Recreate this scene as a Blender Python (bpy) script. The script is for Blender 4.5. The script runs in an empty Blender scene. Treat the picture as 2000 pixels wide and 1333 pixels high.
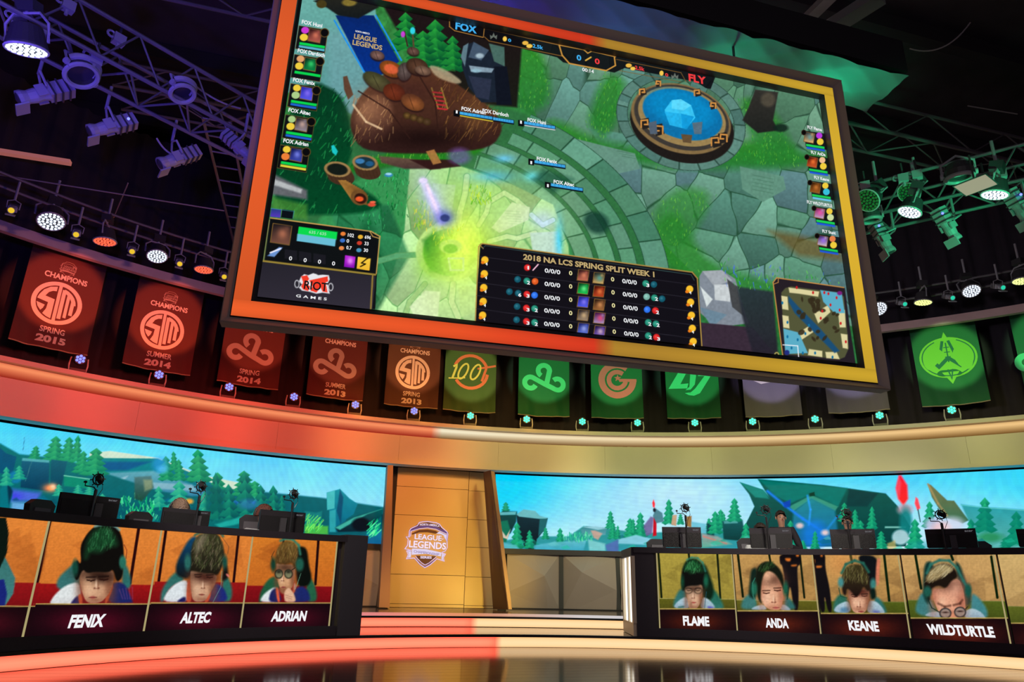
import bpy, bmesh, math, random
import numpy as np
from math import sin, cos, radians, sqrt, pi, atan2
from mathutils import Vector, Matrix
from mathutils.geometry import tessellate_polygon
SC = bpy.context.scene
COL = SC.collection

# ---------------------------------------------------------------- camera
F_PX, PITCH, ROLL, YAW = 1375.0, radians(19.05), 0.0225, radians(16.0)
EYE = np.array([0.0, 0.0, 0.875])
_F = np.array([sin(YAW)*cos(PITCH), cos(YAW)*cos(PITCH), sin(PITCH)])
_R = np.array([cos(YAW), -sin(YAW), 0.0]); _U = np.cross(_R, _F)
_R, _U = _R*cos(ROLL)+_U*sin(ROLL), _U*cos(ROLL)-_R*sin(ROLL)
cd = bpy.data.cameras.new('camera'); cam = bpy.data.objects.new('camera', cd); COL.objects.link(cam)
cd.sensor_width = 36.0; cd.lens = F_PX/2000*36; cd.clip_end = 200; cd.clip_start = 0.05
m = Matrix.Identity(4)
for i in range(3):
    m[i][0], m[i][1], m[i][2], m[i][3] = _R[i], _U[i], -_F[i], EYE[i]
cam.matrix_world = m
SC.camera = cam

# ---------------------------------------------------------------- world, exposure, lights
SC.view_settings.view_transform = 'Standard'; SC.view_settings.look = 'None'
SC.view_settings.exposure = 0.0; SC.view_settings.gamma = 1.0
SC.view_settings.use_curve_mapping = False
SC.cycles.max_bounces = 6; SC.cycles.diffuse_bounces = 3; SC.cycles.glossy_bounces = 3
SC.cycles.sample_clamp_indirect = 3.0
SC.cycles.use_light_tree = True
wd = bpy.data.worlds.new('dark_hall'); SC.world = wd; wd.use_nodes = True
wd.node_tree.nodes['Background'].inputs[0].default_value = (0.9, 0.75, 1.0, 1)
wd.node_tree.nodes['Background'].inputs[1].default_value = 0.008

def lin(h, k=1.0):
    if isinstance(h, str):
        h = h.lstrip('#'); c = [int(h[i:i+2], 16)/255 for i in (0, 2, 4)]
    else:
        c = [v/255 for v in h]
    return tuple(k*(v/12.92 if v <= .04045 else ((v+.055)/1.055)**2.4) for v in c)

def spot(loc, tgt, col, power, ang=30, blend=.5, size=.08, name='stage_spot'):
    l = bpy.data.lights.new(name, 'SPOT'); l.energy = power; l.color = col[:3]
    l.spot_size = radians(ang); l.spot_blend = blend; l.shadow_soft_size = size
    o = bpy.data.objects.new(name, l); COL.objects.link(o); o.location = loc
    o.rotation_euler = (Vector(tgt)-Vector(loc)).to_track_quat('-Z', 'Y').to_euler()
    return o
def area(loc, tgt, col, power, sx, sy, name='fill_wash'):
    l = bpy.data.lights.new(name, 'AREA'); l.energy = power; l.color = col[:3]
    l.shape = 'RECTANGLE'; l.size = sx; l.size_y = sy
    o = bpy.data.objects.new(name, l); COL.objects.link(o); o.location = loc
    o.rotation_euler = (Vector(tgt)-Vector(loc)).to_track_quat('-Z', 'Y').to_euler()
    return o
RED, ORG, YEL, GRN, BLU = (1, .06, .035), (1, .32, .07), (1, .68, .22), (.05, 1, .38), (.14, .08, 1)
CX, CY = 2.85, 1.7             # axis of the curved back of the stage
def polar(deg, r, z): return (CX+r*sin(radians(deg)), CY+r*cos(radians(deg)), z)
# washes on the curved fascia: red on the left, orange at the middle, yellow on the right
for deg, col, pw in ((-46, RED, 820), (-34, RED, 640), (-23, RED, 760), (-13, (1, .09, .04), 760), (-3.5, (1, .27, .06), 820), (8, (1, .66, .18), 620),
                     (19, (.78, .76, .24), 540), (31, (.80, .76, .24), 470), (43, (.78, .76, .22), 430), (54, (.78, .74, .2), 380)):
    spot(polar(deg, 9.4, 4.9), polar(deg, 14.3, 3.8), col, pw, 52, .9, .3)
# centre wall: orange wash from the left, yellow uplight at the right
spot((1.2, 11.5, 4.2), (2.8, 15.9, 2.3), (1, .42, .08), 380, 36, .8, .2)
spot((5.2, 10.5, 4.0), (3.6, 16.4, 1.8), (1, .6, .14), 260, 26, .9, .2)
spot((4.4, 13.2, .5), (3.9, 15.9, .9), (1, .62, .10), 260, 70, 1, .1)
spot((2.0, 13.4, .5), (2.5, 15.9, .8), (1, .42, .06), 150, 70, 1, .1)
# dim wash on the faceted walls below the video walls
spot((5.6, 11.2, 3.9), (6.2, 16, 1.0), (.95, .86, .5), 340, 60, .9, .3)
spot((11, 8.5, 4.2), (12, 14, 1.0), (.95, .85, .5), 300, 60, .9, .3)
spot((0.4, 12.6, 3.0), (1.4, 16, 1.0), (1, .42, .28), 130, 40, .9, .2)
# coloured fill on the rigging
for p, t, c, e, an in (((-1.7, 4.2, 3.6), (-2.6, 8.0, 6.6), BLU, 560, 62), ((-4.6, 6.0, 4.4), (-3.2, 7.4, 6.5), BLU, 240, 62),
                       ((7.7, 4.6, 4.0), (8.2, 7.3, 6.2), GRN, 430, 52), ((10.8, 4.2, 4.4), (9.6, 6.8, 6.2), GRN, 320, 44)):
    spot(p, t, c, e, an, .7, .1)
# up-lights behind the top of the giant screen, on the fabric housing
spot((1.4, 7.75, 7.5), (2.0, 7.3, 8.6), (.05, .05, 1), 45, 130, .8, .1); spot((3.6, 7.75, 7.5), (3.9, 7.3, 8.6), (.03, .20, .6), 34, 130, .8, .1)
spot((5.5, 7.72, 7.7), (5.8, 7.3, 8.6), (.01, .8, .36), 32, 130, .8, .05); spot((7.3, 7.6, 7.8), (7.5, 7.2, 8.6), (.01, 1, .45), 34, 130, .8, .05)
# added fill light: dim from the audience side, at the ceiling, soft over the teams
area((2, -4, 5.5), (3, 12, 4), (1, .80, .95), 110, 7, 3)
area((2, 8.5, 9.6), (2, 9.5, 11.4), (1, .7, .75), 9, 14, 3)
spot((-1.2, 7.2, 4.2), (-.6, 10.6, 1.6), (1, .85, .75), 420, 60, .8, .3); spot((6.6, 7.6, 4.4), (7.4, 10.6, 1.8), (1, .88, .75), 620, 74, .8, .3)
spot((4.5, 9.2, 5.2), (-8, 13.5, 6.7), (1, .40, .34), 560, 60, 1, .2, 'ring_wash'); spot((5, 8.5, 5.0), (13, 12, 6.8), (.9, .8, .85), 380, 55, 1, .2, 'ring_wash')
# ---------------------------------------------------------------- geometry kit
def ray(x, y): return _F + _R*(x-1000)/F_PX - _U*(y-666.5)/F_PX
def proj(P):
    v = np.asarray(P)-EYE; w = v@_F
    return 1000+F_PX*(v@_R)/w, 666.5-F_PX*(v@_U)/w
def on_z(x, y, z):
    d = ray(x, y); return Vector(EYE+d*(z-EYE[2])/d[2])
def on_y(x, y, Y):
    d = ray(x, y); return Vector(EYE+d*(Y-EYE[1])/d[1])
class Plane:
    def __init__(s, Y, th=0.0, back=0.0):
        s.D = np.array([cos(th), sin(th), 0]); s.N = np.array([sin(th), -cos(th), 0]); s.O = np.array([0, Y, 0])-s.N*back
    def P(s, u, v, l=0.0):
        u = np.asarray(u, float)[..., None]; l = np.asarray(l, float)[..., None]
        p = s.O+s.D*u+s.N*l; p = p+np.zeros(np.broadcast(p[..., 0], v).shape+(3,)); p[..., 2] = v; return p
    def uv(s, x, y):
        d = ray(x, y); t = ((s.O-EYE)@s.N)/(d@s.N); p = EYE+d*t; return (p-s.O)@s.D, p[2]
class Cyl:
    def __init__(s, c, r): s.c = np.array(c, float); s.r = r
    def P(s, u, v, l=0.0):
        a = np.asarray(u, float)/s.r; u, v, l = np.broadcast_arrays(a, v, l)
        return np.stack([s.c[0]+(s.r-l)*np.sin(a), s.c[1]+(s.r-l)*np.cos(a), v+0*a], -1)
    def uv(s, x, y):
        d = ray(x, y); a = d[:2]@d[:2]; o = EYE[:2]-s.c; B = 2*o@d[:2]; C = o@o-s.r**2
        t = (-B+sqrt(max(0, B*B-4*a*C)))/(2*a); p = EYE+d*t
        return atan2(p[0]-s.c[0], p[1]-s.c[1])*s.r, p[2]
MATS = {}
def mat(name, col=(.5, .5, .5), rough=.6, metal=0., emis=None, es=1., noise=0, nscale=8, spec=.5, bump=0, bscale=30):
    if name in MATS: return MATS[name]
    M = bpy.data.materials.new(name); M.use_nodes = True; nt = M.node_tree; b = nt.nodes['Principled BSDF']; MATS[name] = M
    if isinstance(col, str): col = lin(col)
    b.inputs['Base Color'].default_value = (*col, 1); b.inputs['Roughness'].default_value = rough
    b.inputs['Metallic'].default_value = metal; b.inputs['Specular IOR Level'].default_value = spec
    if emis is not None:
        b.inputs['Emission Color'].default_value = (*(lin(emis) if isinstance(emis, str) else emis), 1); b.inputs['Emission Strength'].default_value = es
    tc = nt.nodes.new('ShaderNodeTexCoord')
    if noise:
        n = nt.nodes.new('ShaderNodeTexNoise'); n.inputs['Scale'].default_value = nscale; n.inputs['Detail'].default_value = 4
        nt.links.new(tc.outputs['Object'], n.inputs['Vector'])
        r = nt.nodes.new('ShaderNodeMapRange'); r.inputs['To Min'].default_value = 1-noise; r.inputs['To Max'].default_value = 1+noise
        nt.links.new(n.outputs['Fac'], r.inputs['Value'])
        mx = nt.nodes.new('ShaderNodeVectorMath'); mx.operation = 'SCALE'; mx.inputs[0].default_value = col
        nt.links.new(r.outputs[0], mx.inputs['Scale']); nt.links.new(mx.outputs[0], b.inputs['Base Color'])
    if bump:
        n2 = nt.nodes.new('ShaderNodeTexNoise'); n2.inputs['Scale'].default_value = bscale
        nt.links.new(tc.outputs['Object'], n2.inputs['Vector'])
        bp = nt.nodes.new('ShaderNodeBump'); bp.inputs['Strength'].default_value = bump; bp.inputs['Distance'].default_value = .02
        nt.links.new(n2.outputs['Fac'], bp.inputs['Height']); nt.links.new(bp.outputs[0], b.inputs['Normal'])
    return M
def mat_lit(name, strength=1.0, sample=False, rough=.35):
    """a display or diffuser: the colour attribute is what each of its pixels gives off"""
    M = bpy.data.materials.new(name); M.use_nodes = True; nt = M.node_tree; b = nt.nodes['Principled BSDF']; MATS[name] = M
    a = nt.nodes.new('ShaderNodeAttribute'); a.attribute_name = 'paint'
    b.inputs['Base Color'].default_value = (.004, .004, .005, 1); b.inputs['Roughness'].default_value = rough
    b.inputs['Specular IOR Level'].default_value = .04
    nt.links.new(a.outputs['Color'], b.inputs['Emission Color']); b.inputs['Emission Strength'].default_value = strength
    if not sample: M.cycles.emission_sampling = 'NONE'
    return M
def mat_dyed(name, rough=.9, noise=.1):
    """printed cloth: the colour attribute is the dye"""
    M = bpy.data.materials.new(name); M.use_nodes = True; nt = M.node_tree; b = nt.nodes['Principled BSDF']; MATS[name] = M
    a = nt.nodes.new('ShaderNodeAttribute'); a.attribute_name = 'paint'; b.inputs['Roughness'].default_value = rough
    nt.links.new(a.outputs['Color'], b.inputs['Base Color']); return M
WM = {}
def world(o): return WM.get(o.name, Matrix.Identity(4)) if o else Matrix.Identity(4)
def tag(o, label=None, cat=None, group=None, kind=None):
    if label: o['label'] = label
    if cat: o['category'] = cat
    if group: o['group'] = group
    if kind: o['kind'] = kind
    return o
def thing(name, label, cat, loc=(0, 0, 0), rot=None, group=None, kind=None):
    o = bpy.data.objects.new(name, None); COL.objects.link(o); o.empty_display_size = .05
    M = Matrix.Translation(Vector(loc)) @ (rot.to_4x4() if rot else Matrix.Identity(4))
    o.matrix_world = M; o.location = M.to_translation(); o.rotation_euler = M.to_euler(); WM[o.name] = M
    return tag(o, label, cat, group, kind)
def frame(d, up=(0, 0, 1)):
    """rotation whose -Z looks along d (like a lamp)"""
    return Vector(d).to_track_quat('-Z', 'Y').to_matrix()
class MB:
    def __init__(s): s.v = []; s.f = []; s.n = 0; s.c = []
    def add(s, V, Fc):
        V = np.asarray(V, float).reshape(-1, 3); s.v.append(V); s.f += [tuple(int(i)+s.n for i in f) for f in Fc]; s.n += len(V); return s
    def box(s, c, sz, rot=None):
        c = np.array(c, float); h = np.array(sz, float)/2
        V = np.array([[x, y, z] for x in (-1, 1) for y in (-1, 1) for z in (-1, 1)])*h
        if rot is not None: V = V@np.array(rot.to_3x3()).T
        return s.add(V+c, [(0, 1, 3, 2), (4, 6, 7, 5), (0, 4, 5, 1), (2, 3, 7, 6), (0, 2, 6, 4), (1, 5, 7, 3)])
    def cyl(s, p0, p1, r0, r1=None, n=12, cap=True):
        r1 = r0 if r1 is None else r1; p0 = Vector(p0); p1 = Vector(p1); q = (p1-p0).to_track_quat('Z', 'Y')
        V = []
        for p, r in ((p0, r0), (p1, r1)):
            for k in range(n):
                a = 2*pi*k/n; V.append(p+q@Vector((r*cos(a), r*sin(a), 0)))
        Fc = [(k, (k+1) % n, n+(k+1) % n, n+k) for k in range(n)]
        if cap: Fc += [tuple(range(n))[::-1], tuple(range(n, 2*n))]
        return s.add(V, Fc)
    def tube(s, pts, r, n=6):
        pts = [Vector(p) for p in pts]; V = []
        for i, p in enumerate(pts):
            t = (pts[min(i+1, len(pts)-1)]-pts[max(i-1, 0)]).normalized(); q = t.to_track_quat('Z', 'Y')
            for k in range(n):
                a = 2*pi*k/n; V.append(p+q@Vector((r*cos(a), r*sin(a), 0)))
        Fc = [(i*n+k, i*n+(k+1) % n, (i+1)*n+(k+1) % n, (i+1)*n+k) for i in range(len(pts)-1) for k in range(n)]
        return s.add(V, Fc+[tuple(range(n))[::-1], tuple(range((len(pts)-1)*n, len(pts)*n))])
    def lathe(s, prof, n=20, c=(0, 0, 0), rot=None):
        V = []
        for r, z in prof:
            for k in range(n):
                a = 2*pi*k/n; p = Vector((r*cos(a), r*sin(a), z)); V.append((rot@p if rot else p)+Vector(c))
        m_ = len(prof); Fc = [(i*n+k, i*n+(k+1) % n, (i+1)*n+(k+1) % n, (i+1)*n+k) for i in range(m_-1) for k in range(n)]
        return s.add(V, Fc+[tuple(range(n))[::-1], tuple(range((m_-1)*n, m_*n))])
    def torus(s, c, R_, r, rot=None, n=20, k=6, a0=0, a1=2*pi):
        pts = []
        full = abs(a1-a0-2*pi) < 1e-6
        for i in range(n+1):
            a = a0+(a1-a0)*i/n; p = Vector((R_*cos(a), R_*sin(a), 0)); pts.append((rot@p if rot else p)+Vector(c))
        return s.tube(pts, r, k)
    def ball(s, c, r, n=12, m_=8, sc=(1, 1, 1)):
        V = [(c[0]+r*sc[0]*sin(pi*i/m_)*cos(2*pi*k/n), c[1]+r*sc[1]*sin(pi*i/m_)*sin(2*pi*k/n), c[2]+r*sc[2]*cos(pi*i/m_)) for i in range(m_+1) for k in range(n)]
        return s.add(V, [(i*n+k, (i+1)*n+k, (i+1)*n+(k+1) % n, i*n+(k+1) % n) for i in range(m_) for k in range(n)])
    def solid(s, S, u0, u1, v0, v1, l0, l1, n=1):
        """a block that follows surface S"""
        us = np.linspace(u0, u1, n+1); V = []
        for u in us:
            for v, l in ((v0, l0), (v1, l0), (v1, l1), (v0, l1)): V.append(S.P(u, v, l).reshape(3))
        Fc = [(4*i+k, 4*i+4+k, 4*i+4+(k+1) % 4, 4*i+(k+1) % 4) for i in range(n) for k in range(4)]
        return s.add(V, Fc+[(3, 2, 1, 0), (4*n, 4*n+1, 4*n+2, 4*n+3)])
    def sweep(s, S, u0, u1, prof, n=1, closed=True):
        m_ = len(prof); V = [S.P(u, v, l).reshape(3) for u in np.linspace(u0, u1, n+1) for v, l in prof]
        K = m_ if closed else m_-1
        Fc = [(m_*i+k, m_*i+m_+k, m_*i+m_+(k+1) % m_, m_*i+(k+1) % m_) for i in range(n) for k in range(K)]
        if closed: Fc += [tuple(range(m_))[::-1], tuple(range(m_*n, m_*n+m_))]
        return s.add(V, Fc)
    def build(s, name, mt, parent=None, label=None, kind=None, smooth=False, cols=None):
        V = np.concatenate(s.v) if s.v else np.zeros((0, 3))
        me = bpy.data.meshes.new(name); o = bpy.data.objects.new(name, me); COL.objects.link(o)
        if parent is None:
            org = np.array([(V[:, 0].min()+V[:, 0].max())/2, (V[:, 1].min()+V[:, 1].max())/2, V[:, 2].min()])
            W = Matrix.Translation(Vector(org)); V = V-org; o.location = org; WM[o.name] = W
        else:
            W = world(parent); iW = np.array(W.inverted()); V = V@iW[:3, :3].T+iW[:3, 3]; o.parent = parent; WM[o.name] = W.copy()
        me.from_pydata([tuple(p) for p in V], [], s.f)
        if cols is not None:
            at = me.color_attributes.new('paint', 'FLOAT_COLOR', 'POINT')
            at.data.foreach_set('color', np.c_[cols, np.ones(len(cols))].astype(np.float32).ravel())
        for mm in (mt if isinstance(mt, (list, tuple)) else [mt]): me.materials.append(mm)
        if smooth: me.shade_smooth()
        if label: o['label'] = label
        if kind: o['kind'] = kind
        return o
def local(parent_none_builder, parent, name, mt, **k):
    """build verts given in the parent's own frame"""
    mb = parent_none_builder; W = np.array(world(parent))
    mb.v = [np.asarray(v)@W[:3, :3].T+W[:3, 3] for v in mb.v]
    return mb.build(name, mt, parent, **k)
def copy_tree(o, parent=None):
    c = o.copy(); COL.objects.link(c); c.parent = parent; c.matrix_parent_inverse = o.matrix_parent_inverse
    for ch in list(o.children): copy_tree(ch, c)
    return c
def place(proto, loc, rot, label=None, group=None, first=[None]):
    o = copy_tree(proto) if proto.get('_used') else proto
    proto['_used'] = 1
    if '_used' in o and o is not proto: del o['_used']
    M = Matrix.Translation(Vector(loc)) @ rot.to_4x4(); o.location = loc; o.rotation_euler = M.to_euler(); WM[o.name] = M
    if label: o['label'] = label
    if group: o['group'] = group
    return o
# text as flat meshes
_txt = {}
def glyphs(s, bold=0.0):
    if (s, bold) in _txt: return _txt[(s, bold)]
    cu = bpy.data.curves.new('t', 'FONT'); cu.body = s; cu.offset = bold; cu.resolution_u = 3; cu.size = 1
    o = bpy.data.objects.new('t', cu); COL.objects.link(o); dg = bpy.context.evaluated_depsgraph_get()
    me = o.evaluated_get(dg).to_mesh(); V = np.array([v.co[:2] for v in me.vertices]) if len(me.vertices) else np.zeros((1, 2))
    Fc = [tuple(p.vertices) for p in me.polygons]; o.evaluated_get(dg).to_mesh_clear()
    bpy.data.objects.remove(o); bpy.data.curves.remove(cu)
    _txt[(s, bold)] = (V, Fc); return V, Fc
def text_mb(S, s, u0, v0, u1, h, l=.004, bold=.0, shear=0.0, slope=0.0, mb=None):
    """letters on surface S: left-bottom (u0,v0), right end u1, cap height h"""
    V, Fc = glyphs(s, bold); mn, mx_ = V.min(0), V.max(0)
    x = (V[:, 0]-mn[0])/max(1e-6, mx_[0]-mn[0]); y = (V[:, 1]-mn[1])/max(1e-6, mx_[1]-mn[1])
    mb = mb or MB(); return mb.add(S.P(u0+x*(u1-u0)+shear*y*h, v0+y*h+slope*x*(u1-u0), l), Fc)
def text_px(S, s, xl, yb, xr, hp, l=.004, bold=0., shear=0., mb=None):
    """same, anchored on photo pixels: left-bottom (xl,yb), right end xr on the same level line, height in px"""
    u0, v0 = S.uv(xl, yb); dx = proj(S.P(u0+.05, v0).reshape(3)); dy = proj(S.P(u0, v0+.05).reshape(3)); p0 = proj(S.P(u0, v0).reshape(3))
    h = hp*.05/math.hypot(dy[0]-p0[0], dy[1]-p0[1]); u1 = u0+(xr-xl)*.05/(dx[0]-p0[0])
    for _ in range(3):
        x1 = proj(S.P(u1, v0).reshape(3))[0]; u1 += (xr-x1)*.05/(dx[0]-p0[0])
    return text_mb(S, s, u0, v0, u1, h, l, bold, shear, 0, mb)
# flat print in a local frame
class Print:
    """2D shapes in unit coordinates (x right, y up) laid on surface S about (u0,v0) with half size k"""
    def __init__(s, S, u0, v0, ku, kv=None, l=.01, fold=None): s.S, s.u, s.v, s.ku, s.kv, s.l, s.mb, s.fold = S, u0, v0, ku, kv or ku, l, MB(), fold
    def M(s, p):
        p = np.asarray(p, float); u = s.u+p[:, 0]*s.ku; v = s.v+p[:, 1]*s.kv
        return s.S.P(u, v, s.l+(s.fold(u, v) if s.fold else 0))
    def stroke(s, pts, w, closed=False):
        P = [np.array(p, float) for p in pts]
        if closed: P = P+[P[0]]
        Q = [P[0]]
        for a, b in zip(P, P[1:]):
            k = max(1, int(np.hypot(*(b-a))/.15)); Q += [a+(b-a)*i/k for i in range(1, k+1)]
        n = len(Q); V = []
        for i in range(n):
            if closed: a, b = Q[(i-1) % (n-1)], Q[(i+1) % (n-1)]
            else: a, b = Q[max(0, i-1)], Q[min(n-1, i+1)]
            t = b-a; t = t/max(1e-9, np.hypot(*t)); nn = np.array([-t[1], t[0]])
            if 0 < i < n-1 or closed:
                t1 = Q[i]-a; t1 = t1/max(1e-9, np.hypot(*t1)); c_ = max(.5, abs(t1@t)); k = w/2/c_
            else: k = w/2
            V += [Q[i]+nn*k, Q[i]-nn*k]
        s.mb.add(s.M(V), [(2*i, 2*i+1, 2*i+3, 2*i+2) for i in range(n-1)]); return s
    def arc(s, c, r, a0, a1, w, n=None, ry=None):
        ry = ry or r; n = n or max(4, int(abs(a1-a0)/12))
        return s.stroke([(c[0]+r*cos(radians(a0+(a1-a0)*i/n)), c[1]+ry*sin(radians(a0+(a1-a0)*i/n))) for i in range(n+1)], w)
    def poly(s, pts):
        t = tessellate_polygon([[Vector((*p, 0)) for p in pts]]); s.mb.add(s.M(pts), t); return s
    def text(s, st, x0, y0, x1, h, bold=0, shear=0, slope=0, arch=0.):
        V, Fc = glyphs(st, bold); mn, mx_ = V.min(0), V.max(0); x = (V[:, 0]-mn[0])/(mx_[0]-mn[0]); y = (V[:, 1]-mn[1])/(mx_[1]-mn[1])
        X = x0+x*(x1-x0)+shear*y*h; Y = y0+y*h+slope*x*(x1-x0)+arch*(1-(2*x-1)**2)
        s.mb.add(s.M(np.c_[X, Y]), Fc); return s
    def build(s, name, mt, parent, **k): return s.mb.build(name, mt, parent, **k)
# ---------------------------------------------------------------- setting: floor, steps, walls
black = mat('matte_black', (.012, .012, .014), .7)
satin = mat('satin_black', (.02, .02, .022), .4)
gunmetal = mat('gunmetal', (.10, .10, .11), .45, .6)
alu = mat('aluminium', (.32, .32, .34), .4, .7)
def floor_mat(name, c0, c1, rough):
    M = mat(name, c0, rough); nt = M.node_tree; b = nt.nodes['Principled BSDF']; L = nt.links.new
    tc = nt.nodes.new('ShaderNodeTexCoord'); mp = nt.nodes.new('ShaderNodeMapping'); mp.inputs['Scale'].default_value = (.35, 9, 1)
    n = nt.nodes.new('ShaderNodeTexNoise'); n.inputs['Scale'].default_value = 2.2; n.inputs['Detail'].default_value = 7
    L(tc.outputs['Object'], mp.inputs['Vector']); L(mp.outputs[0], n.inputs['Vector'])
    r = nt.nodes.new('ShaderNodeValToRGB'); r.color_ramp.elements[0].color = (*c0, 1); r.color_ramp.elements[1].color = (*c1, 1)
    r.color_ramp.elements[0].position = .35; r.color_ramp.elements[1].position = .7
    L(n.outputs['Fac'], r.inputs['Fac']); L(r.outputs[0], b.inputs['Base Color'])
    mr = nt.nodes.new('ShaderNodeMapRange'); mr.inputs['To Min'].default_value = rough*.8; mr.inputs['To Max'].default_value = rough*1.3
    L(n.outputs['Fac'], mr.inputs['Value']); L(mr.outputs[0], b.inputs['Roughness'])
    bp = nt.nodes.new('ShaderNodeBump'); bp.inputs['Strength'].default_value = .05; bp.inputs['Distance'].default_value = .002
    L(n.outputs['Fac'], bp.inputs['Height']); L(bp.outputs[0], b.inputs['Normal']); b.inputs['Specular IOR Level'].default_value = 1.0; b.inputs['Specular Tint'].default_value = (1, .82, .66, 1)
    return M
m_floor = floor_mat('dark_wood_floor', (.035, .022, .017), (.10, .062, .042), .10)
m_tread = floor_mat('stage_deck', (.10, .07, .055), (.2, .15, .12), .10)
mb = MB(); mb.add([(-30, -12, 0), (30, -12, 0), (30, 26, 0), (-30, 26, 0)], [(0, 1, 2, 3)])
flo = mb.build('floor', mat('floor_base', (.02, .014, .012), .4), kind='structure')
# floor boards run along X, seams recessed
for j in range(-1, 44):
    y0 = j*.25+.002
    mb = MB(); mb.box((0.9, y0+.123, .004), (20, .244, .008)); mb.build('floor_board', m_floor, flo)
S1 = Cyl((2.85, 3.72), 6.92); S2 = Cyl((2.85, 3.72), 8.74)
def ublock(S, a0, a1, z0, z1, l0, l1, n): return MB().solid(S, S.r*radians(a0), S.r*radians(a1), z0, z1, l0, l1, n)
st = thing('stage_platform', 'two-step curved stage with glowing risers', None, (2.85, 12, 0), kind='structure')
ublock(S1, -78, 78, .009, .174, -9.6, -.0, 90).build('lower_deck', m_tread, st)
ublock(S2, -60, 60, .176, .339, -8, -.0, 90).build('upper_deck', m_tread, st)
ublock(S1, -78, 78, .1445, .178, -.06, .025, 90).build('nosing', satin, st, label='black edge of the lower step')
ublock(S2, -60, 60, .312, .342, -.06, .02, 90).build('nosing', satin, st, label='black edge of the upper step')
m_strip = mat_lit('backlit_diffuser', 1.0, True)
def strip(S, u0, u1, v0, v1, l, colf, n=120, nv=6, name='riser_light', parent=None, label=None, mt=None, prof=None, back=.012):
    us = np.linspace(u0, u1, n+1); vs = np.linspace(0, 1, nv+1); U_, T_ = np.meshgrid(us, vs, indexing='ij')
    if prof: V_ = np.vectorize(lambda t: prof(t)[0])(T_); L_ = np.vectorize(lambda t: prof(t)[1])(T_)
    else: V_ = v0+(v1-v0)*T_; L_ = np.full_like(T_, l)
    P = S.P(U_, V_, L_).reshape(-1, 3); k = nv+1
    Fc = [(i*k+j, (i+1)*k+j, (i+1)*k+j+1, i*k+j+1) for i in range(n) for j in range(nv)]
    c = np.array([lin(colf(u, t)) for u, t in zip(U_.ravel(), T_.ravel())])
    return MB().add(P, Fc).build(name, mt or m_strip, parent, label=label, cols=c)
def mix(a, b, t): t = min(1, max(0, t)); return tuple(x+(y-x)*t for x, y in zip(a, b))
us1 = S1.uv(980, 1258)[0]; us2 = S2.uv(934, 1215)[0]
def riser(split):
    def f(u, t):
        e = 1-abs(2*t-.9)**2*.6
        if u < split:
            return mix((325, 92, 66), (330, 158, 122), e*min(1, .35+abs(u-split)/.35) if split-u < .5 else e)
        return mix((256, 190, 120), (268, 226, 172), e)
    return f
strip(S1, S1.r*radians(-75), us1, .012, .1445, .004, riser(us1), 90, 4, parent=st, label='glowing orange-red front of the lower step')
strip(S1, us1, S1.r*radians(75), .012, .1445, .004, riser(us1-1e-3), 90, 4, parent=st, label='glowing cream front of the lower step')
strip(S2, S2.r*radians(-50), us2, .182, .312, .004, riser(us2), 60, 4, parent=st, label='glowing orange-red front of the upper step')
strip(S2, us2, S2.r*radians(50), .182, .312, .004, riser(us2-1e-3), 60, 4, parent=st, label='glowing cream front of the upper step')
# pale light on the deck behind the upper nosing, put in as a glowing band
strip(S2, S2.r*radians(-40), S2.r*radians(40), 0, 0, 0, lambda u, t: mix(mix((226, 128, 140), (206, 130, 96), (u+2)/2.2), (204, 198, 200), (u-.2)/2), 60, 1, name='deck_edge_glow', parent=st, label='pale pink light line along the upper deck edge', prof=lambda t: (.3425, -.07-1.25*t))
# dark hall: back curtain, side curtains, ceiling
m_curt = mat('black_drape', (.028, .022, .034), .95, noise=.25, nscale=3)
def curtain(S, a0, a1, z0, z1, amp, per, name, label=None, n=600, kind='structure'):
    us = np.linspace(S.r*radians(a0), S.r*radians(a1), n); mb = MB(); f = amp*np.sin(us*2*pi/per)+amp*.5*np.sin(us*2*pi/per*1.73+1)
    V = np.concatenate([S.P(us, z0, f), S.P(us, z1, f)]); mb.add(V, [(i, i+1, n+i+1, n+i) for i in range(n-1)])
    return mb.build(name, m_curt, None, kind=kind, smooth=True, label=label)
SB = Cyl((CX, CY), 15.6)
curtain(SB, -75, 75, 3.9, 10.4, .05, .42, 'wall_back')
curtain(Cyl((CX, CY), 21), -110, 110, 0, 12, .1, 1.2, 'wall_outer')
mb = MB(); mb.add([(-22, -12, 11.4), (26, -12, 11.4), (26, 24, 11.4), (-22, 24, 11.4)], [(3, 2, 1, 0)])
mb.build('ceiling', mat('ceiling_black', (.055, .045, .058), .95, noise=.5, nscale=1.2), kind='structure')
mb = MB()
for k in range(9): mb.box((2.5, -2+k*2.6, 11.2), (46, .22, .36))
mb.build('trim_1', mat('ceiling_beam_black', (.03, .024, .03), .9), kind='structure')
# curved fascia
SF = Cyl((CX, CY), 14.3); m_white = mat('painted_fascia', (.62, .60, .57), .55, noise=.05, nscale=2)
fa = thing('trim_2', 'curved fascia band above the video walls', None, polar(0, 14.3, 3.37), kind='structure')
def fu(deg): return SF.r*radians(deg)
usf = SF.uv(862, 850)[0]
edges = [-70, -58, -47, -36, -25, -14.2, -3.5, 5.8, 16, 26, 36.5, 47, 58, 70]
for a, b in zip(edges, edges[1:]):
    MB().solid(SF, fu(a)+.0015, fu(b)-.0015, 3.45, 4.03, -.05, .0, 10).build('fascia_panel', m_white, fa)
MB().solid(SF, fu(-70), fu(70), 3.37, 3.448, -.3, .06, 120).build('lower_lip', m_white, fa)
MB().solid(SF, fu(-70), fu(70), 4.285, 4.37, -1.0, .10, 120).build('upper_lip', m_white, fa)
def bull(t):
    a = radians(-100+200*t); return (4.15+.125*sin(a), -.03+.12*cos(a))
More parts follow.
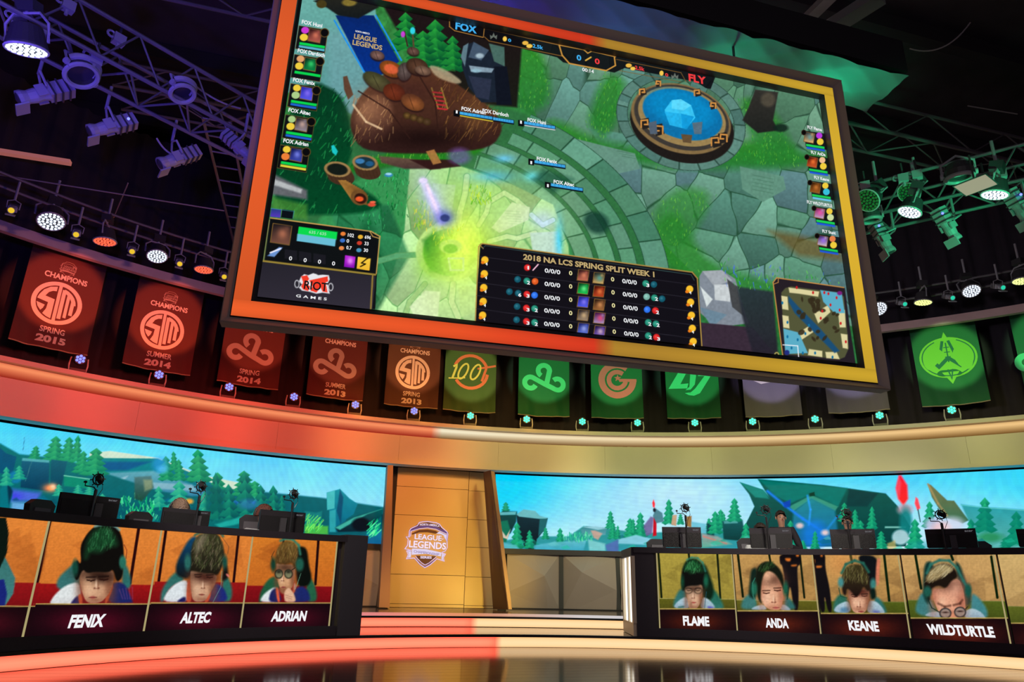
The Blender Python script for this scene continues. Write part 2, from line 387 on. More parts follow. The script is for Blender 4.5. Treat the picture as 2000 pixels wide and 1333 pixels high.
def tubecol(u, t):
    k = max(0, 1-abs(t-.62)/(.48 if t < .62 else .5))  # bright middle and shade towards the edges are painted into the tube's glow
    if u < usf: return mix((150, 36, 22), (255, 150, 100), k)
    return mix(mix((120, 84, 44), (110, 76, 34), (u-usf)/9), mix((255, 246, 214), (250, 206, 140), (u-usf)/11), k)
m_tube = mat_lit('light_tube', 1.0, True)
strip(SF, fu(-70), usf, 0, 0, 0, tubecol, 70, 12, 'light_tube', fa, 'glowing red light tube of the fascia', m_tube, bull)
strip(SF, usf, fu(70), 0, 0, 0, tubecol, 90, 12, 'light_tube', fa, 'glowing cream light tube of the fascia', m_tube, bull)
# hanging ring above the banners
MB().solid(SF, fu(-62), fu(62), 6.56, 6.74, -.06, .06, 110).build('trim_3', mat('ring_band', (.72, .5, .5), .8, noise=.15, nscale=3), kind='structure')
# centre wall of flush panels
Y0 = 16.45; SW = Plane(Y0)
m_pan = mat('satin_panel', (.56, .44, .24), .38, noise=.05, nscale=1.5)
cw = thing('wall_center', 'panelled centre wall', None, (3.1, Y0, .34), kind='structure')
xs0 = SW.uv(762, 1189)[0]-.05; xs1 = SW.uv(963, 1191)[0]+.1; xm = SW.uv(911, 1060)[0]
zl = [.34]+[SW.uv(850, y)[1] for y in (1181, 1124, 1009, 954)]+[3.38]
for z0, z1 in zip(zl, zl[1:]): MB().solid(SW, xs0, xm-.006, z0+.005, z1-.005, -.05, 0).build('wall_panel', m_pan, cw)
zr = [.34]+[SW.uv(935, y)[1] for y in (1184, 1128, 1070, 1016, 960)]+[3.38]
for z0, z1 in zip(zr, zr[1:]): MB().solid(SW, xm+.006, xs1, z0+.005, z1-.005, -.05, 0).build('wall_panel', m_pan, cw)
MB().solid(SW, xs0-.2, xs1+.2, .34, 3.38, -.12, -.06).build('backing', black, cw)
# jambs beside the centre wall
def slab(pts, depth, name, mt, parent=None, **k):
    """extrude a quad of world points away from the eye along +Y"""
    P = [Vector(p) for p in pts]; Q = [p+Vector(depth) for p in P]; n = len(P)
    return MB().add(P+Q, [tuple(range(n))[::-1], tuple(range(n, 2*n))]+[(i, (i+1) % n, n+(i+1) % n, n+i) for i in range(n)]).build(name, mt, parent, **k)
m_jamb = mat('bronze_panel', (.30, .19, .13), .5)
m_fin = mat('dark_fin', (.10, .05, .05), .5)
slab([on_y(740, 1187, 15.55), on_y(761, 1188, 15.55), on_y(768, 909, 15.55), on_y(757.5, 909, 15.55)], (0, .35, 0), 'trim_4', m_jamb, kind='structure')
slab([on_y(992, 1191, 15.1), on_y(1000, 1191, 15.1), on_y(966, 922, 15.1), on_y(957.5, 920, 15.1)], (.05, .6, 0), 'trim_5', m_jamb, kind='structure')
slab([on_y(963, 1191, 15.8), on_y(992, 1191, 15.05), on_y(957.5, 919, 15.05), on_y(944, 923, 15.8)], (.03, .05, 0), 'trim_6', m_fin, kind='structure')
# ---------------------------------------------------------------- painter for display contents
def rgb(c):
    if isinstance(c, str): c = c.lstrip('#'); return np.array([int(c[i:i+2], 16) for i in (0, 2, 4)], float)/255
    return np.array(c, float)/255
class Canvas:
    """pixels of one display: each grid point knows where it is seen in the photograph (X, Y) and its own colour C"""
    def __init__(s, S, ufun, v0, v1, nu, nv, l=0., base=(0, 0, 0)):
        s.nu, s.nv = nu, nv; a, b = np.meshgrid(np.linspace(0, 1, nu+1), np.linspace(0, 1, nv+1), indexing='ij')
        s.V = v0+(v1-v0)*b; ul, ur = ufun(s.V); s.U = ul+(ur-ul)*a; s.A, s.B = a, b; s.S = S
        s.P3 = S.P(s.U, s.V, l); X, Y = proj(s.P3.reshape(-1, 3)); s.X = X; s.Y = Y; s.C = np.tile(rgb(base), (len(X), 1)); s.fr()
        s.rng = np.random.RandomState(7)
    organic = False
    def fr(s, ox=0, oy=0, k=1.0): s.o = np.array([ox, oy, 0.][:2], float); s.k = k; return s
    def T(s, pts): return np.array(pts, float)/s.k+s.o
    def _sel(s, x0, y0, x1, y1, pad): return np.nonzero((s.X > x0-pad) & (s.X < x1+pad) & (s.Y > y0-pad) & (s.Y < y1+pad))[0]
    def blend(s, idx, m, col, a, col2=None, g=None):
        m = (m*a)[:, None]; c = rgb(col)
        if col2 is not None: c = c+(rgb(col2)-c)*g[:, None]
        s.C[idx] = s.C[idx]*(1-m)+c*m
    def mask(s, P, soft):
        idx = s._sel(*P.min(0), *P.max(0), soft); x, y = s.X[idx], s.Y[idx]; ins = np.zeros(len(idx), bool); d = np.full(len(idx), 1e9)
        Q = np.roll(P, -1, 0)
        for (x0, y0), (x1, y1) in zip(P, Q):
            if y0 != y1:
                c = ((y0 > y) != (y1 > y)) & (x < (x1-x0)*(y-y0)/(y1-y0)+x0); ins ^= c
            dx, dy = x1-x0, y1-y0; L = dx*dx+dy*dy+1e-12; t = np.clip(((x-x0)*dx+(y-y0)*dy)/L, 0, 1)
            d = np.minimum(d, (x-x0-t*dx)**2+(y-y0-t*dy)**2)
        d = np.sqrt(d)*np.where(ins, 1, -1); return idx, np.clip(.5+d/max(soft, 1e-6), 0, 1)
    def poly(s, pts, col, a=1., soft=1., col2=None, ax='v'):
        P = s.T(pts)
        if s.organic and s.k > 1:
            for _ in range(2): Q = np.roll(P, -1, 0); P = np.stack([P*.78+Q*.22, P*.22+Q*.78], 1).reshape(-1, 2)
        idx, m = s.mask(P, soft); g = None
        if col2 is not None:
            q = s.Y[idx] if ax == 'v' else s.X[idx]; lo, hi = (P[:, 1].min(), P[:, 1].max()) if ax == 'v' else (P[:, 0].min(), P[:, 0].max())
            g = np.clip((q-lo)/(hi-lo+1e-9), 0, 1)
        s.blend(idx, m, col, a, col2, g); return s
    def ell(s, cx, cy, rx, ry, col, a=1., soft=1., ang=0, col2=None):
        c = s.T([(cx, cy)])[0]; rx, ry = rx/s.k, ry/s.k; R_ = max(rx, ry); idx = s._sel(c[0]-R_, c[1]-R_, c[0]+R_, c[1]+R_, soft)
        dx, dy = s.X[idx]-c[0], s.Y[idx]-c[1]; ca, sa = cos(radians(ang)), sin(radians(ang)); p, q = (dx*ca+dy*sa)/rx, (-dx*sa+dy*ca)/ry
        r = np.sqrt(p*p+q*q); m = np.clip(.5+(1-r)*min(rx, ry)/soft, 0, 1); s.blend(idx, m, col, a, col2, np.clip(r, 0, 1)); return s
    def glow(s, cx, cy, rx, ry, col, a=1., ang=0):
        c = s.T([(cx, cy)])[0]; rx, ry = rx/s.k, ry/s.k; R_ = 2.4*max(rx, ry); idx = s._sel(c[0]-R_, c[1]-R_, c[0]+R_, c[1]+R_, 0)
        dx, dy = s.X[idx]-c[0], s.Y[idx]-c[1]; ca, sa = cos(radians(ang)), sin(radians(ang)); p, q = (dx*ca+dy*sa)/rx, (-dx*sa+dy*ca)/ry
        s.blend(idx, np.exp(-(p*p+q*q)), col, a); return s
    def line(s, pts, w, col, a=1., soft=1.):
        P = s.T(pts); w = w/s.k
        for (x0, y0), (x1, y1) in zip(P, P[1:]):
            idx = s._sel(min(x0, x1), min(y0, y1), max(x0, x1), max(y0, y1), w+soft); x, y = s.X[idx], s.Y[idx]; dx, dy = x1-x0, y1-y0
            t = np.clip(((x-x0)*dx+(y-y0)*dy)/(dx*dx+dy*dy+1e-12), 0, 1); d = np.sqrt((x-x0-t*dx)**2+(y-y0-t*dy)**2)
            s.blend(idx, np.clip(.5+(w/2-d)/soft, 0, 1), col, a)
        return s
    def rect(s, x0, y0, x1, y1, sl, col, a=1., col2=None, vs=0.0, soft=.8, ax='v'):
        """box with level lines of slope sl (px down per px right) and upright lines leaning vs"""
        h = y1-y0; w = x1-x0; return s.poly([(x0, y0), (x1, y0+sl*w), (x1-vs*h, y0+sl*w+h), (x0-vs*h, y1)], col, a, soft, col2, ax)
    def noise(s, amp, scale, idx=None, seed=0, sy=1.0):
        r = np.random.RandomState(seed); G = r.rand(64, 64); idx = np.arange(len(s.X)) if idx is None else idx
        x, y = s.X[idx]/scale % 63, s.Y[idx]/scale*sy % 63; i, j = x.astype(int), y.astype(int); fx, fy = x-i, y-j; fx = fx*fx*(3-2*fx); fy = fy*fy*(3-2*fy)
        n = (G[i, j]*(1-fx)+G[i+1, j]*fx)*(1-fy)+(G[i, j+1]*(1-fx)+G[i+1, j+1]*fx)*fy
        s.C[idx] = np.clip(s.C[idx]*(1+amp*(2*n-1))[:, None], 0, 1); return s
    def stones(s, pts, n, cols, gap, gapc, seed=1, sx=1., a=1., ang=0, soft=3, jit=.06):
        """irregular flagstones filling a polygon"""
        P = s.T(pts); idx, m = s.mask(P, soft); r = np.random.RandomState(seed); lo, hi = P.min(0), P.max(0); ca, sa = cos(radians(ang)), sin(radians(ang))
        pts_ = lo+(hi-lo)*r.rand(n, 2); x, y = s.X[idx], s.Y[idx]
        rx, ry = (x*ca+y*sa)*sx, -x*sa+y*ca; px, py = (pts_[:, 0]*ca+pts_[:, 1]*sa)*sx, -pts_[:, 0]*sa+pts_[:, 1]*ca
        d1 = np.full(len(idx), 1e9); d2 = d1.copy(); k = np.zeros(len(idx), int)
        for i in range(n):
            d = np.abs(rx-px[i])*.55+np.sqrt((rx-px[i])**2+(ry-py[i])**2); c = d < d1; d2 = np.where(c, d1, np.minimum(d2, d)); k = np.where(c, i, k); d1 = np.where(c, d, d1)
        C = np.array([rgb(cols[r.randint(len(cols))])*(1+jit*(r.rand()*2-1)) for _ in range(n)]); e = np.clip((d2-d1)/gap, 0, 1)[:, None]
        top = np.clip(1.0+.10*(py[k]-ry)/30, .85, 1.15)[:, None]
        s.C[idx] = s.C[idx]*(1-m[:, None]*a)+(C[k]*top*e+rgb(gapc)*(1-e))*m[:, None]*a; return s
    def ringstones(s, cx, cy, rx, ry, ang, radii, step, cols, gapc, a0=-180, a1=180, seed=1, a=1., tw=2.2):
        """courses of curved paving round a centre"""
        c = s.T([(cx, cy)])[0]; r = np.random.RandomState(seed); dx, dy = s.X-c[0], s.Y-c[1]; ca, sa = cos(radians(ang)), sin(radians(ang))
        p, q = (dx*ca+dy*sa)/rx, (-dx*sa+dy*ca)/ry; R_ = np.hypot(p, q); th = np.degrees(np.arctan2(q, p))
        for i, (r0, r1) in enumerate(zip(radii, radii[1:])):
            idx = np.nonzero((R_ > r0) & (R_ < r1) & (th > a0) & (th < a1))[0]; stp = step*radii[0]/r0*1.2; ph = r.rand()*stp
            k = np.floor((th[idx]+ph+180)/stp).astype(int); f = ((th[idx]+ph+180) % stp)/stp; wpx = radians(stp)*r0*(rx+ry)/2
            e = np.minimum(np.clip(np.minimum(f, 1-f)*wpx/tw, 0, 1), np.clip(np.minimum(R_[idx]-r0, r1-R_[idx])*(rx+ry)/2/tw, 0, 1))[:, None]
            C = np.array([rgb(cols[r.randint(len(cols))])*(1+.1*(r.rand()*2-1)) for _ in range(k.max()+2 if len(k) else 1)])
            if len(k): s.C[idx] = s.C[idx]*(1-a)+(C[k]*e+rgb(gapc)*(1-e))*a
        return s
    def punch(s, sat=1.25, con=1.12, mid=.45):
        L = s.C@np.array([.3, .59, .11]); s.C = np.clip(L[:, None]+(s.C-L[:, None])*sat, 0, 1); s.C = np.clip(mid+(s.C-mid)*con, 0, 1); return s
    def speck(s, pts, n, w, h, cols, seed=1, a=.8, lean=0, soft=1):
        """short strokes (grass, needles, hair) inside a polygon"""
        P = s.T(pts); r = np.random.RandomState(seed); lo, hi = P.min(0), P.max(0); k = 0; o, kk = s.o, s.k; s.fr()
        for _ in range(n*3):
            p = lo+(hi-lo)*r.rand(2); ins = False
            for (x0, y0), (x1, y1) in zip(P, np.roll(P, -1, 0)):
                if (y0 > p[1]) != (y1 > p[1]) and p[0] < (x1-x0)*(p[1]-y0)/(y1-y0)+x0: ins = not ins
            if not ins: continue
            L = h*(.5+r.rand()); dx = (lean+r.rand()-.5)*L; s.line([(p[0]-dx/2, p[1]+L/2), (p[0]+dx/2, p[1]-L/2)], w*(.5+r.rand()), cols[r.randint(len(cols))], a, soft); k += 1
            if k >= n: break
        s.o, s.k = o, kk; return s
    def pine(s, x, y0, y1, w, c0='3f9f6d', c1='0f5a4d', lean=0, n=5):
        H = y1-y0
        for i in range(n, 0, -1):
            t0, t1 = (i-1)/n*.8, min(1, i/n+.04); W = w*(.25+.75*i/n)/2; yt, yb = y0+H*t0, y0+H*t1; xt, xb = x-lean*t0, x-lean*t1; P = [(xt, yt)]
            for j in range(5):
                f = 1-j/2; P.append((xb+W*f, yb-(H*.07 if j % 2 == 0 else -H*.02)))
            s.poly(P, c0, 1, 1.2, c1); s.poly([(xt, yt), (xb+W*.2, yb), (xb-W, yb-H*.05)], c0, .45, 2, c0)
        return s
    def mesh(s, name, mt, parent, label=None):
        k = s.nv+1; i = np.arange(s.nu)[:, None]*k+np.arange(s.nv)[None]; q = np.stack([i, i+k, i+k+1, i+1], -1).reshape(-1, 4); n = len(q)
        V = s.P3.reshape(-1, 3); W = np.array(world(parent).inverted()); V = V@W[:3, :3].T+W[:3, 3]
        me = bpy.data.meshes.new(name); me.vertices.add(len(V)); me.vertices.foreach_set('co', V.astype(np.float32).ravel())
        me.loops.add(4*n); me.loops.foreach_set('vertex_index', q.astype(np.int32).ravel()); me.polygons.add(n)
        me.polygons.foreach_set('loop_start', np.arange(0, 4*n, 4, dtype=np.int32)); me.polygons.foreach_set('loop_total', np.full(n, 4, np.int32)); me.update(calc_edges=True)
        C = np.clip(s.C, 0, 1); L = np.where(C <= .04045, C/12.92, ((C+.055)/1.055)**2.4)
        at = me.color_attributes.new('paint', 'FLOAT_COLOR', 'POINT'); at.data.foreach_set('color', np.c_[L, np.ones(len(L))].astype(np.float32).ravel())
        me.materials.append(mt); o = bpy.data.objects.new(name, me); COL.objects.link(o)
        if parent: o.parent = parent; WM[o.name] = world(parent).copy()
        if label: o['label'] = label
        return o
m_led = mat_lit('led_display', 1.0)
def emis(name, c, s=1.): return MATS.get(name) or mat(name, (.02, .02, .02), .5, emis=c, es=s)

# ---------------------------------------------------------------- video walls
SL = Cyl((CX, CY), 14.8); ZB, ZT = 1.655, 3.355
def led_wall(name, label, xl, xr, nu, nv, cuts=(0, 0)):
    ul, ur = SL.uv(xl, 1000)[0], SL.uv(xr, 1000)[0]; ub = lambda V: (ul+cuts[0]*(ZT-V), ur+cuts[1]*(ZT-V)); um = (ul+ur)/2
    t = thing(name, label, 'video wall', tuple(SL.P(um, ZB-.1).reshape(3)))
    c = Canvas(SL, ub, ZB, ZT, nu, nv, 0, (70, 190, 235))
    n = 60
    MB().solid(SL, ul-.02, ur+.02, ZT+.002, ZT+.065, -.2, .03, n).build('top_trim', mat('dull_black', (.006, .005, .009), 1, spec=0), t)
    MB().solid(SL, ul+cuts[0]*1.7-.02, ur+.02, ZB-.12, ZB-.002, -.2, .04, n).build('bottom_trim', satin, t)
    MB().solid(SL, ul, ur, ZB, ZT, -.2, -.05, n).build('cabinet', black, t)
    return t, c
tL, c = led_wall('video_wall', 'long curved video wall left of the panelled centre wall, forest scene with hills', -260, 753, 760, 150)
c.poly([(-300, 700), (800, 700), (800, 1100), (-300, 1100)], (48, 188, 240), 1, 1, (190, 226, 238))
c.glow(560, 1010, 150, 40, (196, 226, 240), .6).glow(200, 880, 90, 20, (120, 212, 240), .5).noise(.04, 60, seed=3)
c.fr(0, 820, 4)
G1, G2, G3 = '46a878', '15705f', '0c4a4c'
c.poly([(700, 262), (860, 245), (1240, 300), (1560, 430), (2000, 520), (2000, 640), (700, 640)], (205, 222, 205), 1, 2)
c.poly([(680, 300), (1230, 305), (1500, 420), (1700, 520), (2100, 600), (2100, 800), (680, 800)], (30, 128, 132), 1, 2, (22, 100, 120))
c.poly([(700, 330), (1180, 330), (1000, 395), (720, 400)], (14, 92, 128), 1, 5)
c.poly([(750, 420), (1200, 400), (1640, 560), (1600, 640), (800, 650)], (120, 170, 180), .9, 5, (60, 120, 150))
c.poly([(820, 500), (1000, 440), (900, 560)], (180, 205, 215), .8, 4).poly([(1180, 490), (1500, 510), (1540, 560), (1200, 540)], (160, 190, 200), .7, 4)
c.poly([(-1100, 260), (0, 185), (150, 270), (520, 310), (760, 400), (1250, 560), (1500, 600), (2000, 560), (2500, 610), (3100, 700), (3100, 1100), (-1100, 1100)], (24, 112, 112), 1, 4, (20, 84, 96))
for x, y0, y1, w in ((-900, 120, 400, 300), (-600, 90, 400, 320), (-330, 130, 420, 280), (-120, 100, 420, 260), (285, 205, 330, 130), (440, 128, 330, 210), (545, 135, 330, 170), (612, 122, 340, 120), (655, 245, 420, 160), (755, 222, 440, 250), (1295, 285, 480, 150), (1355, 248, 400, 90), (1545, 232, 490, 230), (1395, 310, 480, 120), (1700, 412, 660, 210), (1905, 400, 600, 240), (1990, 480, 640, 200)):
    c.pine(x, y0, y1, w, G1, G2, lean=(20 if x < 800 else -10))
c.poly([(-50, 175), (50, 265), (130, 290), (100, 420), (-50, 420)], (22, 84, 110), 1, 2).poly([(170, 305), (385, 322), (380, 560), (160, 530)], (38, 100, 120), 1, 2, (16, 62, 84)).poly([(175, 300), (385, 318), (384, 338), (172, 322)], (96, 165, 170), 1, 2)
c.poly([(400, 312), (525, 328), (480, 520), (390, 540)], (30, 96, 110), 1, 2, (18, 70, 88)).poly([(500, 440), (700, 470), (690, 540), (500, 520)], (30, 130, 110), 1, 3).line([(500, 438), (700, 466)], 8, (120, 190, 170))
c.line([(192, 140), (180, 240)], 4, (60, 120, 150)).line([(250, 320), (200, 480)], 5, (90, 140, 140), .7)
c.poly([(60, 540), (320, 570), (300, 640), (80, 640)], (92, 110, 200), .9, 10).poly([(90, 640), (200, 650), (260, 715), (80, 715)], (120, 170, 210), .95, 8).glow(120, 600, 60, 30, (70, 60, 200), .6)
c.glow(395, 535, 55, 32, (255, 160, 110), 1).glow(415, 525, 22, 22, (255, 215, 180), .9)
c.ell(120, 450, 50, 48, (40, 120, 160), .8, 4)
c.poly([(0, 540), (90, 470), (95, 600), (60, 700), (0, 710)], (24, 110, 120), 1, 4).poly([(55, 480), (100, 560), (70, 660), (60, 560)], (10, 40, 60), .8, 4)
for x, y0, y1, w in ((150, 360, 470, 120), (50, 370, 520, 120), (460, 505, 600, 110), (610, 510, 590, 110), (700, 520, 600, 130), (330, 620, 730, 160), (560, 640, 760, 180), (1240, 520, 690, 140), (1400, 480, 700, 230), (1600, 560, 830, 200), (800, 580, 700, 130)):
    c.pine(x, y0, y1, w, '58b894', '1b7d78', n=4)
c.speck([(950, 610), (1100, 590), (1250, 650), (1260, 780), (940, 780)], 90, 1.6, 9, ['5fe08a', '2fb878', '1c9a74', '7ce8b0'], 2)
c.ell(1250, 350, 60, 60, (70, 150, 210), .6, 12).ell(1270, 390, 40, 30, (110, 190, 230), .7, 8).ell(1480, 640, 30, 22, (235, 170, 90), .9, 5)
c.poly([(1050, 450), (1180, 440), (1200, 530), (1110, 640), (1050, 620)], (90, 120, 120), .9, 4, (40, 70, 60)).poly([(1120, 470), (1190, 470), (1190, 540), (1130, 560)], (150, 160, 130), .7, 5)
c.ell(1900, 660, 110, 50, (60, 120, 190), .7, 10).ell(1690, 640, 60, 90, (30, 120, 150), .7, 10, 20)
for k in range(60):
    r = c.rng; x, y = r.rand()*2400-300, 620+r.rand()*170; q = 20+r.rand()*50
    c.poly([(x, y), (x+q, y-q*.5), (x+q*1.6, y+6), (x+q*.5, y+q*.3)], [(40, 140, 130), (30, 110, 140), (60, 170, 150), (16, 80, 96)][k % 4], .6, 3)
c.fr(400, 860, 3.03)
c.poly([(0, 420), (470, 380), (480, 560), (0, 560)], (24, 100, 100), .7, 10)
for x, y0, y1, w in ((65, 190, 480, 120), (235, 182, 480, 170), (330, 265, 480, 130), (405, 268, 500, 130), (455, 328, 500, 80), (140, 260, 500, 150)): c.pine(x, y0, y1, w, '2c8f76', '0f4f55', -6)
c.ell(260, 380, 60, 30, (70, 120, 170), .6, 8).poly([(0, 260), (120, 300), (110, 420), (0, 440)], (20, 90, 88), .7, 8)
c.poly([(0, 480), (500, 440), (500, 640), (0, 640)], (30, 110, 110), .8, 8, (20, 90, 100)).poly([(60, 500), (300, 430), (330, 470), (90, 520)], (60, 170, 160), .8, 4)
c.poly([(590, 420), (660, 430), (695, 420), (690, 470), (600, 500)], (40, 120, 120), 1, 3).poly([(590, 505), (730, 510), (730, 560), (590, 560)], (90, 170, 90), 1, 4)
c.speck([(600, 440), (690, 470), (690, 540), (600, 530)], 60, 1.2, 9, ['7be07a', '4cc07a', 'a6e87a'], 4, lean=.6)
c.poly([(722, 312), (800, 290), (855, 345), (905, 378), (880, 440), (835, 470), (840, 540), (735, 545), (738, 420), (722, 400)], (40, 140, 150), 1, 2, (22, 96, 120))
c.poly([(722, 312), (770, 298), (768, 405), (724, 415)], (96, 185, 185), .9, 2).poly([(738, 420), (775, 410), (775, 545), (738, 545)], (70, 160, 165), .9, 3).poly([(800, 292), (820, 340), (805, 500), (780, 420)], (14, 70, 96), .8, 3)
c.poly([(770, 520), (880, 455), (1055, 405), (1045, 450), (960, 540), (790, 545)], (28, 92, 92), 1, 3, (12, 40, 50)).poly([(770, 520), (880, 460), (1050, 408), (960, 440), (800, 532)], (90, 180, 165), .9, 3).ell(925, 500, 55, 40, (10, 26, 34), 1, 5)
c.poly([(960, 540), (1085, 520), (1090, 640), (940, 640)], (40, 120, 140), 1, 4, (30, 90, 130)).speck([(970, 490), (1020, 470), (1050, 560), (975, 570)], 40, 1.4, 8, ['4fe09a', '2ab880', '8af0b0'], 5, lean=.8)
c.poly([(1045, 440), (1075, 440), (1075, 560), (1050, 560)], (14, 50, 60), .8, 3)
c.fr(); c.noise(.025, 9, seed=9)
c.punch(); c.C *= (1-.05*(np.floor(c.Y/1.6) % 2))[:, None]
c.mesh('led_screen', m_led, tL)
tR, c = led_wall('video_wall', 'long curved video wall right of the panelled centre wall, forest scene with red crystals', 966, 2300, 980, 150, (.045, 0))
c.poly([(900, 800), (2400, 800), (2400, 1100), (900, 1100)], (40, 186, 240), 1, 1, (225, 236, 242))
c.glow(960, 930, 130, 90, (0, 185, 245), .9).glow(1330, 960, 160, 60, (206, 224, 238), .7).glow(1760, 930, 200, 30, (90, 200, 240), .7).glow(2100, 940, 200, 60, (60, 195, 240), .8).noise(.02, 50, seed=5)
c.fr(940, 900, 3.507)
c.poly([(110, 560), (300, 520), (600, 520), (700, 450), (860, 465), (1100, 500), (1600, 470), (2000, 480), (2000, 700), (100, 700)], (60, 140, 135), 1, 3, (70, 150, 170))
c.pine(168, 285, 380, 90, '3f9f7d', '1b7d68').poly([(115, 370), (150, 345), (245, 350), (240, 420), (200, 500), (110, 520)], (16, 76, 74), 1, 3, (12, 46, 52)).poly([(120, 355), (240, 350), (235, 372), (130, 375)], (110, 175, 180), 1, 2)
c.poly([(240, 365), (455, 395), (430, 480), (380, 540), (370, 620), (300, 600), (250, 480)], (22, 52, 60), 1, 2, (10, 26, 34)).poly([(240, 370), (290, 335), (370, 345), (400, 378), (455, 395), (440, 405), (260, 385)], (120, 178, 182), 1, 2).poly([(400, 400), (455, 398), (440, 470), (390, 520)], (44, 100, 104), 1, 2)
c.poly([(115, 420), (180, 410), (200, 480), (170, 560), (115, 560)], (24, 110, 90), 1, 3)
for x, y0, y1, w in ((245, 425, 605, 110), (330, 478, 605, 80), (540, 462, 605, 90), (440, 458, 540, 60), (885, 345, 470, 80), (900, 430, 540, 80), (935, 445, 540, 50), (1020, 395, 535, 110), (1090, 355, 530, 110), (1040, 400, 500, 60), (1285, 265, 440, 100), (1365, 365, 440, 60), (1640, 335, 470, 100), (1735, 260, 420, 110), (1560, 395, 470, 60), (1660, 360, 460, 60), (1810, 430, 580, 90)):
    c.pine(x, y0, y1, w, '3fb083', '11705c')
c.poly([(140, 480), (170, 520), (200, 470), (180, 540), (150, 530)], (225, 200, 185), .9, 2).poly([(130, 560), (240, 580), (260, 610), (130, 610)], (110, 180, 190), .8, 4)
c.poly([(360, 580), (500, 560), (720, 545), (700, 620), (360, 620)], (120, 185, 195), .9, 3, (80, 160, 180)).poly([(680, 470), (720, 450), (860, 465), (850, 510), (700, 520)], (70, 130, 135), 1, 2, (110, 160, 170)).poly([(690, 455), (780, 450), (860, 466), (800, 476)], (160, 200, 210), .9, 2)
c.poly([(750, 480), (780, 480), (830, 500), (800, 545), (770, 530)], (205, 165, 150), .8, 3).poly([(730, 540), (850, 570), (850, 620), (740, 620)], (150, 205, 205), .8, 4).poly([(850, 580), (940, 540), (940, 640), (860, 620)], (90, 110, 160), .9, 4)
c.poly([(940, 540), (1060, 510), (1180, 540), (1180, 580), (940, 570)], (150, 200, 215), .9, 3).poly([(1110, 450), (1160, 385), (1180, 390), (1170, 500), (1130, 520)], (110, 100, 140), .9, 3)
c.speck([(560, 500), (760, 500), (760, 550), (560, 550)], 70, 1, 7, ['40c890', '7fe0b0', '209a78'], 6)
c.poly([(1180, 390), (1200, 390), (1200, 515), (1175, 520)], (170, 24, 44), 1, 2).poly([(1196, 330), (1240, 360), (1250, 420), (1200, 430), (1175, 380)], (90, 130, 140), 1, 2).ell(1186, 340, 10, 14, (30, 40, 50), 1, 2).poly([(1180, 268), (1190, 295), (1187, 325), (1175, 318), (1171, 290)], (245, 70, 80), 1, 2)
c.poly([(1300, 440), (1310, 375), (1340, 372), (1335, 450)], (190, 165, 140), 1, 2).poly([(1405, 385), (1440, 380), (1440, 460), (1405, 450)], (150, 120, 80), 1, 2).poly([(1440, 420), (1540, 435), (1540, 500), (1440, 500)], (120, 185, 200), .9, 3)
c.poly([(1545, 430), (1590, 440), (1600, 560), (1545, 560)], (16, 66, 72), 1, 3).poly([(1650, 415), (1790, 412), (1800, 470), (1770, 550), (1660, 540)], (30, 90, 92), 1, 3, (16, 60, 60)).poly([(1660, 415), (1760, 412), (1756, 430), (1664, 434)], (90, 150, 150), 1, 2)
c.poly([(1510, 500), (1620, 520), (1720, 575), (1510, 600)], (170, 160, 160), .9, 4, (110, 170, 150)).line([(1520, 520), (1680, 570)], 8, (220, 120, 110), .7, 3)
c.fr(1400, 900, 3.333)
D1, D2 = (16, 92, 84), (10, 62, 62)
c.poly([(150, 142), (300, 190), (395, 300), (420, 450), (230, 560), (180, 430), (245, 300), (210, 220)], D1, 1, 2, D2).poly([(150, 142), (310, 195), (340, 250), (250, 240)], (50, 140, 130), .8, 3).poly([(265, 120), (700, 160), (1100, 215), (1180, 300), (1260, 430), (1230, 560), (420, 560), (380, 300)], D1, 1, 2, D2)
c.poly([(280, 128), (850, 180), (790, 300), (620, 220), (480, 280), (380, 230)], (24, 116, 108), .9, 4).poly([(860, 185), (1050, 215), (980, 300), (840, 300)], (10, 60, 62), .9, 4)
c.poly([(470, 300), (615, 225), (790, 300), (770, 330), (615, 250), (500, 330)], (80, 150, 130), .9, 3).poly([(500, 330), (615, 245), (770, 325), (800, 560), (480, 560)], (60, 140, 150), .85, 6, (40, 110, 160))
c.line([(330, 200), (440, 290), (560, 380), (700, 470)], 16, (50, 130, 220), .9, 4).line([(590, 230), (610, 320), (600, 420)], 10, (70, 160, 235), .9, 4).line([(700, 470), (780, 370), (840, 340)], 10, (60, 150, 225), .7, 5).ell(640, 480, 80, 90, (40, 120, 200), .7, 14).poly([(430, 275), (480, 255), (480, 300), (440, 310)], (10, 70, 160), .9, 3)
c.poly([(600, 215), (635, 205), (640, 230), (605, 235)], (20, 60, 50), 1, 2)
for x, y0, y1, w in ((-10, 330, 480, 110), (115, 245, 400, 110), (190, 410, 580, 110), (480, 390, 560, 100), (640, 460, 580, 70), (830, 275, 400, 90), (1010, 300, 450, 80), (935, 390, 560, 120), (900, 320, 450, 80), (1070, 460, 580, 100), (1290, 380, 580, 140), (1385, 265, 440, 110), (1655, 380, 580, 130), (1745, 240, 470, 170), (1880, 500, 600, 130), (1950, 330, 560, 170), (560, 520, 580, 70), (2150, 250, 600, 200), (2400, 300, 600, 200), (2700, 250, 600, 220)):
    c.pine(x, y0, y1, w, '3fb083', '12705e')
c.poly([(1095, 430), (1230, 430), (1230, 440), (1095, 440)], (170, 220, 210), .9, 3)
c.poly([(1370, 150), (1395, 160), (1500, 260), (1545, 262), (1640, 390), (1600, 410), (1480, 370), (1400, 240)], (120, 118, 84), 1, 2, (70, 110, 90)).line([(1375, 155), (1440, 280), (1500, 360)], 12, (170, 150, 110), .8, 3)
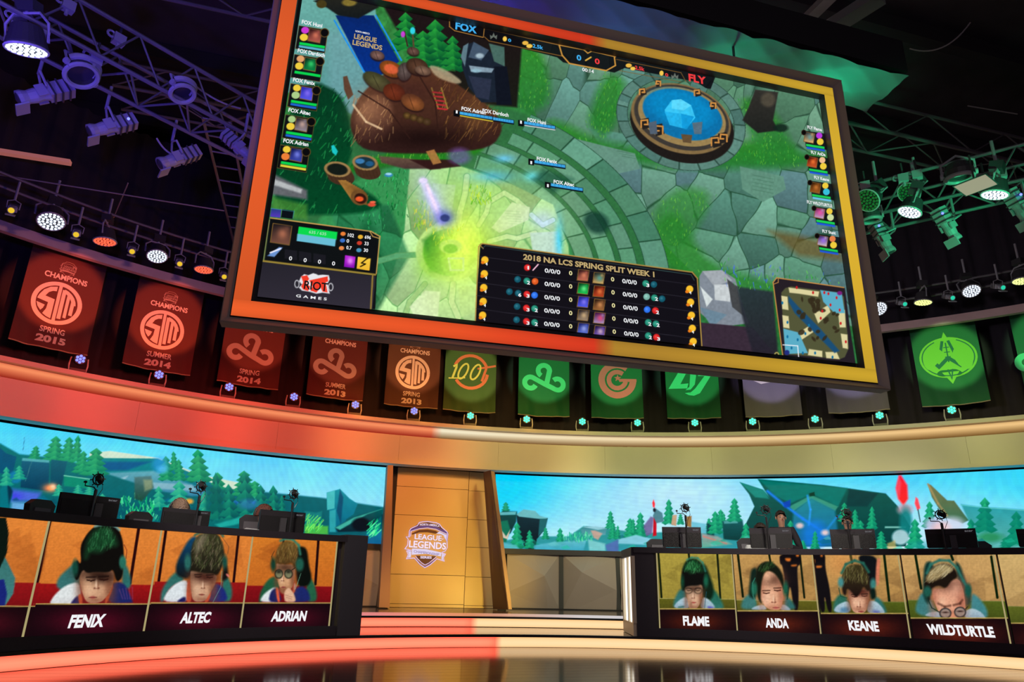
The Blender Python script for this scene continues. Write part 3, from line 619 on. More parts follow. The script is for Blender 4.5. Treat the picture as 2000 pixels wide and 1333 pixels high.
c.poly([(1185, 97), (1200, 97), (1240, 160), (1245, 250), (1215, 295), (1180, 250), (1165, 180)], (240, 44, 66), 1, 5, (250, 60, 60)).poly([(1185, 100), (1200, 140), (1190, 240), (1168, 190)], (255, 110, 130), .6, 5)
c.ell(1225, 320, 50, 35, (190, 160, 170), .9, 8).ell(1230, 400, 40, 90, (30, 120, 120), .9, 8).poly([(1295, 238), (1310, 250), (1325, 310), (1305, 325), (1288, 280)], (255, 90, 100), 1, 3).line([(1310, 320), (1325, 400)], 6, (30, 60, 60))
c.ell(1195, 500, 55, 50, (165, 195, 200), 1, 5).ell(1410, 420, 60, 50, (190, 190, 215), .9, 12).ell(1530, 420, 80, 50, (200, 205, 220), .9, 12).ell(1460, 440, 60, 40, (235, 200, 200), .7, 10).ell(705, 470, 24, 18, (235, 205, 200), .9, 6).ell(540, 425, 24, 18, (230, 200, 200), .9, 5)
c.poly([(1590, 285), (1700, 300), (2000, 320), (2900, 300), (2900, 700), (1690, 700), (1650, 420)], (16, 110, 104), .6, 4, (40, 130, 110)).line([(1590, 290), (1720, 305), (2000, 325)], 6, (110, 190, 190), .9)
c.ell(1500, 560, 220, 40, (70, 160, 170), .7, 12).ell(1780, 500, 80, 30, (50, 130, 80), .7, 8).poly([(1110, 540), (1160, 520), (1170, 575), (1110, 580)], (200, 180, 120), .7, 4)
c.fr()
for k in range(60):
    r = c.rng; x, y = 1000+r.rand()*1250, 1048+r.rand()*28; q = 6+r.rand()*14
    c.poly([(x, y), (x+q, y-q*.4), (x+q*1.6, y+2), (x+q*.5, y+q*.3)], [(60, 180, 150), (120, 190, 190), (40, 140, 120), (24, 100, 110)][k % 4], .5, 1.5)
c.noise(.025, 9, seed=9); c.punch(); c.C *= (1-.05*(np.floor(c.Y/1.6) % 2))[:, None]
c.mesh('led_screen', m_led, tR)

# ---------------------------------------------------------------- faceted walls under the video walls
m_fac = mat('faceted_panel', (.46, .40, .34), .6, noise=.05, nscale=2); m_post = mat('panel_post', (.045, .05, .045), .6)
SQ = Cyl((CX, CY), 14.86)
def facet(parent, u0, u1, flip):
    p = [(0, 1, 0), (1, 1, 0), (1, 0, 0), (0, 0, 0), (.68, .60, .34), (0, .28, .12), (.78, 0, .04), (.48, 1, .05)]; f = [(0, 5, 4), (0, 4, 7), (7, 4, 1), (1, 4, 2), (4, 6, 2), (4, 5, 6), (5, 3, 6)]
    if flip: p = [(1-x if 1 else x, (y if y in (0, 1) else y+.08), l) for x, y, l in p]; f = [t[::-1] for t in f]
    V = [SQ.P(u0+(u1-u0)*x, .365+1.17*y, l).reshape(3) for x, y, l in p]
    MB().add(V, [t[::-1] for t in f]).build('faceted_panel', m_fac, parent)
def lower_wall(name, label, ua, ub, step, u_first):
    w = thing(name, label, None, tuple(SQ.P((ua+ub)/2, .34).reshape(3)), kind='structure'); us = []; u = u_first
    while u > ua: u -= step
    k = 0
    while u < ub:
        a, b = max(u, ua), min(u+step, ub)
        if b-a > .2: facet(w, a+.05, b-.05, k % 2); MB().solid(SQ, b-.05, b+.05, .35, 1.54, -.1, .03).build('post', m_post, w)
        u += step; k += 1
    MB().solid(SQ, ua, ub, .34, .365, -.1, .06, 20).build('plinth', black, w); MB().solid(SQ, ua, ub, .345, 1.54, -.16, -.1, 20).build('backing', black, w)
u1 = SQ.uv(985, 1140)[0]; u2 = SQ.uv(1096, 1140)[0]
lower_wall('wall_lower_right', 'faceted wall below the right video wall', u1, SQ.r*radians(62), u2-u1, u1)
ue = SQ.uv(742, 1140)[0]
lower_wall('wall_lower_left', 'faceted wall below the left video wall', SQ.r*radians(-62), ue, u2-u1, ue)
# ---------------------------------------------------------------- player desks with curved display fronts
m_desk = mat('desk_black', (.04, .034, .046), .55, noise=.15, nscale=40)
m_edge = mat('desk_edge', (.07, .07, .085), .5)
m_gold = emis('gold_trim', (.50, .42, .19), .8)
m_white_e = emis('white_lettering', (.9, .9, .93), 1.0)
SD = Cyl((2.85, 3.72), 6.97); ZD = 1.455; ZS0 = .30          # desk front, desk top, bottom of the displays
RAIL = [(96, 1015), (316, 1031), (494, 1043), (659, 1052)]
NAMEFONT = .018
def feed_bg(c, x0, x1, y0, yb, base, dark, seat, seaty, bars, line=None):
    """stage wall as the player cameras see it: faceted panels, dark joints and the low seat wall"""
    c.poly([(x0-40, y0-40), (x1+60, y0-40), (x1+60, yb+10), (x0-60, yb+10)], base[0], 1, 1, base[1])
    w = x1-x0; r = np.random.RandomState(abs(int(x0)))
    for k in range(9):
        a = x0+w*r.rand(); b = y0+(yb-y0)*(.2+.7*r.rand()); q = w*(.15+.25*r.rand())
        c.poly([(a, b), (a+q, b-q*.5), (a+q*1.1, b+q*.5)], base[2], .35, 3)
    for (a, b, t, b2, wd) in bars: c.line([(a, t), (b, b2)], wd, dark, 1, 1.2)
    c.poly([(x0-60, seaty), (x1+60, seaty+(x1-x0)*.02), (x1+60, yb+20), (x0-60, yb+20)], seat[0], 1, 1.5, seat[1])
    if line: c.line([(x0-60, seaty), (x1+60, seaty+(x1-x0)*.02)], 1.5, line, .8)
TEAL, TEALD, TEALL = (30, 96, 84), (8, 40, 34), (92, 150, 150)
def chair_wings(c, L, R_): 
    for P in (L, R_): c.poly(P, (38, 104, 98), 1, 2.5, (74, 128, 128)) if P else None
def hair_strands(c, pts, n, cols, seed=1, lean=0, h=10, w=1.0): c.speck(pts, int(n*1.8), w*.9, h*.62, cols, seed, .38, lean, 1.8)
def face(c, P, skin=(214, 164, 128), shade=(120, 66, 44)):
    c.poly(P, skin, 1, 2.0)
    A = np.array(P, float); cx, cy = A.mean(0); w, h = np.ptp(A[:, 0]), np.ptp(A[:, 1])
    c.glow(cx+w*.42, cy+h*.1, w*.2, h*.5, shade, .75).glow(cx-w*.46, cy+h*.1, w*.14, h*.5, shade, .6).glow(cx, cy-h*.30, w*.55, h*.17, tuple(v*.5 for v in shade), .8).glow(cx-w*.18, cy+h*.14, w*.12, h*.12, (246, 204, 168), .45).glow(cx+w*.16, cy+h*.14, w*.1, h*.1, (240, 190, 150), .3).glow(cx, cy+h*.42, w*.3, h*.08, shade, .5)
def eyes(c, xl, yl, xr, yr, w, col=(40, 16, 12), brow=(26, 12, 10), sl=0):
    for x, y in ((xl, yl), (xr, yr)):
        c.line([(x-w, y), (x, y+w*.22), (x+w, y)], w*.34, col, .95).line([(x-w*1.15, y-w*.65), (x+w*1.15, y-w*.75)], w*.36, brow, .8, 2)
def nosemouth(c, nx, ny, mx_, my, w, lip=(176, 84, 74)):
    c.glow(nx+w*.35, ny-w*.7, w*.22, w*1.0, (120, 66, 46), .5).glow(nx-w*.08, ny-w*.9, w*.28, w*1.1, (250, 212, 180), .7).glow(nx, ny+w*.12, w*.6, w*.14, (110, 56, 40), .55).glow(nx-w*.5, ny, w*.25, w*.2, (90, 40, 28), .8).glow(nx+w*.5, ny, w*.25, w*.2, (90, 40, 28), .8)
    c.poly([(mx_-w*1.1, my), (mx_-w*.3, my-w*.3), (mx_+w*.3, my-w*.3), (mx_+w*1.1, my), (mx_, my+w*.45)], lip, .9, 2).line([(mx_-w, my), (mx_+w, my)], w*.16, (90, 30, 30), .8)
def desk_panel(desk, xa, xb, painter, name, tx, nu, label, lean=0, nv=150, name_shear=.12, strip_glow=(70, 14, 24), bold=.03):
    """one display module between two gold rails, xa/xb are the photo x of its upper corners"""
    ua, ub = SD.uv(xa, 1040)[0], SD.uv(xb, 1060)[0]
    c = Canvas(SD, lambda V: (ua, ub), ZS0, ZD-.085, nu, nv, .002, (24, 6, 12)); c.organic = True; painter(c); c.noise(.05, 3, seed=5); c.C *= (1-.04*(np.floor(c.Y/1.7) % 2))[:, None]
    t = c.mesh('display_panel', m_led, desk, label)
    return ua, ub
def name_plate(c, x0, x1, yt, ybm, col, glowc, gold=True):
    """dark strip that carries the player's name"""
    c.poly([(x0-30, yt), (x1+30, yt+(0)), (x1+30, ybm+60), (x0-30, ybm+60)], col, 1, 1)
    c.glow((x0+x1)/2, (yt+ybm)/2+4, (x1-x0)*.36, (ybm-yt)*.42, glowc, .95)
    c.line([(x0-30, yt), (x1+30, yt)], 2, (196, 168, 92), .95)
def dotted_black(c):
    idx = np.nonzero(c.B < .0)[0]

OR = ((236, 140, 58), (206, 112, 42), (176, 92, 34))
def p_far_left(c):
    feed_bg(c, -120, 97, 1005, 1190, OR, (40, 8, 10), ((150, 20, 24), (110, 12, 18)), 1136, [(98, 72, 1016, 1140, 7)])
    c.poly([(-30, 1100), (8, 1085), (30, 1130), (26, 1160), (6, 1190), (-40, 1190)], (52, 112, 108), 1, 2, (70, 130, 130))
    c.poly([(-40, 1010), (12, 1012), (17, 1040), (14, 1080), (0, 1110), (-40, 1120)], (10, 22, 16), 1, 2).poly([(-40, 1140), (8, 1132), (14, 1160), (8, 1190), (-40, 1190)], (24, 36, 120), 1, 2)
    name_plate(c, -120, 60, 1185, 1240, (22, 6, 12), (70, 12, 24))
def p_one(c):
    feed_bg(c, 97, 316, 1010, 1190, OR, (40, 8, 10), ((160, 20, 22), (104, 10, 16)), 1140, [(101, 73, 1016, 1140, 8), (272, 254, 1026, 1140, 6)])
    c.fr(0, 980, 3.776)
    c.poly([(410, 640), (430, 560), (520, 480), (560, 440), (600, 600), (560, 700)], (44, 110, 106), 1, 6, (60, 116, 116)).poly([(900, 480), (935, 470), (965, 560), (965, 640), (900, 650)], (44, 110, 106), 1, 6)
    c.poly([(355, 770), (400, 690), (480, 620), (590, 588), (600, 770)], (226, 232, 232), 1, 4).poly([(510, 765), (560, 700), (590, 695), (590, 765)], (30, 34, 96), 1, 4)
    c.poly([(820, 610), (880, 590), (930, 620), (980, 740), (975, 750), (790, 755)], (24, 36, 100), 1, 5)
    for k in range(5): c.line([(880+k*24, 650-k*4), (905+k*18, 720)], 5, (150, 80, 140), .5, 3)
    c.poly([(575, 690), (600, 680), (610, 755), (585, 760)], (245, 92, 52), 1, 3).poly([(800, 640), (830, 600), (835, 640), (790, 750), (770, 752)], (245, 92, 52), 1, 3)
    face(c, [(600, 470), (700, 520), (840, 500), (838, 600), (800, 690), (740, 750), (640, 752), (600, 660), (585, 560)])
    c.glow(740, 560, 110, 45, (30, 14, 10), .85).glow(650, 620, 40, 60, (232, 180, 140), .4)
    c.poly([(600, 470), (590, 330), (640, 240), (700, 180), (800, 165), (870, 190), (905, 280), (915, 400), (905, 560), (860, 600), (835, 500), (800, 525), (700, 520), (640, 530), (610, 500), (570, 590), (545, 560), (560, 420)], (14, 12, 10), 1, 3)
    c.poly([(620, 420), (650, 270), (720, 190), (800, 190), (850, 260), (870, 330), (800, 330), (740, 380), (660, 370), (640, 420)], (24, 80, 44), .8, 14)
    hair_strands(c, [(620, 400), (660, 260), (720, 190), (820, 190), (860, 290), (800, 350), (700, 370)], 70, [(60, 150, 84), (16, 60, 30), (90, 190, 120), (10, 30, 16)], 1, .2, 12)
    c.line([(700, 185), (740, 172), (790, 168), (850, 182), (880, 210)], 16, (120, 170, 164), .9, 4)
    c.ell(905, 450, 26, 50, (40, 110, 92), 1, 4).ell(555, 490, 22, 60, (20, 70, 56), 1, 5).line([(915, 320), (935, 360), (930, 420)], 5, (120, 40, 30), .9)
    eyes(c, 672, 580, 765, 575, 30); nosemouth(c, 712, 640, 685, 708, 30)
    c.fr(); name_plate(c, 60, 290, 1180.5, 1240, (20, 6, 12), (84, 10, 30))
def p_two(c):
    feed_bg(c, 316, 494, 1020, 1190, OR, (30, 6, 8), ((156, 22, 22), (100, 10, 16)), 1136, [(325, 310, 1030, 1136, 5.5), (467, 456, 1036, 1140, 5)])
    c.fr(240, 980, 4.545)
    c.poly([(330, 890), (345, 780), (420, 670), (480, 620), (560, 700), (420, 760), (360, 890)], (40, 104, 96), 1, 6, (60, 116, 112)).poly([(880, 700), (930, 660), (968, 760), (970, 840), (950, 890), (880, 890)], (40, 108, 96), 1, 6)
    c.poly([(470, 550), (580, 340), (650, 300), (680, 420), (600, 700), (470, 660)], (14, 70, 110), 1, 6, (10, 20, 24)).poly([(900, 540), (930, 580), (940, 680), (870, 720)], (12, 14, 14), 1, 6)
    c.poly([(345, 895), (400, 790), (480, 720), (580, 690), (600, 895)], (222, 230, 234), 1, 4).poly([(470, 895), (530, 850), (560, 850), (560, 895)], (26, 28, 90), 1, 4).poly([(790, 740), (850, 730), (910, 790), (935, 890), (740, 895)], (26, 40, 120), 1, 5)
    c.poly([(572, 710), (600, 690), (612, 895), (560, 895)], (240, 92, 58), 1, 3).poly([(760, 760), (792, 740), (780, 850), (750, 895), (720, 895)], (240, 92, 58), 1, 3)
    face(c, [(600, 590), (640, 620), (840, 640), (820, 740), (770, 820), (730, 890), (620, 892), (598, 760)], (206, 160, 128))
    c.glow(740, 680, 90, 45, (60, 22, 16), .7)
    c.poly([(600, 560), (600, 470), (620, 360), (680, 290), (770, 270), (850, 290), (890, 380), (905, 480), (880, 590), (840, 660), (790, 640), (740, 640), (680, 630), (630, 620), (590, 620)], (58, 56, 34), 1, 4, (26, 22, 14))
    hair_strands(c, [(615, 560), (620, 380), (690, 300), (850, 300), (890, 400), (890, 520), (840, 600), (700, 600)], 150, [(170, 150, 124), (96, 112, 60), (40, 52, 26), (140, 132, 90), (70, 90, 50)], 2, .25, 14)
    c.poly([(640, 380), (690, 300), (760, 290), (700, 420), (650, 470)], (170, 148, 128), .5, 12)
    c.line([(640, 300), (700, 268), (790, 262), (860, 270), (890, 310)], 18, (40, 100, 86), .95, 4).ell(575, 540, 28, 70, (40, 104, 96), 1, 5).ell(905, 540, 22, 60, (24, 74, 62), 1, 5).line([(860, 290), (940, 400), (930, 470)], 5, (90, 60, 40), .8).line([(880, 620), (870, 760), (800, 895)], 4, (110, 180, 160), .8)
    eyes(c, 668, 668, 772, 672, 26); nosemouth(c, 712, 770, 700, 828, 26, (150, 74, 60)); c.poly([(915, 640), (940, 650), (945, 676), (920, 660)], (240, 130, 120), 1, 3)
    c.fr(); name_plate(c, 285, 484, 1178.5, 1232, (20, 6, 12), (84, 10, 30))
def p_three(c):
    feed_bg(c, 494, 659, 1040, 1190, ((226, 134, 44), (186, 92, 28), (150, 74, 24)), (30, 6, 8), ((140, 14, 22), (90, 8, 14)), 1144, [(555, 552, 1040, 1080, 4), (622, 616, 1054, 1142, 5), (470, 466, 1040, 1140, 5)])
    c.fr(240, 980, 4.545)
    c.poly([(1205, 895), (1220, 800), (1290, 690), (1360, 660), (1400, 780), (1290, 830), (1230, 895)], (30, 90, 60), 1, 5).poly([(1640, 640), (1700, 730), (1725, 830), (1715, 892), (1620, 892)], (34, 96, 66), 1, 5)
    c.poly([(1530, 420), (1580, 395), (1635, 420), (1650, 560), (1680, 680), (1640, 760), (1540, 760)], (8, 14, 10), 1, 5)
    c.poly([(1205, 895), (1260, 810), (1370, 745), (1400, 895)], (224, 232, 234), 1, 4).poly([(1310, 800), (1365, 760), (1420, 895), (1290, 895)], (26, 32, 92), 1, 4).poly([(1530, 770), (1600, 750), (1650, 800), (1670, 895), (1450, 895)], (26, 38, 104), 1, 5)
    c.poly([(1355, 770), (1375, 760), (1398, 895), (1372, 895)], (242, 96, 60), 1, 3).poly([(1510, 700), (1535, 730), (1530, 800), (1505, 830)], (242, 96, 60), 1, 3).poly([(1520, 720), (1535, 745), (1520, 800)], (240, 240, 240), .8, 3)
    face(c, [(1360, 540), (1420, 560), (1530, 560), (1525, 680), (1500, 780), (1430, 800), (1385, 760), (1365, 640)], (212, 160, 116))
    c.poly([(1385, 760), (1500, 780), (1480, 830), (1400, 820)], (150, 96, 66), 1, 4)
    c.poly([(1350, 540), (1360, 440), (1400, 370), (1460, 345), (1530, 370), (1560, 440), (1545, 560), (1520, 600), (1500, 540), (1450, 560), (1420, 555), (1390, 560)], (112, 84, 38), 1, 4, (74, 48, 22))
    hair_strands(c, [(1360, 530), (1370, 440), (1420, 370), (1520, 370), (1550, 470), (1530, 540)], 80, [(150, 120, 60), (84, 70, 28), (170, 140, 80), (56, 40, 18)], 3, .1, 14)
    c.line([(1400, 350), (1440, 332), (1510, 340), (1560, 390), (1575, 470)], 20, (50, 120, 100), .95, 4).ell(1570, 560, 36, 60, (30, 90, 74), 1, 5).ell(1335, 560, 22, 60, (20, 60, 44), 1, 5).line([(1345, 440), (1320, 490), (1335, 540)], 5, (30, 30, 20), .8).line([(1580, 640), (1550, 730), (1530, 780)], 4, (120, 190, 160), .8)
    for x in (1385, 1470): c.ell(x, 645, 38, 42, (16, 18, 14), .95, 2).ell(x, 645, 30, 34, (150, 150, 110), .8, 3).glow(x, 625, 26, 16, (20, 20, 16), .8)
    c.line([(1500, 610), (1530, 590)], 6, (14, 14, 12)); nosemouth(c, 1418, 705, 1425, 762, 20, (150, 60, 60))
    c.poly([(1435, 800), (1460, 770), (1480, 770), (1520, 820), (1540, 895), (1440, 895), (1430, 850)], (226, 180, 146), 1, 3).line([(1440, 830), (1500, 850)], 4, (150, 90, 70), .7).line([(1445, 850), (1500, 868)], 4, (150, 90, 70), .7)
    c.fr(); name_plate(c, 475, 652, 1178.5, 1228, (20, 6, 12), (80, 10, 28))
OL = ((186, 166, 70), (150, 132, 52), (120, 104, 40)); OL2 = ((206, 160, 92), (170, 128, 70), (136, 100, 56))
def jersey_white(c, P): c.poly(P, (176, 204, 214), 1, 3, (150, 180, 200))
def p_four(c):
    feed_bg(c, 1282, 1428, 1070, 1192, OL, (14, 26, 8), ((96, 94, 26), (62, 62, 18)), 1169, [(1286, 1292, 1082, 1168, 4), (1345, 1347, 1080, 1100, 4), (1401, 1407, 1084, 1170, 4)], (170, 160, 90))
    c.fr(1260, 1050, 5.263)
    c.poly([(285, 730), (300, 640), (350, 540), (420, 520), (430, 700)], (40, 110, 106), 1, 6, (60, 120, 120)).poly([(640, 520), (720, 540), (800, 680), (810, 740), (680, 740)], (24, 90, 66), 1, 6, (50, 120, 110))
    c.poly([(560, 270), (620, 280), (660, 380), (710, 520), (690, 640), (600, 660), (560, 500)], (8, 34, 20), 1, 6)
    jersey_white(c, [(285, 730), (330, 660), (430, 600), (470, 740)]); jersey_white(c, [(590, 610), (660, 640), (740, 740), (560, 740)])
    c.poly([(640, 710), (680, 710), (720, 742), (650, 742)], (90, 90, 190), .9, 4).poly([(340, 715), (400, 705), (400, 725), (340, 728)], (30, 90, 80), .9, 4)
    face(c, [(410, 500), (480, 490), (590, 480), (590, 600), (560, 700), (520, 742), (450, 742), (430, 620)], (214, 172, 140)); c.glow(470, 680, 20, 60, (120, 70, 50), .5)
    c.poly([(375, 340), (420, 240), (500, 215), (570, 250), (600, 330), (620, 470), (610, 540), (590, 480), (540, 500), (480, 500), (420, 510), (390, 560), (370, 500)], (12, 12, 10), 1, 4)
    c.poly([(395, 340), (430, 250), (500, 225), (560, 260), (600, 360), (520, 340), (470, 370), (440, 340)], (20, 92, 44), .85, 12)
    hair_strands(c, [(400, 340), (440, 250), (550, 250), (590, 350), (500, 360)], 60, [(60, 150, 84), (12, 60, 26), (100, 190, 120), (10, 30, 14)], 1, .1, 10)
    c.line([(430, 232), (480, 208), (540, 215), (590, 260), (620, 350)], 13, (50, 130, 112), .95, 4).ell(625, 450, 24, 60, (24, 96, 70), 1, 5).ell(385, 460, 16, 60, (16, 70, 48), 1, 5).line([(630, 560), (610, 740)], 5, (30, 90, 110), .9)
    for x in (445, 545): c.ell(x, 550, 40, 34, (30, 22, 16), .9, 2).ell(x, 552, 34, 28, (190, 150, 118), .8, 3)
    eyes(c, 450, 545, 540, 545, 20); nosemouth(c, 495, 625, 500, 672, 24, (200, 84, 74))
    c.fr(); name_plate(c, 1284, 1436, 1190, 1232, (20, 7, 12), (88, 28, 14))
def referee_silhouette(c, pts): c.poly(pts, (16, 12, 16), 1, 3)
def p_five(c):
    feed_bg(c, 1428, 1585, 1074, 1196, OL2, (14, 26, 8), ((100, 96, 28), (62, 62, 18)), 1172, [(1441, 1451, 1082, 1166, 4.5), (1502, 1505, 1082, 1100, 4), (1562, 1571, 1082, 1168, 4)], (170, 160, 90))
    c.fr(1260, 1050, 5.263)
    referee_silhouette(c, [(1380, 170), (1600, 170), (1600, 280), (1560, 300), (1580, 600), (1570, 760), (1530, 760), (1490, 460), (1460, 700), (1430, 400), (1410, 290), (1385, 270)])
    for p in ([(1435, 215), (1500, 215), (1490, 250), (1450, 245)], [(1500, 285), (1560, 280), (1555, 298), (1505, 300)], [(1550, 180), (1580, 176), (1580, 200), (1555, 200)]): c.poly(p, (226, 118, 40), 1, 4)
    c.poly([(980, 742), (1000, 640), (1060, 590), (1120, 560), (1160, 742)], (60, 120, 116), 1, 6).poly([(1440, 600), (1500, 640), (1560, 742), (1420, 742)], (44, 106, 104), 1, 6).poly([(1090, 330), (1150, 310), (1160, 460), (1140, 640), (1060, 610), (1075, 460)], (10, 34, 26), 1, 6)
    jersey_white(c, [(1080, 745), (1130, 710), (1220, 690), (1260, 750)]); jersey_white(c, [(1400, 690), (1450, 700), (1510, 755), (1380, 750)])
    face(c, [(1180, 540), (1200, 430), (1250, 350), (1320, 350), (1380, 430), (1420, 560), (1410, 700), (1390, 750), (1290, 750), (1215, 700)], (236, 176, 140), (170, 100, 74)); c.glow(1230, 640, 60, 70, (240, 190, 160), .6).glow(1255, 400, 50, 60, (244, 188, 150), .8)
    c.poly([(1140, 330), (1190, 270), (1250, 245), (1320, 265), (1380, 320), (1420, 400), (1430, 560), (1390, 450), (1330, 370), (1260, 340), (1220, 370), (1195, 470), (1185, 620), (1200, 690), (1160, 640), (1140, 500)], (16, 22, 12), 1, 4)
    hair_strands(c, [(1150, 340), (1200, 275), (1300, 260), (1340, 300), (1260, 330), (1200, 360)], 50, [(50, 96, 44), (20, 50, 20), (80, 120, 60)], 4, .4, 9)
    c.ell(1120, 530, 32, 70, (30, 104, 80), 1, 5).ell(1445, 530, 26, 70, (24, 90, 66), 1, 5).line([(1130, 420), (1105, 470), (1110, 600), (1140, 690)], 8, (50, 130, 110), .9).line([(1470, 560), (1460, 640)], 10, (20, 70, 50))
    eyes(c, 1245, 572, 1360, 545, 32, (60, 22, 16), (50, 24, 16)); nosemouth(c, 1322, 668, 1345, 725, 34, (206, 104, 96))
    c.fr(); name_plate(c, 1438, 1602, 1194, 1238, (20, 7, 12), (92, 30, 16))
def p_six(c):
    feed_bg(c, 1585, 1753, 1076, 1200, OL2, (10, 30, 10), ((84, 96, 26), (56, 66, 18)), 1174, [(1661, 1664, 1084, 1100, 5), (1727, 1737, 1086, 1176, 5)], (120, 120, 60))
    c.glow(1640, 1100, 30, 30, (226, 150, 80), .6)
    c.fr(1580, 1050, 4.71)
    referee_silhouette(c, [(25, 130), (150, 130), (150, 290), (190, 460), (215, 690), (175, 690), (140, 520), (150, 690), (105, 690), (70, 460), (40, 290)])
    for p in ([(65, 262), (120, 262), (115, 280), (70, 284)], [(40, 205), (55, 205), (55, 240), (42, 236)], [(105, 160), (125, 158), (125, 180), (108, 180)]): c.poly(p, (226, 118, 40), 1, 4)
    c.poly([(440, 160), (620, 170), (640, 300), (600, 470), (560, 540), (500, 300)], (14, 18, 22), 1, 4).poly([(620, 200), (660, 190), (650, 300), (645, 440), (610, 450)], (214, 124, 92), 1, 4)
    c.poly([(220, 690), (230, 590), (280, 520), (360, 560), (370, 700)], (34, 100, 76), 1, 6, (60, 120, 116)).poly([(600, 540), (660, 570), (710, 660), (714, 705), (600, 705)], (44, 110, 106), 1, 6)
    jersey_white(c, [(218, 690), (260, 620), (370, 580), (390, 700)]); jersey_white(c, [(545, 580), (620, 590), (680, 650), (706, 710), (530, 705)]); c.poly([(290, 650), (370, 640), (370, 695), (290, 690)], (60, 120, 160), .7, 6).poly([(590, 670), (650, 680), (650, 706), (590, 704)], (70, 80, 170), .7, 6)
    face(c, [(358, 480), (420, 470), (520, 480), (555, 490), (550, 600), (520, 700), (410, 700), (370, 600)], (228, 172, 140)); c.glow(465, 510, 80, 36, (90, 30, 22), .7)
    c.poly([(300, 420), (310, 320), (360, 260), (440, 245), (510, 270), (550, 340), (565, 480), (540, 500), (500, 450), (470, 520), (430, 560), (390, 500), (350, 470), (340, 540), (310, 520)], (60, 52, 26), 1, 4, (28, 16, 14))
    hair_strands(c, [(305, 420), (320, 320), (380, 265), (500, 275), (550, 360), (540, 440), (420, 400)], 110, [(130, 124, 66), (84, 84, 40), (50, 44, 20), (150, 140, 90)], 5, .1, 13)
    c.line([(300, 330), (340, 250), (420, 215), (500, 240), (550, 320)], 22, (36, 100, 84), .95, 4).ell(293, 415, 26, 44, (70, 140, 140), 1, 5).ell(590, 430, 26, 48, (60, 130, 124), 1, 5).line([(275, 470), (290, 540), (350, 560)], 8, (20, 70, 56), .9).poly([(560, 480), (610, 470), (620, 560), (570, 580)], (10, 30, 24), 1, 5)
    eyes(c, 420, 545, 510, 540, 24, (60, 20, 16)); nosemouth(c, 460, 640, 480, 684, 26, (160, 60, 56))
    c.fr(); name_plate(c, 1600, 1782, 1199, 1248, (20, 7, 12), (96, 30, 18))
def p_seven(c):
    feed_bg(c, 1753, 1940, 1078, 1212, ((214, 170, 106), (180, 138, 82), (146, 108, 62)), (10, 30, 10), ((86, 100, 30), (56, 70, 20)), 1172, [(1788, 1799, 1086, 1150, 5), (1858, 1861, 1086, 1094, 5), (1936, 1948, 1088, 1168, 5)], (130, 130, 70))
    c.fr(1580, 1050, 4.71)
    c.poly([(975, 690), (990, 600), (1040, 500), (1120, 560), (1180, 700), (1060, 730)], (56, 120, 120), 1, 6, (66, 128, 130)).poly([(1490, 510), (1560, 550), (1640, 660), (1645, 750), (1490, 740)], (66, 134, 140), 1, 6)
    c.poly([(1065, 240), (1120, 215), (1160, 300), (1110, 640), (1050, 560), (1050, 400)], (12, 50, 46), 1, 6).poly([(1340, 220), (1390, 250), (1440, 400), (1500, 560), (1470, 640), (1400, 600)], (14, 50, 44), 1, 6)
    jersey_white(c, [(1055, 725), (1110, 690), (1220, 680), (1230, 745)]); jersey_white(c, [(1430, 680), (1500, 650), (1590, 690), (1640, 765), (1430, 750)])
    face(c, [(1135, 480), (1200, 470), (1250, 480), (1300, 400), (1380, 380), (1420, 480), (1440, 620), (1440, 750), (1220, 745), (1170, 640), (1140, 560)], (232, 166, 134), (170, 96, 74)); c.glow(1350, 470, 60, 80, (240, 180, 150), .5)
    c.poly([(1060, 430), (1080, 350), (1130, 280), (1210, 240), (1290, 245), (1350, 300), (1370, 370), (1310, 400), (1260, 475), (1190, 440), (1110, 480), (1110, 600), (1075, 520)], (28, 20, 14), 1, 4)
    c.poly([(1070, 390), (1110, 310), (1200, 245), (1280, 250), (1330, 300), (1250, 340), (1200, 380), (1110, 410)], (186, 166, 120), 1, 8, (150, 126, 84))
    hair_strands(c, [(1075, 390), (1120, 310), (1210, 250), (1300, 265), (1330, 310), (1220, 380), (1110, 410)], 80, [(226, 212, 170), (130, 112, 70), (200, 180, 130), (90, 76, 44)], 6, .9, 14)
    c.line([(1085, 330), (1120, 250), (1200, 212), (1290, 215), (1360, 280), (1420, 400), (1460, 470)], 22, (46, 112, 100), .95, 4).ell(1090, 500, 34, 50, (30, 90, 76), 1, 5).ell(1465, 490, 30, 60, (24, 84, 72), 1, 5).line([(1090, 560), (1130, 650), (1200, 690)], 9, (14, 44, 36), .95)
    c.line([(1190, 610), (1250, 640), (1300, 630)], 12, (60, 28, 20), .85, 5).line([(1330, 625), (1390, 610), (1410, 580)], 12, (60, 28, 20), .85, 5)
    for x, y in ((1255, 700), (1390, 690)): c.ell(x, y, 56, 50, (24, 30, 34), .95, 2).ell(x, y, 45, 40, (176, 150, 136), .9, 3).glow(x, y-8, 30, 8, (40, 20, 18), .9)
    c.line([(1440, 660), (1460, 640)], 7, (20, 20, 24)).glow(1325, 720, 14, 26, (230, 150, 110), .8)
    c.fr(); name_plate(c, 1782, 1972, 1208, 1262, (22, 8, 12), (96, 30, 20))
def p_eight(c):
    feed_bg(c, 1940, 2140, 1080, 1216, ((214, 180, 116), (186, 148, 92), (150, 116, 68)), (10, 30, 10), ((96, 104, 34), (60, 70, 22)), 1184, [], (130, 130, 70))
    c.poly([(2030, 1200), (2040, 1150), (2080, 1130), (2120, 1150), (2130, 1200)], (60, 120, 116), 1, 3).ell(2082, 1130, 26, 36, (24, 22, 18), 1, 3)
    name_plate(c, 1972, 2180, 1218, 1270, (22, 8, 12), (90, 30, 20))

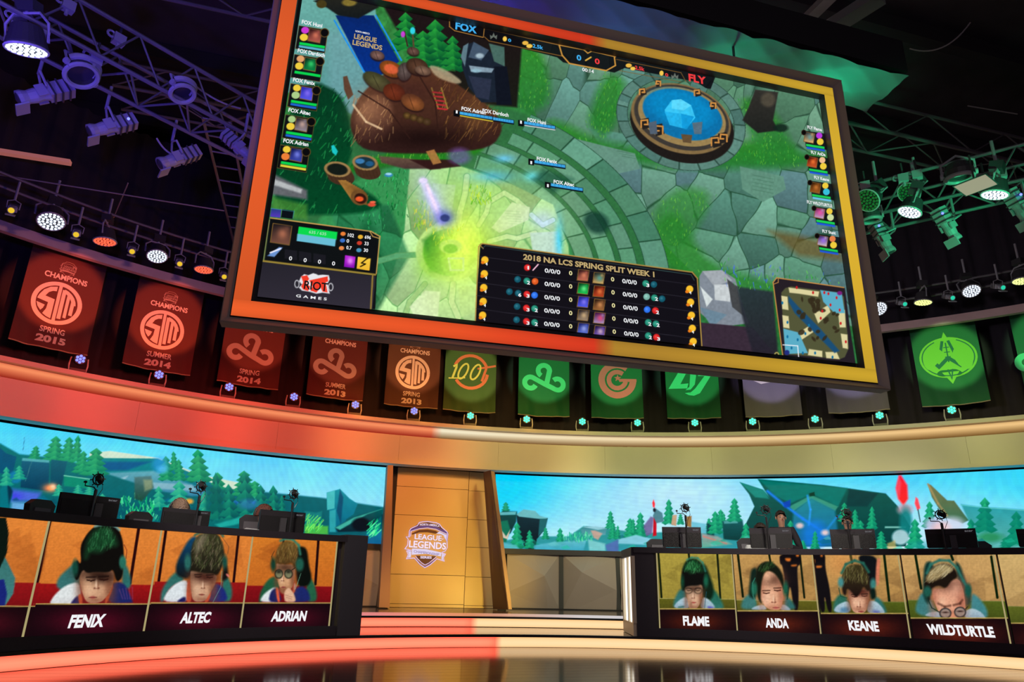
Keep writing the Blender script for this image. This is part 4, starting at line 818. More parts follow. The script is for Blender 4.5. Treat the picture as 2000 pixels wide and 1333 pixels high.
def desk(label, xs, names, dashes, end_u, painters, cols_ext):
    um = (SD.uv(xs[0], 1060)[0]+SD.uv(xs[-1], 1060)[0])/2; base = SD.P(um, .178, -.3).reshape(3)
    return thing('player_desk', label, 'desk', tuple(base))
# left desk
uL1 = SD.uv(662, 1150)[0]; uL0 = SD.uv(-250, 1150)[0]
dL = thing('player_desk', 'left player desk, black with orange portrait displays across its front', 'desk', tuple(SD.P((uL0+uL1)/2, .176, -.3).reshape(3)))
MB().solid(SD, uL0, uL1, .180, ZS0, -.22, .035, 50).build('plinth', m_desk, dL)
MB().solid(SD, uL0, uL1, ZS0, ZD-.085, -.22, -.02, 50).build('body', m_desk, dL)
MB().solid(SD, uL0, uL1+.06, ZD-.084, ZD, -.80, .05, 50).build('desktop', m_desk, dL)
# end block: thick black panel that steps forward
MB().solid(SD, uL1+.012, SD.uv(709, 1140)[0], .18, ZD+.015, -.3, .05, 4).build('end_panel', m_edge, dL)
MB().solid(SD, uL1-.012, uL1+.011, ZS0-.06, ZD-.06, -.02, .02, 2).build('edge_strip', mat('olive_metal', (.16, .15, .10), .4, .5), dL)
for xa, xb, pf, nu, lb in ((-170, 97, p_far_left, 110, 'portrait display cut by the left image edge'), (97, 316, p_one, 220, 'portrait display of a black-haired player looking down'),
                           (316, 494, p_two, 180, 'portrait display of a player with streaked blond hair'), (494, 659, p_three, 165, 'portrait display of a player in glasses, hand at mouth')):
    desk_panel(dL, xa, xb, pf, None, None, nu, lb)
uR0 = SD.uv(1241, 1150)[0]; uR1 = SD.uv(2230, 1150)[0]
dR = thing('player_desk', 'right player desk, black with olive portrait displays and glowing end', 'desk', tuple(SD.P((uR0+uR1)/2, .176, -.3).reshape(3)))
ZD2 = ZD
MB().solid(SD, uR0, uR1, .180, ZS0, -.22, .035, 50).build('plinth', m_desk, dR)
MB().solid(SD, uR0+.02, uR1, ZS0, ZD-.085, -.22, -.02, 50).build('body', m_desk, dR)
MB().solid(SD, uR0-.02, uR1, ZD-.084, ZD, -.85, .05, 50).build('desktop', m_desk, dR)
uR2 = SD.uv(1279, 1150)[0]
MB().solid(SD, uR0, uR2, ZS0, ZD-.085, -.02, .03, 4).build('front_panel', m_desk, dR)
for xa, xb, pf, nu, lb in ((1282, 1428, p_four, 150, 'portrait display of a black-haired player in glasses'), (1428, 1585, p_five, 160, 'portrait display of a player with a bare forehead'),
                           (1585, 1753, p_six, 170, 'portrait display of a brown-haired player with headset'), (1753, 1940, p_seven, 190, 'portrait display of a blond player in round glasses'),
                           (1940, 2180, p_eight, 100, 'portrait display cut by the right image edge')):
    desk_panel(dR, xa, xb, pf, None, None, nu, lb)
# gold rails
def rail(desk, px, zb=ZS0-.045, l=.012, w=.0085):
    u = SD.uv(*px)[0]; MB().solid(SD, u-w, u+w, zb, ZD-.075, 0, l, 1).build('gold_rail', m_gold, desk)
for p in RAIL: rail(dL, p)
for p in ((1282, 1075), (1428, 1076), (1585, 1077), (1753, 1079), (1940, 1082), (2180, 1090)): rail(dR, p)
# names
for d, s, xl, yb, xr, h, sh in ((dL, 'FENIX', 131, 1228, 200, 27, .14), (dL, 'ALTEC', 350, 1219, 408, 23, .12), (dL, 'ADRIAN', 528, 1215, 596, 21, .11),
                                (dR, 'FLAME', 1334.5, 1222.5, 1386, 19, -.02), (dR, 'ANDA', 1496, 1226.5, 1541, 19, -.02), (dR, 'KEANE', 1659, 1232, 1718, 20, -.06), (dR, 'WILDTURTLE', 1814, 1240, 1945, 21, -.10)):
    text_px(SD, s, xl, yb, xr, h, .006, .045, sh).build('name_lettering', m_white_e, d)
# glowing end of the right desk: a recessed light box with two slots
A_ = SD.P(uR0, 0, 0).reshape(3); Nn = SD.P(uR0, 0, -1).reshape(3)-A_; Nn /= np.linalg.norm(Nn); Tt = np.array([-Nn[1], Nn[0], 0])
Tt = Tt if Tt[0] < 0 else -Tt
def endp(d, z, out=0.): return tuple(A_+Nn*d+Tt*out+np.array([0, 0, z]))
m_box = mat('cream_panel', (.78, .68, .50), .4); m_slot = emis('white_light_box', (1, .93, .80), 1.6)
def endbox(d0, d1, z0, z1, o0, o1, name, mt, lb=None):
    P = [endp(d, z, o) for d in (d0, d1) for z in (z0, z1) for o in (o0, o1)]
    MB().add(P, [(0, 1, 3, 2), (4, 6, 7, 5), (0, 4, 5, 1), (2, 3, 7, 6), (0, 2, 6, 4), (1, 5, 7, 3)]).build(name, mt, dR, label=lb)
DE = 1.25
endbox(-.02, DE, .18, .36, .0, .05, 'end_panel', m_box); endbox(-.02, DE, ZD-.13, ZD-.0, 0, .05, 'end_panel', m_desk); endbox(-.03, .10, .36, ZD-.13, 0, .05, 'end_panel', m_box); endbox(DE-.1, DE, .36, ZD-.13, 0, .05, 'end_panel', m_box)
endbox(.58, .66, .36, ZD-.13, .012, .04, 'end_panel', m_box)
endbox(.10, DE-.1, .36, ZD-.13, .0, .01, 'light_box', m_slot, 'glowing white light box in the desk end')
# ---------------------------------------------------------------- giant hanging screen
TH = -.029
SG = Plane(7.045, TH); SP = Plane(7.045, TH, .115)
gl, gb = SG.uv(451, 613); gr = SG.uv(1715, 751)[0]; gt = SG.uv(1630, 173)[1]; gb = (gb+SG.uv(1715, 751)[1])/2
il = SG.uv(490, 588)[0]; ib = SG.uv(490, 588)[1]; ir = SG.uv(1690.5, 725.6)[0]; it = SG.uv(1612, 188.6)[1]+.03
pl, pb = SP.uv(502.7, 579.5); pr, pt = SP.uv(1599.7, 195.7); pt += .035
t0x, t0z = SG.uv(430, 632); ol = t0x; ob = t0z; orr = SG.uv(1733, 765)[0]; ot = gt+(gb-ob)
big = thing('giant_screen', 'huge hanging game screen in a glowing orange and yellow frame', 'screen', tuple(SG.P((gl+gr)/2, ob, -.2).reshape(3)))
usg = SG.uv(1182, 685)[0]
def framecol(u, t, f=1.):
    x = (u-gl)/(gr-gl)
    if u < usg: c = mix(mix((240, 98, 44), (232, 78, 36), x*2.5), (206, 46, 32), (x-.3)*3)
    else: c = mix((176, 132, 46), (204, 164, 46), (x-.6)*3)
    if abs(u-usg) < .12: c = mix((196, 62, 34), (176, 132, 46), (u-usg+.12)/.24)
    return tuple(v*f for v in c)
m_frame = mat_lit('frame_glow', 1.0, True)
def fquad(ua, ub, va, vb, n, m_, f=1., name='light_strip', lb=None):
    return strip(SG, ua, ub, va, vb, 0, lambda u, t: framecol(u, t, f*(1-.10*abs(2*t-1)**2)), n, m_, name, big, lb, m_frame)
fquad(gl, usg, gb, ib, 60, 4, 1, lb='orange lower light strip'); fquad(usg, gr, gb, ib, 60, 4, 1, lb='yellow lower light strip')
fquad(gl, usg-.25, it, gt, 60, 4, .94, lb='orange upper light strip'); fquad(usg-.25, gr, it, gt, 60, 4, .98, lb='yellow upper light strip')
fquad(gl, il, ib, it, 4, 12, .96, lb='orange left light strip'); fquad(ir, gr, ib, it, 4, 12, 1.08, lb='yellow right light strip')
m_case = mat('screen_casing', (.45, .38, .34), .5); m_rev = mat('screen_reveal', (.16, .13, .12), .4)
def ringframe(a, b, name, mt, lb=None):
    """rectangular ring between two rectangles (u0,u1,v0,v1,l)"""
    (a0, a1, c0, c1, la), (b0, b1, d0, d1, lb_) = a, b
    V = [SG.P(u, v, l).reshape(3) for u, v, l in ((a0, c0, la), (a1, c0, la), (a1, c1, la), (a0, c1, la), (b0, d0, lb_), (b1, d0, lb_), (b1, d1, lb_), (b0, d1, lb_))]
    return MB().add(V, [(i, (i+1) % 4, 4+(i+1) % 4, 4+i) for i in range(4)]).build(name, mt, big, label=lb)
g_ = .018
ringframe((gl-.012, gr+.02, gb-.01, gt+.02, -.02), (gl, gr, gb, gt, 0), 'groove', black)
ringframe((ol+.01, orr-.005, ob+.01, ot+.02, .065), (gl-.012, gr+.02, gb-.01, gt+.02, -.02), 'casing', m_case)
ringframe((ol, orr, ob, ot+.03, .055), (ol+.01, orr-.005, ob+.01, ot+.02, .065), 'casing_lip', m_case)
ringframe((ol, orr, ob, ot+.03, -.11), (ol, orr, ob, ot+.03, .055), 'casing_side', mat('casing_side_grey', (.5, .48, .54), .5))
ringframe((il, ir, ib, it, 0), (il, ir, ib, it, -.14), 'reveal', m_rev)
MB().solid(SG, ol+.02, orr-.02, ob+.14, ot, -.34, -.145).build('cabinet', black, big)
# ---- the picture
c = Canvas(SP, lambda V: (pl, pr), pb, pt, 1080, 560, 0, (44, 112, 62))
SLT = .17
GR = [(92, 132, 112), (84, 124, 100), (104, 142, 120), (76, 116, 96), (96, 138, 128)]
c.poly([(480, -120), (1720, 60), (1720, 760), (440, 640)], (58, 128, 66), 1, 1, (46, 106, 60)); c.noise(.16, 22, seed=2); c.noise(.10, 6, seed=4)
# upper right: flagged court and basin
c.stones([(1010, 60), (1240, 110), (1620, 190), (1640, 330), (1200, 300), (1060, 250), (1020, 170)], 60, GR, 3.2, (44, 74, 58), 3, 1.3, 1, 20)
c.stones([(1150, 250), (1640, 330), (1672, 640), (1380, 560), (1290, 470), (1220, 360)], 60, [(92, 138, 116), (80, 122, 108), (104, 146, 128), (88, 120, 122)], 3.2, (40, 76, 56), 5, .8, 1, 12)
c.organic = True; c.fr(0, 0, 1.00001)
for P, a in (([(1060, 250), (1160, 300), (1290, 330), (1500, 330), (1640, 320), (1640, 300), (1420, 290), (1300, 290), (1180, 280), (1080, 230)], .9), ([(1150, 230), (1180, 280), (1210, 200)], .7),
             ([(1290, 330), (1380, 310), (1560, 330), (1560, 280), (1460, 270), (1380, 310)], .9), ([(1180, 140), (1230, 160), (1200, 260), (1140, 250)], .8), ([(1250, 470), (1320, 400), (1380, 520), (1560, 560), (1640, 600), (1660, 700), (1440, 640), (1350, 560)], .8),
             ([(1000, 90), (1060, 90), (1080, 200), (1020, 230)], .9), ([(1440, 190), (1500, 200), (1560, 300), (1480, 300)], .8), ([(1330, 360), (1400, 380), (1330, 500), (1260, 420)], .6)):
    c.poly(P, (50, 132, 44), a, 20, (44, 116, 54)); c.speck(P, 90, 1.1, 4, ['5fa83a', '2f8a3c', '70b850', '3c9840'], 3)
c.fr()
c.ringstones(1330, 235, 106, 78, 18, [1.0, 1.22], 16, [(92, 128, 118), (80, 116, 108)], (44, 70, 60), seed=3)
c.poly([(1100, 265), (1240, 300), (1250, 330), (1180, 345), (1130, 310)], (104, 142, 128), .95, 2).poly([(1445, 325), (1530, 345), (1535, 370), (1490, 395), (1450, 370)], (100, 142, 124), .95, 2)
for k in range(5): c.line([(1195+k*5, 285+k*5), (1225+k*4, 290+k*5)], 1.2, (70, 110, 90), .6); c.line([(1470, 342+k*7), (1510, 350+k*7)], 1.2, (70, 110, 90), .6)
# big ring of curved steps round the glowing platform
CC = (868, 520)
c.ell(*CC, 430, 330, (52, 108, 66), .95, 8, 12)
c.ringstones(*CC, 400, 300, 14, [.66, .755], 11, [(104, 158, 122), (92, 148, 112), (118, 170, 134)], (34, 76, 48), -88, 62, 4, .95)
c.ringstones(*CC, 400, 300, 14, [.775, .86], 9, [(98, 152, 118), (84, 138, 104), (110, 160, 130)], (30, 70, 46), -88, 62, 5, .95)
c.ringstones(*CC, 400, 300, 14, [.885, .965], 8, [(92, 144, 114), (80, 130, 104), (104, 152, 128)], (30, 66, 46), -80, 55, 6, .95)
c.ringstones(*CC, 400, 300, 14, [1.0, 1.12], 8, [(88, 138, 112), (76, 126, 104), (98, 146, 126)], (28, 62, 44), -78, 40, 7, .95)
c.ell(*CC, 262, 196, (60, 140, 84), 1, 6, 14)
c.stones([(800, 330), (900, 325), (1000, 360), (1080, 400), (1110, 480), (1120, 600), (1000, 640), (700, 640), (760, 560), (790, 450)], 26, [(150, 190, 130), (166, 206, 150), (140, 180, 120), (176, 214, 160)], 4, (88, 150, 90), 8, 1, 1, 10)
c.stones([(640, 400), (760, 400), (800, 500), (720, 640), (600, 640), (700, 560)], 12, [(44, 116, 78), (34, 98, 66), (54, 128, 88)], 4, (20, 76, 46), 9, 1, .8, 10, 8)
c.poly([(735, 460), (745, 500), (735, 545), (640, 630), (590, 640), (720, 420)], (20, 84, 50), .6, 16)
LG = (196, 222, 170)
def band(P, w=12, col=LG, a=.95):
    c.line(P, w+3, (96, 150, 100), .8, 2).line(P, w, col, a, 1.5)
band([(912, 345), (908, 380), (898, 415), (895, 440)], 11); band([(935, 440), (950, 415), (955, 395), (985, 377), (1010, 392), (1030, 410)], 9); band([(955, 472), (990, 462), (1010, 466), (1045, 455)], 9); band([(1038, 420), (1060, 440), (1080, 430)], 9, (190, 224, 226))
band([(885, 555), (882, 590), (895, 620)], 11); band([(830, 555), (800, 590), (790, 620), (780, 640)], 9, (150, 190, 130)); band([(740, 510), (775, 500), (815, 498)], 9, (90, 160, 116), .8)
c.poly([(1000, 395), (1035, 405), (1032, 430), (975, 455), (960, 445)], (206, 224, 186), .95, 2).poly([(845, 358), (890, 362), (885, 400), (880, 420), (850, 400)], (176, 206, 172), .95, 3).poly([(1035, 455), (1090, 452), (1098, 500), (1040, 490)], (188, 214, 206), .95, 3)
c.poly([(830, 568), (860, 570), (855, 620), (810, 620), (800, 600)], (214, 230, 200), .95, 3).poly([(895, 560), (930, 560), (932, 610), (900, 620)], (176, 210, 150), .9, 3)
for k in range(6): c.line([(985+k*2, 412+k*5), (1015+k*1.5, 414+k*5)], 1.2, (150, 190, 140), .5)
c.ell(878, 492, 66, 58, (182, 216, 150), 1, 3).ell(878, 493, 52, 46, (70, 150, 56), 1, 4).poly([(826, 470), (850, 450), (862, 480), (862, 530), (840, 530)], (12, 100, 44), .9, 10)
c.glow(905, 480, 62, 66, (206, 246, 60), .95).glow(890, 520, 50, 30, (190, 236, 110), .8).glow(905, 478, 26, 60, (236, 255, 110), .8).glow(840, 520, 26, 30, (120, 190, 40), .5)
c.ell(880, 482, 22, 14, (196, 232, 110), .8, 3).ell(880, 486, 14, 9, (130, 196, 60), .8, 3); c.line([(876, 505), (905, 505), (905, 528), (880, 528), (876, 505)], 4, (206, 236, 140), .8)
c.glow(1000, 420, 110, 80, (214, 240, 170), .28).glow(900, 590, 120, 60, (214, 240, 140), .4).glow(930, 380, 90, 40, (170, 220, 90), .3)
c.speck([(810, 390), (850, 400), (840, 450), (806, 450)], 60, 1.3, 8, ['d8e83a', '9ccf30', 'f0d84a', '5fae2e'], 3).speck([(915, 360), (955, 365), (960, 395), (920, 400)], 50, 1.2, 7, ['d8e83a', '9ccf30', '5fae2e'], 4).speck([(840, 440), (910, 440), (880, 470), (850, 480)], 40, 1.2, 6, ['e8f04a', 'b0d840'], 5)
c.speck([(700, 340), (800, 330), (800, 420), (740, 470), (690, 420)], 140, 1.2, 6, ['0f6a34', '1f9a48', '48c878', '0a5028'], 6)
# blue-violet light shaft and rim glow
c.glow(845, 395, 20, 48, (190, 200, 245), .85, -22).line([(826, 354), (850, 402), (862, 432)], 15, (214, 208, 244), .85, 8).line([(834, 362), (860, 428)], 6, (245, 225, 250), .9, 4).ell(827, 353, 8, 5, (225, 215, 245), .9, 2)
c.glow(868, 425, 20, 16, (90, 100, 190), .9).ell(869, 426, 9, 7, (50, 60, 110), .9, 3)
c.glow(1092, 470, 8, 40, (60, 200, 240), .7).glow(1060, 430, 26, 20, (200, 220, 250), .6).glow(960, 345, 40, 12, (90, 190, 240), .6).glow(985, 310, 20, 8, (110, 200, 250), .7).glow(1040, 345, 16, 10, (120, 230, 240), .8)
c.ell(1165, 435, 26, 20, (22, 56, 48), .8, 10, 30).poly([(1060, 330), (1120, 350), (1080, 380), (1040, 350)], (24, 70, 56), .6, 12)
# left: water, pines, brown mound with bundles, barrels
c.poly([(580, -100), (720, -100), (745, 120), (790, 200), (700, 230), (640, 200), (560, 180)], (118, 178, 166), 1, 3, (84, 140, 140)); c.poly([(640, 60), (700, 60), (760, 220), (640, 220)], (120, 160, 168), .5, 20)
c.poly([(730, -20), (960, 40), (1020, 80), (1010, 210), (900, 200), (800, 100)], (34, 22, 26), 1, 5, (28, 30, 24))
for x, y0, y1, w in ((792, 24, 100, 70), (850, 38, 134, 90), (826, 60, 130, 80), (884, 70, 140, 60)): c.pine(x, y0, y1, w, '2f9a40', '0b4a2e')
c.line([(790, 62), (796, 90)], 3, (60, 40, 40)).ell(787, 67, 4, 6, (190, 70, 200), 1, 2).line([(806, 68), (808, 90)], 3, (90, 70, 50)).ell(806, 60, 5, 7, (60, 200, 215), 1, 2)
c.fr(0, 0, 1.00001)
for P in ([(600, 150), (680, 190), (690, 330), (620, 340), (560, 240)], [(540, 250), (640, 330), (760, 400), (700, 420), (530, 420)]): c.poly(P, (12, 56, 36), 1, 8, (10, 70, 40)); c.speck(P, 130, 1.5, 10, ['1c7a40', '0e4a2c', '2c9050', '083a22'], 2, lean=.5)
c.poly([(645, 335), (760, 300), (900, 250), (960, 290), (880, 320), (780, 320), (690, 340)], (52, 140, 40), 1, 8, (36, 110, 40)); c.speck([(700, 310), (860, 285), (900, 300), (760, 325)], 80, 1.2, 5, ['5fb43a', '2f8a34', '7cc850'], 8)
c.fr(0, 0, 1.00001); c.poly([(680, 240), (700, 190), (740, 150), (800, 120), (860, 140), (900, 170), (960, 210), (985, 250), (960, 290), (860, 300), (760, 300), (700, 290)], (92, 58, 40), 1, 4, (52, 32, 30))
c.speck([(850, 145), (900, 170), (960, 210), (985, 250), (940, 280), (870, 270)], 120, 1.2, 14, ['7a5230', '5a3a24', '9a7040', '46301e'], 3, lean=.5); c.poly([(690, 230), (730, 180), (770, 200), (760, 270), (700, 280)], (128, 88, 66), .8, 10, (70, 44, 40)); c.speck([(690, 190), (760, 190), (770, 270), (690, 280)], 60, 1.3, 10, ['a07850', '6a4a36', 'b89068'], 4, lean=.3)
c.poly([(835, 125), (870, 135), (905, 160), (890, 165), (850, 150)], (186, 172, 140), .8, 4)
c.fr(); c.poly([(655, 30), (730, 30), (780, 120), (740, 150), (712, 140)], (14, 40, 100), 1, 2, (14, 52, 130)).line([(653, 40), (712, 142)], 3, (40, 140, 220)).line([(734, 30), (784, 118)], 3, (40, 140, 220))
c.poly([(612, 2), (640, -8), (720, -8), (740, 14), (700, 36), (660, 30), (640, 16)], (40, 40, 34), 1, 3, (24, 28, 30)).ell(628, 8, 10, 8, (70, 60, 30), 1, 2).ell(682, 5, 14, 7, (150, 130, 60), .8, 3)
c.fr()
for x, y, rx, ry, an, cl in ((738, 160, 32, 15, 30, (96, 98, 62)), (764, 135, 24, 15, 25, (186, 104, 48)), (790, 140, 14, 18, 10, (110, 96, 92)), (815, 130, 22, 16, 20, (100, 70, 54)), (770, 180, 22, 16, 20, (150, 66, 36)), (806, 200, 24, 15, 25, (176, 108, 62)), (737, 108, 14, 9, 15, (140, 108, 100)), (807, 100, 12, 8, 15, (120, 90, 80)), (826, 138, 16, 9, 15, (150, 118, 98))):
    c.ell(x, y+3, rx, ry, (40, 24, 24), .9, 3, an).ell(x, y, rx, ry, cl, 1, 2, an, tuple(int(v*.6) for v in cl)); c.line([(x-rx*.3, y-ry*.8), (x+rx*.1, y+ry*.9)], 2, tuple(int(v*.5) for v in cl), .7)
c.ell(764, 135, 14, 9, (214, 100, 66), .9, 3, 20); c.line([(843, 172), (856, 212)], 3, (150, 120, 60)).line([(862, 172), (874, 212)], 3, (150, 120, 60))
for k in range(5): c.line([(845+k*2.6, 180+k*8), (863+k*2.4, 182+k*8)], 3, (176, 50, 56))
c.poly([(670, 150), (678, 148), (690, 185), (680, 195), (672, 175)], (92, 66, 52), 1, 2)
c.glow(718, 214, 30, 34, (176, 128, 96), .55).glow(930, 225, 26, 34, (130, 92, 56), .5).glow(830, 270, 90, 22, (24, 14, 14), .75).glow(800, 175, 60, 26, (60, 34, 34), .5); c.line([(700, 178), (760, 215), (800, 270)], 3, (50, 30, 26), .8).line([(820, 150), (850, 200), (856, 262)], 3, (50, 30, 26), .8).line([(690, 205), (715, 238), (745, 252)], 4, (226, 196, 158), .8, 2)
for k in range(4): c.ell(795+k*13, 226+k*4, 8, 7, (120-10*k, 92-8*k, 50), 1, 2, 15, (60, 44, 26))
# fallen trunk and barrels
c.poly([(740, 305), (800, 310), (860, 320), (860, 330), (790, 330), (745, 318)], (108, 82, 72), .95, 4, (74, 50, 50)).poly([(800, 312), (880, 312), (900, 325), (840, 332)], (50, 26, 26), .95, 3).ell(897, 305, 22, 16, (120, 90, 170), .6, 10).poly([(832, 296), (848, 292), (862, 318), (846, 322)], (170, 120, 70), .9, 2)
def barrel(x, y, rx, ry, ang, dx, dy, inner):
    ca, sa = cos(radians(ang)), sin(radians(ang)); E = [(x+rx*cos(a)*ca-ry*sin(a)*sa, y+rx*cos(a)*sa+ry*sin(a)*ca) for a in np.linspace(0, 2*pi, 16, False)]
    for k in range(8): c.poly([(px+dx*k/7, py+dy*k/7) for px, py in E], (112-6*k, 84-5*k, 50-2*k), 1, 1.5)
    c.ell(x, y, rx, ry, (150, 122, 80), 1, 1.5, ang).ell(x, y, rx*.78, ry*.74, inner, 1, 2, ang)
    for k in range(-3, 4): c.line([(x+k*rx*.3*ca, y+k*rx*.3*sa+ry*.9), (x+dx*.95+k*rx*.28*ca, y+dy*.95+k*rx*.28*sa+ry*.8)], 1, (60, 42, 26), .7)
barrel(659, 331, 26, 15, 8, 8, 16, (24, 30, 26)); barrel(713, 318, 25, 15, 8, 6, 18, (30, 50, 60)); c.ell(703, 315, 9, 5, (70, 130, 180), .9, 2).ell(722, 320, 8, 5, (40, 90, 130), .9, 2)
for k in range(9): c.poly([(660+k*4, 352+k*2.2), (676+k*4.2, 352+k*2.4), (700+k*2.2, 396+k*.6), (686+k*2.2, 390+k)], (158-5*k, 116-4*k, 60-2*k), 1, 1.5)
c.ell(702, 386, 17, 15, (110, 78, 44), 1, 2, 20).ell(704, 388, 12, 10, (50, 26, 20), 1, 2, 20).ell(702, 389, 8, 5, (222, 92, 52), 1, 2).ell(726, 400, 8, 4, (206, 80, 60), 1, 2).ell(728, 395, 6, 2, (230, 110, 80), 1, 1).ell(759, 342, 8, 4, (60, 130, 180), 1, 2).ell(759, 340, 6, 2.5, (150, 200, 220), 1, 1)
c.poly([(647, 285), (652, 283), (660, 296), (656, 304), (649, 298)], (40, 190, 190), 1, 2)
c.poly([(534, 340), (600, 372), (600, 390), (530, 380)], (108, 104, 112), .9, 6).poly([(536, 350), (590, 370), (588, 378), (536, 362)], (196, 200, 200), .8, 4).poly([(532, 385), (600, 400), (600, 430), (530, 420)], (80, 140, 60), .7, 8)
# rocks
for P, cl in (([(905, 90), (925, 82), (955, 100), (985, 120), (984, 170), (992, 200), (940, 200), (915, 170), (902, 130)], (30, 38, 50)), ([(925, 82), (955, 98), (940, 118), (915, 112)], (70, 86, 104)), ([(955, 85), (985, 92), (986, 130), (965, 120)], (74, 104, 96)),
              ([(916, 128), (965, 134), (960, 142), (920, 140)], (130, 150, 164)), ([(905, 90), (915, 84), (908, 130), (900, 112)], (96, 120, 130)), ([(915, 148), (960, 155), (955, 195), (930, 190)], (46, 52, 70)), ([(965, 130), (990, 130), (1000, 205), (970, 205)], (20, 24, 34))): c.poly(P, cl, 1, 2)
c.ell(937, 109, 8, 5, (170, 190, 200), .9, 3).ell(930, 138, 9, 4, (150, 186, 200), .9, 3)
c.poly([(1475, 175), (1520, 180), (1510, 235), (1520, 255), (1480, 260), (1450, 235), (1462, 210)], (52, 50, 46), 1, 3, (34, 36, 34)).ell(1500, 195, 14, 14, (84, 78, 66), .8, 6).ell(1525, 250, 14, 8, (24, 40, 34), .9, 4)
for P, cl in (([(1366, 540), (1372, 530), (1410, 528), (1436, 545), (1455, 610), (1462, 632), (1400, 640), (1366, 610)], (128, 136, 146)), ([(1372, 530), (1410, 528), (1430, 548), (1395, 560)], (160, 166, 172)), ([(1395, 556), (1428, 556), (1426, 590), (1396, 586)], (196, 202, 204)), ([(1368, 560), (1392, 585), (1380, 600)], (206, 214, 214)),
              ([(1366, 600), (1420, 615), (1390, 640)], (108, 132, 148)), ([(1420, 545), (1440, 560), (1455, 620), (1430, 600)], (70, 72, 74)), ([(1366, 630), (1470, 640), (1520, 700), (1366, 680)], (58, 46, 58))): c.poly(P, cl, 1, 2)
c.poly([(1440, 560), (1510, 570), (1520, 695), (1470, 690), (1450, 620)], (44, 54, 60), .95, 5, (40, 36, 46)).speck([(1400, 500), (1640, 540), (1640, 590), (1420, 560)], 120, 1.2, 5, ['48b048', '2c8a3a', '68c850', '4a6ad8'], 9)
c.poly([(1500, 450), (1560, 460), (1640, 480), (1645, 510), (1560, 500)], (104, 82, 42), .7, 14)
# basin: stone rim with gold corner brackets, blue pool and ice lump
c.ell(1332, 246, 104, 70, (34, 30, 28), 1, 2, 17).ell(1330, 232, 100, 66, (128, 106, 72), 1, 2, 17).ell(1331, 230, 95, 61, (62, 58, 54), 1, 2, 17)
c.ell(1332, 228, 88, 55, (150, 128, 86), 1, 1.5, 17).ell(1333, 224, 80, 47, (22, 110, 160), 1, 2, 17).ell(1330, 212, 66, 34, (20, 136, 190), .8, 14, 17)
for P, cl in (([(1298, 215), (1312, 196), (1330, 194), (1350, 206), (1358, 230), (1340, 252), (1308, 244)], (66, 190, 232)), ([(1312, 196), (1330, 194), (1350, 206), (1335, 216), (1312, 212)], (96, 206, 238)), ([(1298, 218), (1330, 222), (1332, 250), (1308, 244)], (46, 170, 220)), ([(1330, 222), (1356, 228), (1342, 252), (1332, 250)], (30, 150, 206))): c.poly(P, cl, 1, 1.5)
def bracket(x, y, s, q=1): c.poly([(x-9*s, y-6*s), (x+6*s, y-9*s), (x+10*s, y+8*s), (x-4*s, y+12*s)], (40, 36, 34), 1, 1.5); c.line([(x-7*s*q, y+8*s), (x-7*s*q, y-4*s), (x+4*s*q, y-5*s), (x+5*s*q, y+3*s), (x-1*s*q, y+3*s)], 3, (196, 140, 76), 1, 1)
for x, y, s, q in ((1260, 240, 1.1, 1), (1286, 252, 1.2, -1), (1398, 275, 1.2, 1), (1412, 268, 1.1, -1), (1255, 178, .8, 1), (1285, 162, .7, -1), (1362, 180, .8, 1), (1392, 205, .8, -1)): bracket(x, y, s, q)
c.poly([(1266, 240), (1282, 236), (1284, 262), (1270, 262)], (84, 96, 110), 1, 1.5).poly([(1352, 240), (1372, 238), (1370, 262), (1356, 262)], (90, 110, 124), 1, 1.5).poly([(1330, 262), (1352, 264), (1350, 280), (1334, 278)], (96, 78, 56), 1, 1.5)
c.noise(.05, 4, seed=11)
# ---- overlay panels of the broadcast
INK = (16, 16, 20)
def bar(x, y, w, h, sl, col, ls=.15): c.rect(x, y, x+w, y+h, sl, col, 1, None, ls, .8)
c.poly([(876, 36), (1400, 143), (1388, 174), (1378, 172), (1360, 160), (1220, 133), (1200, 142), (1100, 122), (1088, 112), (944, 76), (885, 62)], INK, .9, 1)
c.line([(878, 36), (878, 52), (888, 60), (943, 73)], 1.5, (176, 128, 66)).line([(944, 73), (946, 55), (1092, 88)], 1.3, (176, 128, 66)).line([(946, 72), (955, 80), (1100, 110)], 1.3, (140, 100, 50)).line([(1092, 88), (1098, 108), (1112, 124), (1184, 138), (1202, 128), (1200, 112)], 2.6, (196, 146, 72)).line([(1092, 88), (1140, 97), (1148, 104), (1156, 100), (1202, 111)], 2, (196, 146, 72)).line([(1204, 116), (1330, 142), (1340, 160)], 1.2, (120, 90, 50)).line([(1210, 138), (1330, 160)], 1, (120, 90, 50))
c.ell(986, 76, 4, 5, (236, 196, 90), 1, 1).ell(1026, 84, 6, 4, (226, 180, 80), 1, 1).ell(1034, 90, 6, 4, (236, 196, 90), 1, 1).ell(1228, 128, 6, 4, (226, 180, 80), 1, 1).ell(1236, 134, 5, 3.5, (236, 196, 90), 1, 1).ell(1292, 143, 4, 5, (236, 196, 90), 1, 1).line([(1144, 118), (1154, 112)], 3, (214, 170, 80))
for x, y in ((964, 72), (1318, 150)): c.poly([(x-6, y+5), (x-7, y-4), (x-3, y-1), (x, y-8), (x+3, y-1), (x+7, y-4), (x+6, y+5), (x, y)], (112, 120, 112), .9, 1)
def champ(x, y, s, cols, sl=.2, c2=None, goldrim=True):
    """small picture icon: soft generic colour patches in a dark box"""
    c.rect(x, y, x+s, y+s, sl, (120, 92, 50) if goldrim else INK, 1, None, .15); c.rect(x+1.2, y+1.2, x+s-1.2, y+s-1.2, sl, cols[0], 1, cols[1], .15)
    c.glow(x+s*.5, y+s*.55, s*.26, s*.28, cols[2], .9).glow(x+s*.72, y+s*.3, s*.14, s*.14, cols[1], .6)
